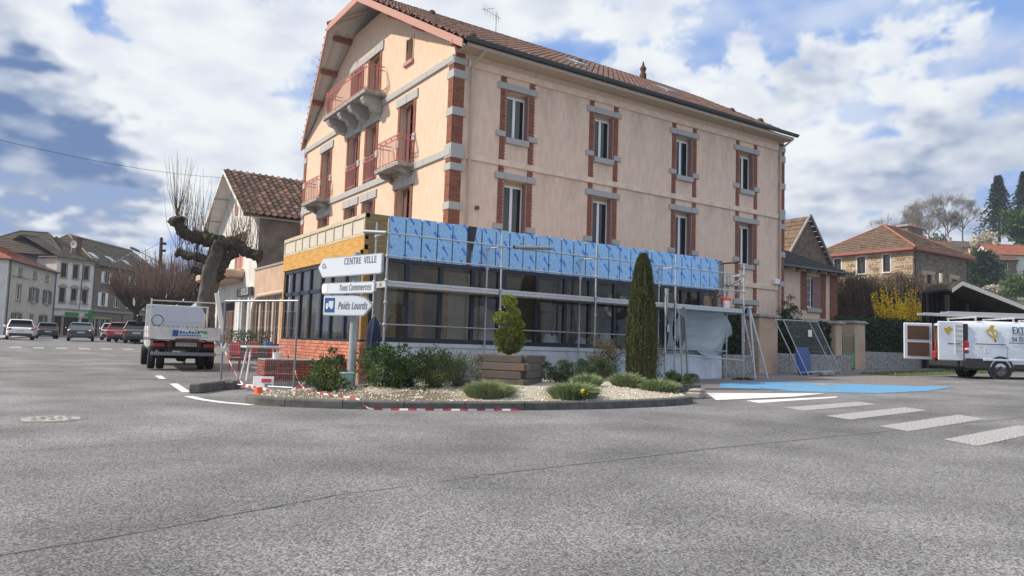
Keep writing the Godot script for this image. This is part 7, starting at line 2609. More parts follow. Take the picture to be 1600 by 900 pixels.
func make_van() -> void:
	# local: forward -z, near side is +x after the turn; origin on the ground at the rear middle
	var depth := 26.0
	var fd := Vector3(0.832, 0, 0.554)
	var nr := Vector3(-0.551, 0, 0.831)               # towards the camera
	var c0 := Vector3(27.75, 0, -12.85)
	var at := c0 - nr * 0.96
	at.y = 0.5
	var t := thing("white_van", "white panel van with open rear doors, roof ladders and dark lettering", "van", at)
	var xf := Transform3D(Basis(nr, Vector3.UP, nr.cross(Vector3.UP)), Vector3.ZERO)   # x near side, z backwards or forwards
	var zf := xf.basis.z.dot(fd)                       # sign of forward along local z
	at += fd * 0.12
	t.transform = Transform3D(xf.basis.scaled(Vector3.ONE * 1.05), at)
	var F := signf(zf)
	var hw := 0.96
	var b := Mb.new()
	# body shell: sections along the length
	var rows := []
	for s in [[0.0, 1.93, 0.93], [0.12, 1.97, 0.955], [1.0, 2.0, 0.965], [2.6, 2.0, 0.965], [3.7, 1.98, 0.96], [4.1, 1.8, 0.94], [4.45, 1.25, 0.92], [5.0, 1.05, 0.86], [5.2, 0.8, 0.74]]:
		var row := []
		var x: float = s[2]
		var y: float = s[1]
		for p in [[1.0, 0.42], [1.0, 0.62], [1.01, 0.95], [0.985, 1.2], [0.93, 1.7], [0.86, 1.9], [0.72, 1.98], [0.3, 2.02], [-0.3, 2.02], [-0.72, 1.98], [-0.86, 1.9], [-0.93, 1.7], [-0.985, 1.2], [-1.01, 0.95], [-1.0, 0.62], [-1.0, 0.42]]:
			row.append(Vector3(x * p[0], minf(p[1] * y / 2.0, y), F * s[0]))
		rows.append(row)
	b.grid(rows, F < 0)
	part("body", b, M.van_white, t)
	# dark lower cladding and rear bumper
	b = Mb.new()
	for sg in [-1.0, 1.0]:
		b.bbox(Vector3(sg * 0.965, 0.52, F * 0.42), Vector3(0.03, 0.34, 0.84), 0.012)
		b.bbox(Vector3(sg * 0.965, 0.45, F * 2.8), Vector3(0.03, 0.16, 2.3), 0.01)
	b.bbox(Vector3(0, 0.5, F * -0.05), Vector3(1.94, 0.26, 0.2), 0.05)
	b.bbox(Vector3(0, 0.36, F * 2.4), Vector3(1.8, 0.12, 4.6), 0.02)
	part("bumper", b, M.black_plastic, t)
	for sg in [-1.0, 1.0]:
		b = Mb.new()
		for k in 13:
			var a0 := PI * k / 12.0
			b.box(Vector3(sg * 0.966, 0.34 + sin(a0) * 0.41, F * (1.2 + cos(a0) * 0.41)), Vector3(0.035, 0.07, 0.13), Basis(Vector3.RIGHT, -F * (a0 + PI / 2)))
		b.lathe(Vector3(sg * 0.962, 0.34, F * 1.2), [Vector2(0.4, 0.0), Vector2(0.0, 0.004)], 24, Basis(Vector3(0, 1, 0), Vector3(sg, 0, 0), Vector3(0, 0, -sg)))
		part("wheel_arch", b, M.black_plastic, t)
		wheel(t, Vector3(sg * 0.87, 0.34, F * 1.2), 0.34, 0.22, sg)
		wheel(t, Vector3(sg * 0.87, 0.34, F * 4.35), 0.34, 0.22, sg)
		b = Mb.new()
		b.bbox(Vector3(sg * 0.93, 1.06, F * 0.05), Vector3(0.1, 0.42, 0.2), 0.03)
		var tl := part("tail_light", b, M.tail_red, t)
		b = Mb.new()
		b.bbox(Vector3(sg * 0.975, 1.0, F * 0.06), Vector3(0.03, 0.07, 0.14), 0.01)
		part("lens", b, M.white_paint, tl)
		b = Mb.new()
		b.bbox(Vector3(sg * 0.895, 1.56, F * 0.07), Vector3(0.09, 0.6, 0.16), 0.03)
		part("rear_pillar", b, M.black_plastic, t)
	# opening and load space
	b = Mb.new()
	b.span(Vector3(-0.8, 0.62, minf(F * 0.0, F * -0.012)), Vector3(0.8, 1.82, maxf(F * 0.0, F * -0.012)))
	part("rear_opening", b, M.chassis, t)
	b = Mb.new()
	b.bbox(Vector3(-0.72, 1.2, F * -0.02), Vector3(0.12, 1.15, 0.02), 0.004)
	b.bbox(Vector3(-0.55, 1.3, F * -0.018), Vector3(0.28, 0.9, 0.02), 0.004)
	part("ply_lining", b, M.brown_ply, t)
	b = Mb.new()
	b.bbox(Vector3(0, 1.86, F * -0.03), Vector3(1.5, 0.1, 0.06), 0.02)
	part("roof_lip", b, M.van_white, t)
	# doors stand open: the far one square to us, the near one turned back along the side
	for q in [[-0.9, 0.15, 1.0], [0.92, -0.05, 0.84]]:
		var near: bool = q[0] > 0
		var dr := (Vector3(0, 0, -F)).rotated(Vector3.UP, q[1])
		if not near: dr = (Vector3(-0.1, 0, -F)).normalized()
		var dx := Transform3D(Basis(dr, Vector3.UP, dr.cross(Vector3.UP)), Vector3(q[0], 0.6, F * -0.03))
		var w: float = q[2]
		b = Mb.new()
		b.bbox(Vector3(w / 2, 0.66, 0), Vector3(w, 1.32, 0.06), 0.025)
		var d := part("rear_door", b, M.van_white, t, dx)
		var sd := signf(dx.basis.z.dot(nr))
		sd = 1.0 if dx.basis.z.x > 0 else -1.0
		if near:
			b = Mb.new()
			b.span(Vector3(0.08, 0.55, sd * 0.03 - 0.006), Vector3(w * 0.62, 0.58, sd * 0.03 + 0.006))
			part("seam", b, M.black_plastic, d)
			b = Mb.new()
			b.prism(PackedVector2Array([Vector2(0.42, 1.12), Vector2(0.48, 1.16), Vector2(0.54, 1.1), Vector2(0.66, 1.1), Vector2(0.6, 0.95), Vector2(0.5, 0.85), Vector2(0.44, 0.98), Vector2(0.34, 1.04)]), sd * 0.032 - 0.003, sd * 0.032 + 0.003)
			part("gold_emblem", b, M.gold, d)
			b = Mb.new()
			for k in 6: b.box(Vector3(0.17, 0.35 + k * 0.17, sd * 0.05), Vector3(0.24, 0.02, 0.03))
			for x in [0.05, 0.29]: b.box(Vector3(x, 0.72, sd * 0.05), Vector3(0.02, 1.0, 0.03))
			part("door_rack", b, M.truck_white, d)
		else:
			for y in [0.12, 0.72]:
				b = Mb.new()
				b.bbox(Vector3(w / 2, y + 0.25, sd * 0.035), Vector3(w - 0.24, 0.5, 0.02), 0.008)
				part("ply_panel", b, M.brown_ply, d)
	# roof bars, ladders
	b = Mb.new()
	for z in [0.5, 1.8, 3.1]:
		b.bbox(Vector3(0, 2.1, F * z), Vector3(1.7, 0.05, 0.06), 0.01)
		for sg in [-1.0, 1.0]: b.bbox(Vector3(sg * 0.78, 2.03, F * z), Vector3(0.05, 0.12, 0.06), 0.01)
	part("roof_bar", b, M.alu, t)
	for q in [[-0.45, -0.75, 3.6, 2.22, "aluminium ladder on the far side of the van roof"], [0.35, -0.35, 3.9, 2.24, "aluminium ladder on the near side of the van roof"]]:
		var ld := thing("roof_ladder", q[4], "ladder", t.transform * Vector3(q[0], q[3], 0))
		ld.basis = xf.basis
		for x in [-0.2, 0.2]:
			b = Mb.new()
			b.bbox(Vector3(x, 0.0, F * (q[1] + q[2]) / 2), Vector3(0.035, 0.09, q[2] - q[1]), 0.008)
			part("ladder_rail", b, M.alu, ld)
		for k in 13:
			b = Mb.new()
			b.bar(Vector3(-0.2, 0, F * (q[1] + 0.2 + k * 0.29)), Vector3(0.2, 0, F * (q[1] + 0.2 + k * 0.29)), 0.016, 0.016, 6)
			part("rung", b, M.alu, ld)
	# side lines, lettering, emblem on the near flank
	var S := Transform3D(Basis(Vector3(0, 0, F), Vector3.UP, Vector3(0, 0, F).cross(Vector3.UP)), Vector3(0.965, 0, 0))
	if S.basis.z.x < 0: S = Transform3D(Basis(Vector3(0, 0, -F), Vector3.UP, Vector3(1, 0, 0)), Vector3(0.965, 0, 0))
	var dirx := S.basis.x.dot(Vector3(0, 0, F))
	b = Mb.new()
	b.span(Vector3(0.36, 1.17, 0.0), Vector3(1.4, 1.2, 0.012))
	b.span(Vector3(1.5, 1.24, 0.0), Vector3(2.6, 1.262, 0.012))
	part("slide_rail", b, M.grey_frame, t, S)
	b = Mb.new()
	b.bbox(Vector3(2.78, 1.14, 0.012), Vector3(0.2, 0.045, 0.04), 0.01)
	b.bbox(Vector3(0.75, 0.98, 0.004), Vector3(0.2, 0.2, 0.012), 0.004)
	b.bbox(Vector3(2.05, 0.66, 0.012), Vector3(2.9, 0.07, 0.03), 0.01)
	part("door_trim", b, M.van_white, t, S, true)
	b = Mb.new()
	b.span(Vector3(1.42, 0.7, 0.0), Vector3(1.432, 1.15, 0.01))
	b.span(Vector3(2.62, 0.6, 0.0), Vector3(2.632, 1.85, 0.01))
	part("door_gap", b, M.grey_frame, t, S)
	var T := S * Transform3D(Basis(Vector3.RIGHT, -0.11), Vector3(0, 1.25, 0.0))
	b = Mb.new()
	b.text("EXTRA", 0.24, T * Transform3D(Basis.IDENTITY, Vector3(1.62, 0.42, 0.028)), 0.006, 0.72)
	b.text("04 77 65", 0.15, T * Transform3D(Basis.IDENTITY, Vector3(1.6, 0.12, 0.028)), 0.006, 0.75)
	part("lettering", b, M.teal_ink, t)
	b = Mb.new()
	for k in 9: b.box(Vector3(1.66 + k * 0.1, 0.27, 0.03), Vector3(0.09, 0.022, 0.006))
	part("small_print", b, M.post_grey, t, T)
	b = Mb.new()
	b.prism(PackedVector2Array([Vector2(0.74, 0.42), Vector2(0.84, 0.44), Vector2(0.9, 0.58), Vector2(1.04, 0.58), Vector2(0.99, 0.44), Vector2(1.1, 0.42), Vector2(1.12, 0.32), Vector2(1.06, 0.16), Vector2(1.02, 0.02), Vector2(0.98, 0.12), Vector2(0.8, 0.28)]), 0.026, 0.034)
	part("gold_emblem", b, M.gold, t, T)
	b = Mb.new()
	b.prism(PackedVector2Array([Vector2(0.8, 0.36), Vector2(0.9, 0.36), Vector2(0.97, 0.2), Vector2(0.85, 0.28)]), 0.034, 0.038)
	b.prism(PackedVector2Array([Vector2(1.0, 0.36), Vector2(1.08, 0.36), Vector2(1.03, 0.2)]), 0.034, 0.038)
	part("emblem_eye", b, M.sign_white, t, T)
	b = Mb.new()
	b.prism(PackedVector2Array([Vector2(0.99, 0.1), Vector2(1.05, 0.1), Vector2(1.04, 0.0), Vector2(1.0, 0.0)]), 0.034, 0.038)
	part("emblem_tip", b, M.teal_ink, t, T)
	# red things in the load
	b = Mb.new()
	b.bbox(Vector3(0, 0.15, 0), Vector3(0.3, 0.3, 0.22), 0.04)
	b.pipe([Vector3(-0.1, 0.3, 0), Vector3(-0.02, 0.7, 0.02), Vector3(0.05, 0.55, 0.0), Vector3(0.1, 0.3, 0)], [0.02, 0.02, 0.02, 0.02], 6)
	solo("red_tool_case", b, M.red_plastic, "red tool case with an orange hose in the back of the white van", "tool case", t.transform * Vector3(-0.5, 0.63, F * -0.13))

# ------------------------------------------------------------------ houses round the crossing
# windows: [u0, v0, u1, v1, shutter width, shutter material or ""]
func facade(t: Node3D, xf: Transform3D, w: float, y0: float, y1: float, wins: Array, wall: Material, frame: Material, trim: Material, glass: Material, called := "wall") -> void:
	var holes := []
	for q in wins: holes.append([q[0], q[1], q[2], q[3], 0.22])
	var b := Mb.new()
	b.wall(0, y0, w, y1, holes)
	part(called, b, wall, t, xf)
	for q in wins:
		window(t, xf * Transform3D(Basis.IDENTITY, Vector3(0, 0, -0.18)), q[0], q[1], q[2], q[3], frame, glass, 2 if q[2] - q[0] > 0.7 else 1)
		if trim:
			b = Mb.new()
			b.bbox(Vector3((q[0] + q[2]) / 2, q[1] - 0.07, 0.03), Vector3(q[2] - q[0] + 0.24, 0.13, 0.24), 0.015)
			part("window_sill", b, trim, t, xf)
			b = Mb.new()
			b.bbox(Vector3((q[0] + q[2]) / 2, q[3] + 0.09, 0.0), Vector3(q[2] - q[0] + 0.3, 0.17, 0.07), 0.012)
			for u in [q[0] - 0.07, q[2] + 0.07]: b.bbox(Vector3(u, (q[1] + q[3]) / 2, 0.0), Vector3(0.13, q[3] - q[1], 0.05), 0.01)
			part("window_surround", b, trim, t, xf)
		if q.size() > 5 and q[4] > 0:
			for s in [0, 1]:
				var u: float = q[0] - q[4] - 0.02 if s == 0 else q[2] + 0.02
				shutter_leaf(t, xf * Transform3D(Basis.IDENTITY, Vector3(u, q[1], 0.03)), q[4], q[3] - q[1], M[q[5]])

# hip or gable roof over a rectangle: local x along the front from 0 to w, z from 0 back to -d
func roof(t: Node3D, xf: Transform3D, w: float, d: float, y: float, rise: float, hip0: float, hip1: float, over: float, m: Material, ridge: Material = null) -> void:
	var a := Vector3(-over, y, over)
	var b1 := Vector3(w + over, y, over)
	var c := Vector3(w + over, y, -d - over)
	var e := Vector3(-over, y, -d - over)
	var r0 := Vector3(-over + hip0, y + rise, -d / 2)
	var r1 := Vector3(w + over - hip1, y + rise, -d / 2)
	var b := Mb.new()
	var nz := FastNoiseLite.new()
	nz.frequency = 0.35
	# courses of tiles: narrow strips, each lapping the one below
	var courses := int(Vector2(rise, d / 2).length() / 0.42)
	for s in [[a, b1, r1, r0], [c, e, r0, r1], [b1, c, r1, r1], [e, a, r0, r0]]:
		if s[2] == s[3] and ((s[0] == b1 and hip1 < 0.1) or (s[0] == e and hip0 < 0.1)): continue
		var nn: Vector3 = (s[1] - s[0]).cross(s[3] - s[0]).normalized()
		for k in courses:
			var f0 := float(k) / courses
			var f1 := float(k + 1) / courses
			var p0: Vector3 = s[0].lerp(s[3], f0) + nn * 0.05
			var p1: Vector3 = s[1].lerp(s[2], f0) + nn * 0.05
			var p2: Vector3 = s[1].lerp(s[2], f1) + nn * 0.01
			var p3: Vector3 = s[0].lerp(s[3], f1) + nn * 0.01
			var n := int(maxf(1.0, p0.distance_to(p1) / 0.5))
			for i in n:
				var g0 := float(i) / n
				var g1 := float(i + 1) / n
				var tn := 1.0 + 0.5 * nz.get_noise_3dv(p0.lerp(p1, g0) * 1.6) + rng.randf_range(-0.22, 0.22)
				b.col = Color(tn, tn * rng.randf_range(0.93, 1.03), tn * rng.randf_range(0.9, 1.05))
				var lift := nn * rng.randf_range(0.0, 0.03)
				b.quad(p0.lerp(p1, g0) + lift, p0.lerp(p1, g1) + lift, p3.lerp(p2, g1), p3.lerp(p2, g0))
			b.quad(p0 - nn * 0.05, p1 - nn * 0.05, p1, p0)
	b.col = Color(0.5, 0.5, 0.5)
	b.quad(e + Vector3(0, -0.1, 0), c + Vector3(0, -0.1, 0), b1 + Vector3(0, -0.1, 0), a + Vector3(0, -0.1, 0))
	var o := part("roof", b, m, t, xf)
	b = Mb.new()
	b.bar(r0 + Vector3(0, 0.04, 0), r1 + Vector3(0, 0.04, 0), 0.12, 0.12, 7)
	if hip0 > 0.1:
		b.bar(a, r0 + Vector3(0, 0.04, 0), 0.1, 0.1, 7)
		b.bar(e, r0 + Vector3(0, 0.04, 0), 0.1, 0.1, 7)
	if hip1 > 0.1:
		b.bar(b1, r1 + Vector3(0, 0.04, 0), 0.1, 0.1, 7)
		b.bar(c, r1 + Vector3(0, 0.04, 0), 0.1, 0.1, 7)
	part("ridge_tiles", b, ridge if ridge else m, o)
	b = Mb.new()
	for q in [[a, b1], [e, a], [b1, c]]:
		b = Mb.new()
		b.bar(q[0] + Vector3(0, -0.06, 0), q[1] + Vector3(0, -0.06, 0), 0.07, 0.07, 6)
		part("gutter", b, M.zinc, t, xf)

func box_walls(t: Node3D, xf: Transform3D, w: float, d: float, y0: float, y1: float, m: Material, rise := 0.0) -> void:
	var b := Mb.new()
	b.quad(Vector3(0, y0, -d), Vector3(0, y0, 0), Vector3(0, y1, 0), Vector3(0, y1, -d))
	b.quad(Vector3(w, y0, 0), Vector3(w, y0, -d), Vector3(w, y1, -d), Vector3(w, y1, 0))
	b.quad(Vector3(w, y0, -d), Vector3(0, y0, -d), Vector3(0, y1, -d), Vector3(w, y1, -d))
	if rise > 0:
		b.tri(Vector3(0, y1, -d), Vector3(0, y1, 0), Vector3(0, y1 + rise, -d / 2))
		b.tri(Vector3(w, y1, 0), Vector3(w, y1, -d), Vector3(w, y1 + rise, -d / 2))
	part("side_wall", b, m, t, xf)

func along(a: Vector2, e: Vector2) -> Transform3D:
	return face(Vector3(a.x, 0, a.y), Vector3(e.x - a.x, 0, e.y - a.y))

func chimney(t: Node3D, xf: Transform3D, at: Vector3, s: Vector3, m: Material, pots := 2) -> void:
	var b := Mb.new()
	b.bbox(at + Vector3(0, s.y / 2, 0), s, 0.03)
	b.bbox(at + Vector3(0, s.y + 0.05, 0), Vector3(s.x + 0.15, 0.12, s.z + 0.15), 0.02)
	var o := part("chimney", b, m, t, xf)
	for k in pots:
		b = Mb.new()
		b.bar(at + Vector3((k - (pots - 1) * 0.5) * 0.4, s.y, 0), at + Vector3((k - (pots - 1) * 0.5) * 0.4, s.y + 0.5, 0), 0.13, 0.1, 10)
		part("chimney_pot", b, M.tile_2, o)

func make_left_houses() -> void:
	rng.seed = 61
	# cream house at the street corner
	var A := Vector2(-1.89, -92.04)
	var B := Vector2(2.78, -108.18)
	var t := thing("cream_house", "cream three-storey house with small attic windows and a red-brown tiled roof at the far left", "house", Vector3(A.x, 0.2, A.y))
	var off := Transform3D(Basis.IDENTITY, -t.position)
	var xf := off * along(A, B)
	var ws := []
	for u in [3.75, 8.75, 13.3]: ws.append([u - 0.55, 7.05, u + 0.55, 7.75, 0.0, ""])
	ws.append([3.0, 4.35, 4.5, 5.95, 0.0, ""])
	for u in [8.85, 13.8]: ws.append([u - 0.75, 4.3, u + 0.75, 5.95, 0.95, "grey_frame"])
	for u in [3.6, 12.9]: ws.append([u - 0.7, 1.0, u + 0.7, 2.9, 0.9, "grey_frame"])
	ws.append([7.9, 0.3, 9.2, 2.85, 0.0, ""])
	facade(t, xf, 16.8, 0.0, 8.4, ws, M.cream_wall, M.white_paint, M.sand_trim, M.far_glass)
	box_walls(t, xf, 16.8, 11.0, 0.0, 8.4, M.white_wall)
	roof(t, xf, 16.8, 11.0, 8.4, 2.6, 5.0, 0.0, 0.35, M.tile_orange)
	var b := Mb.new()
	for k in 18: b.box(Vector3(-0.03, 0.6 + k * 0.42, -5.5), Vector3(0.05, 0.36, 10.6), Basis(Vector3.BACK, 0.06))
	part("side_cladding", b, M.white_wall, t, xf)
	b = Mb.new()
	b.bar(Vector3(0.35, 8.3, 0.12), Vector3(0.35, 0.4, 0.12), 0.07, 0.07, 8)
	b.bar(Vector3(16.5, 8.3, 0.12), Vector3(16.5, 0.4, 0.12), 0.07, 0.07, 8)
	part("downpipe", b, M.zinc, t, xf)
	b = Mb.new()
	b.bar(Vector3(1.2, 6.75, 0.1), Vector3(6.3, 6.78, 0.1), 0.03, 0.03, 6)
	part("wall_cable", b, M.black_plastic, t, xf)
	chimney(t, xf, Vector3(-2.0, 10.2, -7.0), Vector3(0.9, 1.8, 0.7), M.tile_0, 1)
	# grey house behind it
	t = thing("grey_house", "grey rendered house with a broad dark hipped roof behind the cream house", "house", Vector3(-3.0, 0.3, -112.0))
	off = Transform3D(Basis.IDENTITY, -t.position)
	xf = off * face(Vector3(-7.0, 0, -113.0), Vector3(10.2, 0, 2.4))
	facade(t, xf, 10.4, 0.0, 10.8, [], M.far_grey, M.white_paint, null, M.far_glass)
	box_walls(t, xf, 10.4, 9.0, 0.0, 10.8, M.far_grey)
	roof(t, xf, 10.4, 9.0, 10.8, 3.3, 5.2, 3.0, 0.5, M.tile_old)
	# white house with the pharmacy
	A = Vector2(2.8, -108.6)
	B = Vector2(7.25, -112.3)
	t = thing("white_pharmacy_house", "narrow white three-storey house with tan trim and a green shop sign", "house", Vector3(5.0, 0.3, -110.5))
	off = Transform3D(Basis.IDENTITY, -t.position)
	xf = off * along(A, B)
	ws = []
	for u in [1.1, 2.85, 4.5]:
		ws.append([u - 0.42, 7.95, u + 0.42, 9.75, 0.0, ""])
		ws.append([u - 0.42, 4.75, u + 0.42, 6.55, 0.0, ""])
	ws.append([0.2, 0.6, 1.4, 2.95, 0.0, ""])
	ws.append([1.6, 0.5, 3.85, 2.9, 0.0, ""])
	ws.append([4.3, 1.2, 5.5, 2.8, 0.0, ""])
	facade(t, xf, 5.79, 0.0, 10.5, ws, M.white_wall, M.brown_ply, M.sand_trim, M.far_glass)
	box_walls(t, xf, 5.79, 12.0, 0.0, 10.5, M.white_wall)
	roof(t, xf, 5.79, 12.0, 10.5, 2.8, 0.0, 0.0, 0.3, M.tile_old)
	for u in [1.1, 2.85, 4.5]:
		b = Mb.new()
		b.prism(PackedVector2Array([Vector2(u - 0.65, 6.68), Vector2(u + 0.65, 6.68), Vector2(u + 0.6, 6.85), Vector2(u, 7.15), Vector2(u - 0.6, 6.85)]), 0.0, 0.12)
		part("pediment", b, M.sand_trim, t, xf)
	b = Mb.new()
	b.bbox(Vector3(2.9, 10.3, 0.1), Vector3(5.9, 0.4, 0.25), 0.04)
	b.bbox(Vector3(2.9, 3.9, 0.06), Vector3(5.8, 0.22, 0.18), 0.03)
	part("cornice", b, M.sand_trim, t, xf)
	b = Mb.new()
	b.bar(Vector3(3.85, 10.2, 0.1), Vector3(3.75, 4.0, 0.1), 0.05, 0.05, 6)
	b.bar(Vector3(5.7, 10.2, 0.1), Vector3(5.7, 0.3, 0.1), 0.05, 0.05, 6)
	part("downpipe", b, M.zinc, t, xf)
	railing(t, xf * Transform3D(Basis.IDENTITY, Vector3(2.1, 4.0, 0.1)), 1.6, 1.0, 0.5, M.white_paint)
	b = Mb.new()
	b.bbox(Vector3(2.7, 3.33, 0.12), Vector3(2.0, 0.42, 0.14), 0.02)
	part("shop_sign", b, M.pharmacy_green, t, xf)
	chimney(t, xf, Vector3(4.2, 10.8, -1.6), Vector3(0.9, 2.6, 0.7), M.tile_1, 0)
	b = Mb.new()
	b.lathe(Vector3(3.1, 12.5, -1.2), [Vector2(0.0, 0.0), Vector2(0.3, 0.06), Vector2(0.5, 0.2)], 16, Basis(Vector3.RIGHT, Vector3(0, 0, 1), Vector3(0, -1, 0)))
	b.bar(Vector3(3.1, 12.5, -1.2), Vector3(3.1, 11.3, -1.4), 0.03, 0.03, 6)
	part("satellite_dish", b, M.white_paint, t, xf)
	b = Mb.new()
	b.prism(PackedVector2Array([Vector2(-0.2, -0.6), Vector2(0.2, -0.6), Vector2(0.2, -0.2), Vector2(0.6, -0.2), Vector2(0.6, 0.2), Vector2(0.2, 0.2), Vector2(0.2, 0.6), Vector2(-0.2, 0.6), Vector2(-0.2, 0.2), Vector2(-0.6, 0.2), Vector2(-0.6, -0.2), Vector2(-0.2, -0.2)]), -0.08, 0.08)
	b.bar(Vector3(0.0, 0, -0.1), Vector3(-0.2, 0, -0.9), 0.04, 0.04, 6)
	solo("pharmacy_cross", b, M.pharmacy_green, "dark green shop cross hanging at the right edge of the white house", "sign", Vector3(7.0, 3.3, -111.2))
	# long brown house
	A = Vector2(7.3, -112.4)
	B = Vector2(18.05, -129.25)
	t = thing("brown_house", "long brown stone house with white shutters and three roof lights behind the street trees", "house", Vector3(12.0, 0.3, -120.0))
	off = Transform3D(Basis.IDENTITY, -t.position)
	xf = off * along(A, B)
	ws = [[2.2, 7.85, 3.4, 9.35, 0.65, "white_paint"], [5.5, 7.85, 6.5, 9.35, 0.0, ""], [1.8, 4.65, 2.9, 6.5, 0.65, "white_paint"], [5.4, 4.65, 6.7, 6.4, 0.0, ""], [0.3, 0.4, 2.0, 2.95, 0.0, ""], [2.3, 0.3, 4.9, 2.95, 0.0, ""], [9.4, 4.65, 10.6, 6.4, 0.6, "white_paint"], [9.4, 7.85, 10.6, 9.35, 0.6, "white_paint"], [14, 4.65, 15.2, 6.4, 0.6, "white_paint"], [14, 7.85, 15.2, 9.35, 0.6, "white_paint"]]
	facade(t, xf, 20.0, 0.0, 10.2, ws, M.brown_wall, M.white_paint, M.sand_trim, M.far_glass)
	box_walls(t, xf, 20.0, 11.0, 0.0, 10.2, M.brown_wall, 3.6)
	roof(t, xf, 20.0, 11.0, 10.2, 4.2, 3.0, 0.0, 0.35, M.tile_old, M.sand_trim)
	b = Mb.new()
	b.bbox(Vector3(10, 3.95, 0.06), Vector3(20, 0.3, 0.2), 0.03)
	part("string_course", b, M.far_grey, t, xf)
	b = Mb.new()
	b.bbox(Vector3(10.2, 2.0, 0.05), Vector3(4.8, 3.4, 0.12), 0.02)
	for k in 9: b.box(Vector3(10.2, 0.5 + k * 0.37, 0.12), Vector3(4.7, 0.05, 0.03))
	part("garage_door", b, M.car_black, t, xf)
	for u in [2.0, 6.4, 10.9]:
		b = Mb.new()
		b.bbox(Vector3(u, 11.55, -1.5), Vector3(1.3, 0.08, 1.2), 0.02, Basis(Vector3.RIGHT, 0.66))
		var rl := part("roof_light", b, M.white_paint, t, xf)
		b = Mb.new()
		b.box(Vector3(u, 11.61, -1.46), Vector3(1.05, 0.02, 0.95), Basis(Vector3.RIGHT, 0.66))
		part("pane", b, M.alu, rl)
	# utility pole, street lamp, overhead wire
	t = thing("utility_pole", "wooden utility pole behind the street trees", "utility pole", gp(9.2, -67.8))
	b = Mb.new()
	b.bar(Vector3(0, -0.2, 0), Vector3(-0.1, 8.8, 0), 0.17, 0.13, 10)
	part("pole", b, M.brown_ply, t)
	b = Mb.new()
	for y in [8.3, 7.7, 6.4]: b.bbox(Vector3(0.16, y, 0.05), Vector3(0.28, 0.2, 0.2), 0.03)
	part("fitting", b, M.black_plastic, t)
	t = thing("street_lamp", "street lamp head on a long bracket arm left of the utility pole", "street lamp", gp(9.0, -67.4, 6.6))
	b = Mb.new()
	b.pipe([Vector3(0, 0, 0), Vector3(-0.7, 0.35, 0.4), Vector3(-1.7, 0.75, 0.9)], [0.035, 0.03, 0.03], 6)
	part("bracket", b, M.grey_paint, t)
	b = Mb.new()
	b.bbox(Vector3(-2.0, 0.86, 1.0), Vector3(0.85, 0.16, 0.3), 0.06, Basis.from_euler(Vector3(0, 0.45, -0.3)))
	part("lamp_head", b, M.grey_paint, t)
	b = Mb.new()
	var pts := []
	var rr := []
	for k in 25:
		var f := k / 24.0
		pts.append(Vector3(-6.2, 6.2, -19.5).lerp(Vector3(11.3, 10.8, -45.0), f) - Vector3(0, 0.75 * 4.0 * f * (1.0 - f), 0))
		rr.append(0.008)
	b.pipe(pts, rr, 4)
	solo("overhead_wire", b, M.black_plastic, "thin overhead wire crossing the sky at the left", "wire")
	b = Mb.new()
	pts = []
	rr = []
	for k in 17:
		var f := k / 16.0
		pts.append(Vector3(9.1, 8.9, -67.8).lerp(Vector3(3.5, 9.9, -109.0), f) - Vector3(0, 1.2 * 4.0 * f * (1.0 - f), 0))
		rr.append(0.02)
	b.pipe(pts, rr, 4)
	solo("overhead_wire", b, M.black_plastic, "sagging overhead wire from the utility pole to the white house", "wire")

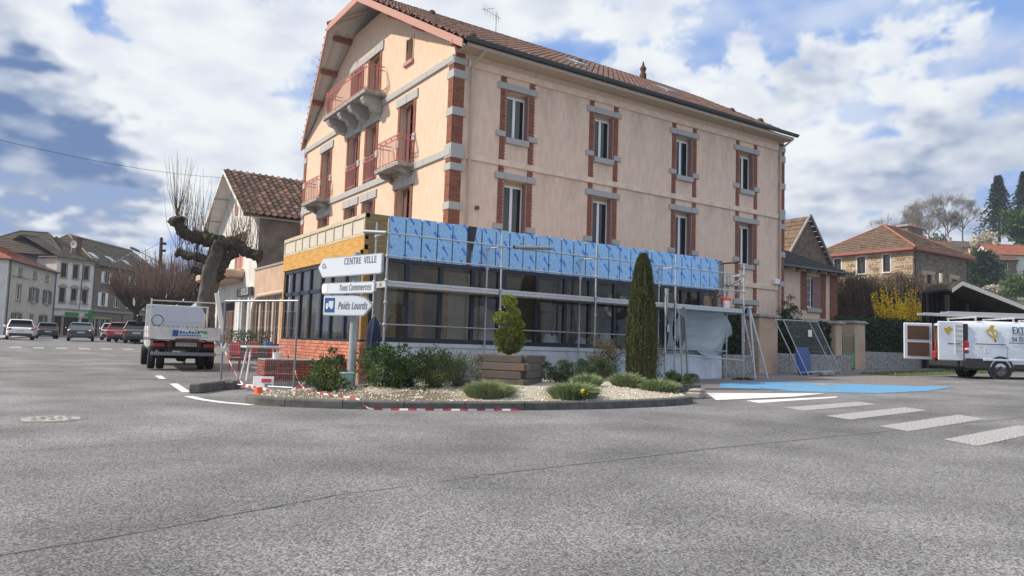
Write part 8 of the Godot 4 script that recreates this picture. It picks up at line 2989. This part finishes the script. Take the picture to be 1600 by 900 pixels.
func make_annexes() -> void:
	rng.seed = 71
	# white gabled house left of the tall building
	var gx := 11.0
	var z0 := -55.4
	var z1 := -43.6
	var t := thing("white_gabled_house", "white house with a steep tiled gable, pink balcony and grey side wall", "house", gp(13.0, -48.0))
	var off := Transform3D(Basis.IDENTITY, -t.position)
	var L := off * face(Vector3(gx, 0, 0), Vector3.BACK)
	var zc := (z0 + z1) / 2
	var b := Mb.new()
	var holes := [[-49.2, 5.4, -47.0, 7.1, 0.25], [-46.6, 0.6, -45.0, 3.4, 0.3], [-53.5, 0.4, -48.4, 3.4, 0.5]]
	b.wall(z0, 0.0, z1, 8.35, holes)
	b.tri(Vector3(z0, 8.35, 0), Vector3(z1, 8.35, 0), Vector3(zc, 11.75, 0))
	part("wall", b, M.white_wall, t, L)
	b = Mb.new()
	b.xf = off
	b.quad(Vector3(gx, 4.6, z1), Vector3(24, 4.6, z1), Vector3(24, 8.4, z1), Vector3(gx, 8.4, z1))
	b.quad(Vector3(24, 0, z0), Vector3(gx, 0, z0), Vector3(gx, 8.4, z0), Vector3(24, 8.4, z0))
	b.quad(Vector3(24, 0, z1), Vector3(24, 0, z0), Vector3(24, 8.4, z0), Vector3(24, 8.4, z1))
	part("side_wall", b, M.grey_render, t)
	b = Mb.new()
	b.xf = off
	b.quad(Vector3(gx, 0, z1), Vector3(24, 0, z1), Vector3(24, 4.6, z1), Vector3(gx, 4.6, z1))
	part("lower_side_wall", b, M.pink_wall, t)
	b = Mb.new()
	for p in [Vector3(-51.4, 1.6, -0.4), Vector3(-49.3, 1.6, -0.4)]: b.bbox(p, Vector3(1.9, 2.5, 0.1), 0.02)
	b.bbox(Vector3(-45.8, 2.0, -0.25), Vector3(1.5, 2.8, 0.08), 0.02)
	part("door", b, M.brown_ply, t, L)
	for s in [0, 1]: shutter_leaf(t, L * Transform3D(Basis.IDENTITY, Vector3(-49.2 + s * 1.12, 5.4, -0.12)), 1.06, 1.7, M.pink_wood)
	b = Mb.new()
	b.bbox(Vector3(-48.1, 5.25, 0.08), Vector3(3.0, 0.16, 0.35), 0.03)
	b.bbox(Vector3(-48.1, 7.5, 0.3), Vector3(3.2, 0.1, 0.8), 0.02, Basis(Vector3.RIGHT, 0.5))
	part("window_canopy", b, M.pink_wood, t, L)
	b = Mb.new()
	var pl := PackedVector2Array()
	for k in 24: pl.append(Vector2(zc + cos(TAU * k / 24) * 0.42, 9.75 + sin(TAU * k / 24) * 0.75))
	b.prism(pl, 0.0, 0.05)
	part("oval_window", b, M.pink_wood, t, L)
	b = Mb.new()
	b.bbox(Vector3(-50.0, 5.0, 0.75), Vector3(7.4, 0.5, 1.5), 0.1)
	b.bbox(Vector3(-50.0, 4.68, 0.5), Vector3(6.6, 0.3, 1.0), 0.1)
	part("balcony", b, M.pink_wall, t, L)
	b = Mb.new()
	for z in [-46.95, -44.7, -43.9]: b.bbox(Vector3(z, 2.1, 0.05), Vector3(0.28, 4.0, 0.12), 0.02)
	part("pilaster", b, M.white_paint, t, L)
	b = Mb.new()
	b.bbox(Vector3(-45.2, 3.82, 0.22), Vector3(3.5, 0.5, 0.1), 0.02)
	var sg := part("black_sign", b, M.sign_black, t, L)
	b = Mb.new()
	b.text("CAROLIA", 0.4, Transform3D(Basis.IDENTITY, Vector3(-46.6, 3.82, 0.28)), 0.01, 1.05)
	part("lettering", b, M.alu, sg)
	# roof of the gabled house, tile by tile on the slope that shows
	var ye := 8.25
	var yr := 11.95
	var hz := 6.2
	var l := Vector2(hz, yr - ye).length()
	for s in [1.0, -1.0]:
		b = Mb.new()
		b.xf = off
		var p0 := Vector3(10.0, ye, zc + s * hz)
		var p1 := Vector3(24.3, ye, zc + s * hz)
		var p2 := Vector3(24.3, yr, zc)
		var p3 := Vector3(10.0, yr, zc)
		var dn := Vector3(0, -0.16, 0)
		if s > 0: b.quad(p0, p1, p2, p3)
		else: b.quad(p1, p0, p3, p2)
		part("roof_slope", b, M.tile_0, t)
		b = Mb.new()
		b.xf = off
		b.quad(p3 + dn, p2 + dn, p1 + dn, p0 + dn)
		b.quad(p0 + dn * 1.6, p3 + dn * 1.6, p3, p0)
		for f in [0.28, 0.62]: b.box(p0.lerp(p3, f) + Vector3(0.55, -0.28, 0), Vector3(1.0, 0.16, 0.16))
		part("soffit", b, M.white_wall, t)
	var ud := Vector3(0, yr - ye, -hz) / l
	tiles(t, off * Transform3D(Basis(Vector3.RIGHT, ud, Vector3.RIGHT.cross(ud)), Vector3(10.0, ye, zc + hz)), 14.3, l, func(_x, _y) -> bool: return true, 0, 1.35, [Color(0.42, 0.42, 0.42), Color(0.6, 0.55, 0.5), Color(1.0, 0.95, 0.9)])
	# low pink building between the gabled house and the extension
	t = thing("low_pink_building", "low flat-roofed pink building with tall white-framed windows beside the yellow timber post", "building", gp(13.0, -42.0))
	off = Transform3D(Basis.IDENTITY, -t.position)
	L = off * face(Vector3(10.9, 0, 0), Vector3.BACK)
	var ws := []
	for z in [-43.2, -41.9, -40.6, -39.3, -37.9]: ws.append([z, 0.7, z + 1.0, 3.3, 0.0, ""])
	holes = []
	for q in ws: holes.append([q[0], q[1], q[2], q[3], 0.2])
	b = Mb.new()
	b.wall(-43.55, 0, -36.6, 5.0, holes)
	part("wall", b, M.pink_wall, t, L)
	for q in ws: window(t, L * Transform3D(Basis.IDENTITY, Vector3(0, 0, -0.12)), q[0], q[1], q[2], q[3], M.cream_paint, M.dark_glass, 1, 0, 0.0, 0.1)
	b = Mb.new()
	b.xf = off
	b.span(Vector3(10.85, 5.0, -43.58), Vector3(13.5, 5.12, -36.6))
	part("coping", b, M.concrete, t)
	b = Mb.new()
	b.xf = off
	b.quad(Vector3(10.9, 0, -36.6), Vector3(13.4, 0, -36.6), Vector3(13.4, 5.0, -36.6), Vector3(10.9, 5.0, -36.6))
	part("end_wall", b, M.pink_wall, t)
	b = Mb.new()
	b.pipe([Vector3(10.75, 0.3, -43.0), Vector3(10.75, 2.6, -43.0), Vector3(10.75, 3.2, -42.6), Vector3(10.75, 3.45, -41.8), Vector3(10.75, 3.5, -36.8)], [0.12, 0.12, 0.12, 0.12, 0.12], 10)
	b.xf = Transform3D(Basis.IDENTITY, Vector3.ZERO)
	part("canopy_tube", b, M.cream_paint, t, off)
	# right-hand low annex
	t = thing("low_annex", "low pink annex with a dark slate roof and one brick-trimmed window", "building", gp(34.5, -26.0))
	off = Transform3D(Basis.IDENTITY, -t.position)
	var R := off * face(Vector3(0, 0, -24.5), Vector3.RIGHT)
	holes = [[35.75, 3.75, 37.0, 5.5, 0.25]]
	b = Mb.new()
	b.wall(30.3, 0.0, 38.6, 5.75, holes)
	part("wall", b, M.stucco_shade_side, t, R)
	b = Mb.new()
	b.xf = off
	b.quad(Vector3(38.6, 0, -24.5), Vector3(38.6, 0, -33), Vector3(38.6, 5.8, -33), Vector3(38.6, 5.8, -24.5))
	part("side_wall", b, M.stucco_shade_side, t)
	window(t, R * Transform3D(Basis.IDENTITY, Vector3(0, 0, -0.2)), 35.8, 3.78, 36.9, 5.45, M.white_paint, M.dark_glass, 2, 3)
	shutter_leaf(t, R * Transform3D(Basis(Vector3.UP, -0.35), Vector3(36.45, 3.8, -0.12)), 0.5, 1.62, M.shutter_mauve)
	b = Mb.new()
	b.xf = R
	b.bricks(35.2, 3.6, 35.74, 5.72, -0.05, 0.03, rng)
	b.bricks(37.0, 3.2, 37.5, 5.72, -0.05, 0.03, rng)
	b.bricks(37.9, 0.5, 38.6, 5.7, -0.05, 0.03, rng)
	part("brickwork", b, M.brick, t, Transform3D.IDENTITY, true)
	stone(t, R, 35.75, 3.5, 37.0, 3.75, -0.15, 0.1, "window_sill")
	stone(t, R, 30.4, 3.0, 37.9, 3.16, -0.05, 0.06, "string_course", M.cream_paint)
	b = Mb.new()
	b.xf = off
	b.quad(Vector3(30.32, 5.85, -23.9), Vector3(39.2, 5.85, -23.9), Vector3(37.0, 7.9, -28.5), Vector3(30.32, 7.9, -28.5))
	b.tri(Vector3(39.2, 5.85, -23.9), Vector3(39.2, 5.85, -33), Vector3(37.0, 7.9, -28.5))
	for k in 12:
		var f := k / 12.0
		b.box(Vector3(30.32, 5.87, -23.9).lerp(Vector3(30.32, 7.92, -28.5), f) + Vector3(4.44 - 1.1 * f, 0.02, 0), Vector3(8.86 - 2.2 * f, 0.03, 0.1), Basis(Vector3.RIGHT, 0.42))
	part("roof", b, M.slate, t)
	for k in 9:
		b = Mb.new()
		b.xf = off
		b.bbox(Vector3(31.0 + k * 0.95, 5.72, -24.2), Vector3(0.12, 0.14, 0.6), 0.02)
		part("rafter_end", b, M.cream_paint, t)
	b = Mb.new()
	b.bar(Vector3(30.4, 5.8, -23.85), Vector3(39.25, 5.8, -23.85), 0.06, 0.06, 8)
	part("gutter", b, M.zinc, t, off)
	# stone gable behind it
	t = thing("stone_gable_house", "stone house with a steep brown gable behind the low annex", "house", gp(47.0, -36.0))
	off = Transform3D(Basis.IDENTITY, -t.position)
	R = off * face(Vector3(0, 0, -32.0), Vector3.RIGHT)
	b = Mb.new()
	b.wall(43.2, 0, 50.4, 6.6)
	b.tri(Vector3(43.2, 6.6, 0), Vector3(50.4, 6.6, 0), Vector3(46.8, 11.0, 0))
	part("gable_wall", b, M.brown_wall, t, R)
	b = Mb.new()
	b.xf = off
	b.quad(Vector3(43.2, 0, -42), Vector3(43.2, 0, -32), Vector3(43.2, 6.6, -32), Vector3(43.2, 6.6, -42))
	b.quad(Vector3(50.4, 0, -32), Vector3(50.4, 0, -42), Vector3(50.4, 6.6, -42), Vector3(50.4, 6.6, -32))
	part("side_wall", b, M.brown_wall, t)
	b = Mb.new()
	b.xf = off
	for k in 14:
		var f0 := k / 14.0
		var f1 := (k + 1) / 14.0
		for s in [-1.0, 1.0]:
			var p0 := Vector3(46.8 + s * 3.9 * (1 - f0), 6.35 + 4.85 * f0, -31.8)
			var p1 := Vector3(46.8 + s * 3.9 * (1 - f1), 6.32 + 4.85 * f1, -31.8)
			for i in 20:
				var tn := rng.randf_range(0.75, 1.25)
				b.col = Color(tn, tn, tn)
				var za := Vector3(0, 0, -10.4 * i / 20.0)
				var zb := Vector3(0, 0, -10.4 * (i + 1) / 20.0)
				if s < 0: b.quad(p0 + zb, p0 + za, p1 + za, p1 + zb)
				else: b.quad(p0 + za, p0 + zb, p1 + zb, p1 + za)
	part("roof", b, M.tile_brown, t)
	b = Mb.new()
	for s in [-1.0, 1.0]: b.bar(Vector3(46.8 + s * 3.95, 6.35, -31.75), Vector3(46.8, 11.25, -31.75), 0.1, 0.1, 6)
	part("verge", b, M.concrete, t, off)

func rubble(t: Node3D, xf: Transform3D, w: float, y0: float, y1: float, skip: Array, m: Material) -> void:
	var b := Mb.new()
	var y := y0
	while y < y1 - 0.1:
		var h := rng.randf_range(0.16, 0.34)
		var x := 0.0
		while x < w - 0.1:
			var l := minf(rng.randf_range(0.25, 0.75), w - x)
			var ok := true
			for q in skip:
				if x + l > q[0] - 0.2 and x < q[2] + 0.2 and y + h > q[1] - 0.2 and y < q[3] + 0.25: ok = false
			if ok:
				var tn := rng.randf_range(0.55, 1.4)
				b.col = Color(tn * rng.randf_range(0.95, 1.12), tn, tn * rng.randf_range(0.8, 1.05))
				b.box(Vector3(x + l / 2, y + h / 2, 0.0), Vector3(l - 0.045, h - 0.04, 0.07 + rng.randf_range(0, 0.05)), Basis(Vector3.BACK, rng.randf_range(-0.04, 0.04)))
			x += l
		y += h
	part("stonework", b, m, t, xf, true)

func make_right_far() -> void:
	rng.seed = 83
	# big hipped stone house
	var t := thing("hipped_stone_house", "large rubble-stone house with a hipped brown tiled roof and red eaves", "house", Vector3(74.0, 0.5, -41.0))
	var off := Transform3D(Basis.IDENTITY, -t.position)
	var zx := -36.7
	var L := off * face(Vector3(70.3, 0, -47.0), Vector3.BACK)
	var ws := []
	for q in [[-39.65, -38.95], [-42.35, -41.5], [-44.9, -44.15]]: ws.append([q[0] + 47.0, 9.5, q[1] + 47.0, 11.2, 0.0, ""])
	facade(t, L, 10.3, 0.0, 11.55, ws, M.stone_mortar, M.brown_ply, M.white_wall, M.dark_glass)
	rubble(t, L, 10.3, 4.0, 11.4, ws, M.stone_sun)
	var R := off * face(Vector3(70.3, 0, zx), Vector3.RIGHT)
	var ws2 := [[2.5, 8.3, 3.5, 9.3, 0.0, ""], [7.3, 8.0, 8.5, 9.2, 0.0, ""]]
	facade(t, R, 10.7, 0.0, 11.55, ws2, M.stone_mortar, M.brown_ply, M.sand_trim, M.dark_glass, "shade_wall")
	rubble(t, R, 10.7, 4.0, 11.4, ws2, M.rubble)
	roof(t, R, 10.7, 10.3, 11.7, 3.2, 4.6, 4.6, 0.5, M.tile_brown, M.tile_orange)
	var b := Mb.new()
	b.bbox(Vector3(5.35, 11.55, 0.3), Vector3(11.5, 0.3, 0.6), 0.05)
	part("eaves", b, M.red_wood, t, R)
	b = Mb.new()
	b.bbox(Vector3(5.15, 11.55, 0.3), Vector3(11.0, 0.3, 0.6), 0.05)
	part("eaves", b, M.red_wood, t, L)
	b = Mb.new()
	b.bar(Vector3(0.3, 11.4, 0.15), Vector3(0.3, 2, 0.15), 0.07, 0.07, 8)
	b.bar(Vector3(10.5, 11.4, 0.15), Vector3(10.5, 2, 0.15), 0.07, 0.07, 8)
	part("downpipe", b, M.zinc, t, R)
	t = thing("stone_chimney", "wide stone chimney stack with red pots rising behind the hipped stone house", "chimney", Vector3(87.6, 0.5, -46.0))
	b = Mb.new()
	b.bbox(Vector3(0, 8.0, 0), Vector3(3.4, 16.4, 1.2), 0.05)
	part("stack", b, M.brown_wall, t)
	b = Mb.new()
	b.bbox(Vector3(0, 16.2, 0), Vector3(3.8, 0.25, 1.5), 0.05)
	part("cap", b, M.concrete, t)
	for x in [0.2, 0.9, 1.4]:
		b = Mb.new()
		b.bar(Vector3(x, 16.2, 0), Vector3(x, 16.75, 0), 0.22, 0.17, 8)
		part("chimney_pot", b, M.tile_orange, t)
	# dark open shed
	t = thing("dark_shed", "dark open-fronted shed with a pale bargeboard behind the white van", "shed", gp(37.5, -18.6))
	off = Transform3D(Basis.IDENTITY, -t.position)
	var ap := Vector3(36.65, 4.85, -16.85)
	var rt := Vector3(0.831, 0, 0.551)
	var bk := Vector3(0.551, 0, -0.831)
	var lf := ap - rt * 0.5 - Vector3(0, 0.36, 0)
	var rg := ap + rt * 5.6 - Vector3(0, 2.05, 0)
	b = Mb.new()
	b.xf = off
	for q in [[ap, rg], [lf, ap]]:
		var d: Vector3 = q[1] - q[0]
		b.quad(q[0], q[1], q[1] + bk * 2.7, q[0] + bk * 2.7)
		b.quad(q[0] - Vector3(0, 0.08, 0), q[0] + bk * 2.7 - Vector3(0, 0.08, 0), q[1] + bk * 2.7 - Vector3(0, 0.08, 0), q[1] - Vector3(0, 0.08, 0))
		for k in 9: b.box((q[0] + q[1]) / 2 + bk * (k + 0.3) * 0.29 + Vector3(0, 0.03, 0), Vector3(d.length(), 0.05, 0.06), Basis(d.normalized(), Vector3.UP.cross(d).cross(d).normalized() * -1.0, d.normalized().cross(Vector3.UP.cross(d).cross(d).normalized() * -1.0)))
	part("roof", b, M.tile_old, t)
	b = Mb.new()
	b.xf = off
	for q in [[ap, rg], [lf, ap]]:
		var o := -bk * 0.03
		b.quad(q[0] + o - Vector3(0, 0.2, 0), q[1] + o - Vector3(0, 0.2, 0), q[1] + o, q[0] + o)
		b.quad(q[1] - Vector3(0, 0.2, 0), q[0] - Vector3(0, 0.2, 0), q[0], q[1])
	part("bargeboard", b, M.soffit, t)
	b = Mb.new()
	b.xf = off
	var w0 := ap + rt * -0.6 + bk * 2.4
	var w1 := ap + rt * 5.2 + bk * 2.4
	var wm := ap + bk * 2.4
	b.quad(Vector3(w0.x, 0.3, w0.z), Vector3(wm.x, 0.3, wm.z), Vector3(wm.x, 4.76, wm.z), Vector3(w0.x, 4.4, w0.z))
	b.quad(Vector3(wm.x, 0.3, wm.z), Vector3(w1.x, 0.3, w1.z), Vector3(w1.x, 2.86, w1.z), Vector3(wm.x, 4.76, wm.z))
	part("back_wall", b, M.chassis, t)
	for k in 22:
		b = Mb.new()
		b.xf = off
		var p := ap + rt * (-0.4 + k * 0.25) + bk * 2.2
		var top := 4.55 - absf(k * 0.25 - 0.4) * 0.366
		b.span(Vector3(p.x - 0.1, 0.5, p.z - 0.02), Vector3(p.x + 0.1, top, p.z + 0.02))
		part("plank", b, M["sleeper_%d" % (k % 3)] if k % 4 == 0 else M.chassis, t)
	for k in [0, 1]:
		b = Mb.new()
		b.xf = off
		var p: Vector3 = ap + rt * (-0.55 + k * 5.6) + bk * 0.3
		b.span(Vector3(p.x - 0.08, 0.4, p.z - 0.08), Vector3(p.x + 0.08, 4.2 - k * 1.6, p.z + 0.08))
		part("post", b, M.bark_dark, t)
	t = thing("satellite_dish", "white satellite dish on a pale post beside the shed roof", "satellite dish", Vector3(50.2, 0.6, -24.4))
	b = Mb.new()
	b.bar(Vector3(0, 0, 0), Vector3(0, 6.2, 0), 0.12, 0.12, 8)
	part("post", b, M.cream_wall, t)
	b = Mb.new()
	b.lathe(Vector3(-0.3, 4.6, 0.3), [Vector2(0.0, 0.0), Vector2(0.25, 0.04), Vector2(0.42, 0.14)], 18, Basis(Vector3(0.8, 0, 0.6), Vector3(-0.5, 0.3, 0.8).normalized(), Vector3(0.3, 0.95, -0.1)).orthonormalized())
	part("dish", b, M.white_paint, t)
	# hill
	b = Mb.new()
	var nz := FastNoiseLite.new()
	nz.frequency = 0.03
	var rows := []
	for j in 34:
		var row := []
		for i in 60:
			var al := -70.0 + i * 5.0
			var dp := 84.0 + j * 6.0
			var p := Vector3(0.831, 0, 0.551) * al + Vector3(0.551, 0, -0.831) * dp
			var side := smoothstep(45.0, 110.0, al * 190.0 / dp)
			var y := -1.0
			for k in 7:
				var d0: float = [84, 110, 150, 166, 186, 200, 224, 300][k]
				var d1: float = [84, 110, 150, 166, 186, 200, 224, 300][k + 1]
				var h0: float = [-1, 9, 13.2, 16.5, 24.5, 30.5, 34, 24][k]
				var h1: float = [-1, 9, 13.2, 16.5, 24.5, 30.5, 34, 24][k + 1]
				if dp >= d0 and dp <= d1: y = lerpf(h0, h1, smoothstep(0.0, 1.0, (dp - d0) / (d1 - d0)))
			y = -1.0 + (y + 1.0) * (0.22 + 0.78 * side) + nz.get_noise_2d(p.x, p.z) * 1.2 * clampf((dp - 84.0) / 60.0, 0.0, 1.0)
			row.append(Vector3(p.x, y, p.z))
		rows.append(row)
	b.grid(rows, true)
	struct("hillside", b, M.hill_grass)
	# houses on the hill
	for q in [[Vector2(176.9, -85.0), Vector2(185.9, -79.0), 21.5, 27.0, 7.0, 1.9, "cream_wall", "tile_brown", "long low cream house highest on the hill, with a brown roof"],
		[Vector2(156.0, -76.5), Vector2(163.5, -71.4), 13.5, 19.6, 6.0, 1.7, "white_wall", "tile_orange", "small white hill house with an orange roof left of the yew"],
		[Vector2(159.0, -72.2), Vector2(167.5, -66.6), 16.0, 21.6, 7.0, 1.6, "brown_wall", "tile_orange", "brown hill house with a long orange roof behind the yew"],
		[Vector2(164.6, -69.8), Vector2(172.5, -64.5), 16.5, 22.8, 7.0, 2.6, "white_wall", "tile_orange", "white hill house with a steep orange roof at the right edge"]]:
		var h := thing("hill_house", q[8], "house", Vector3(q[0].x, q[2], q[0].y))
		off = Transform3D(Basis.IDENTITY, -h.position)
		var xf := off * along(q[0], q[1])
		var w: float = (q[1] - q[0]).length()
		var wl := []
		var n := int(w / 2.6)
		for k in n:
			var u := (k + 0.5) * w / n
			wl.append([u - 0.5, q[3] - 1.9, u + 0.5, q[3] - 0.7, 0.0, ""])
			if q[3] - q[2] > 5.0: wl.append([u - 0.5, q[3] - 4.8, u + 0.5, q[3] - 3.3, 0.0, ""])
		facade(h, xf, w, q[2] - 3.0, q[3], wl, M[q[6]], M.white_paint, null, M.far_glass)
		box_walls(h, xf, w, q[4], q[2] - 3.0, q[3], M[q[6]], q[5])
		roof(h, xf, w, q[4], q[3], q[5], 0.0, 0.0, 0.4, M[q[7]])
		chimney(h, xf, Vector3(w * 0.3, q[3] + q[5] * 0.7, -q[4] * 0.5), Vector3(0.6, 1.4, 0.6), M.cream_wall, 0)
	b = Mb.new()
	for k in 8: b.bbox(Vector3(k * 1.6, 0, k * -0.9 + 0.3 * sin(k)), Vector3(1.65, 3.2, 0.7), 0.1, Basis(Vector3.UP, 0.55))
	solo("retaining_wall", b, M.brown_wall, "grey stone retaining wall below the brown hill house", "wall", Vector3(151.0, 14.0, -64.0))

# ------------------------------------------------------------------
func _ready() -> void:
	rng.seed = 1
	make_view()
	make_materials()
	make_ground()
	make_island()
	make_hotel()
	make_extension()
	make_left_houses()
	make_annexes()
	make_right_far()
	make_low_wall()
	make_scaffold()
	make_clutter()
	make_plane_tree()
	make_far_trees()
	make_plants()
	make_truck()
	make_van()
	make_cars()
	make_signs()
	make_fences()
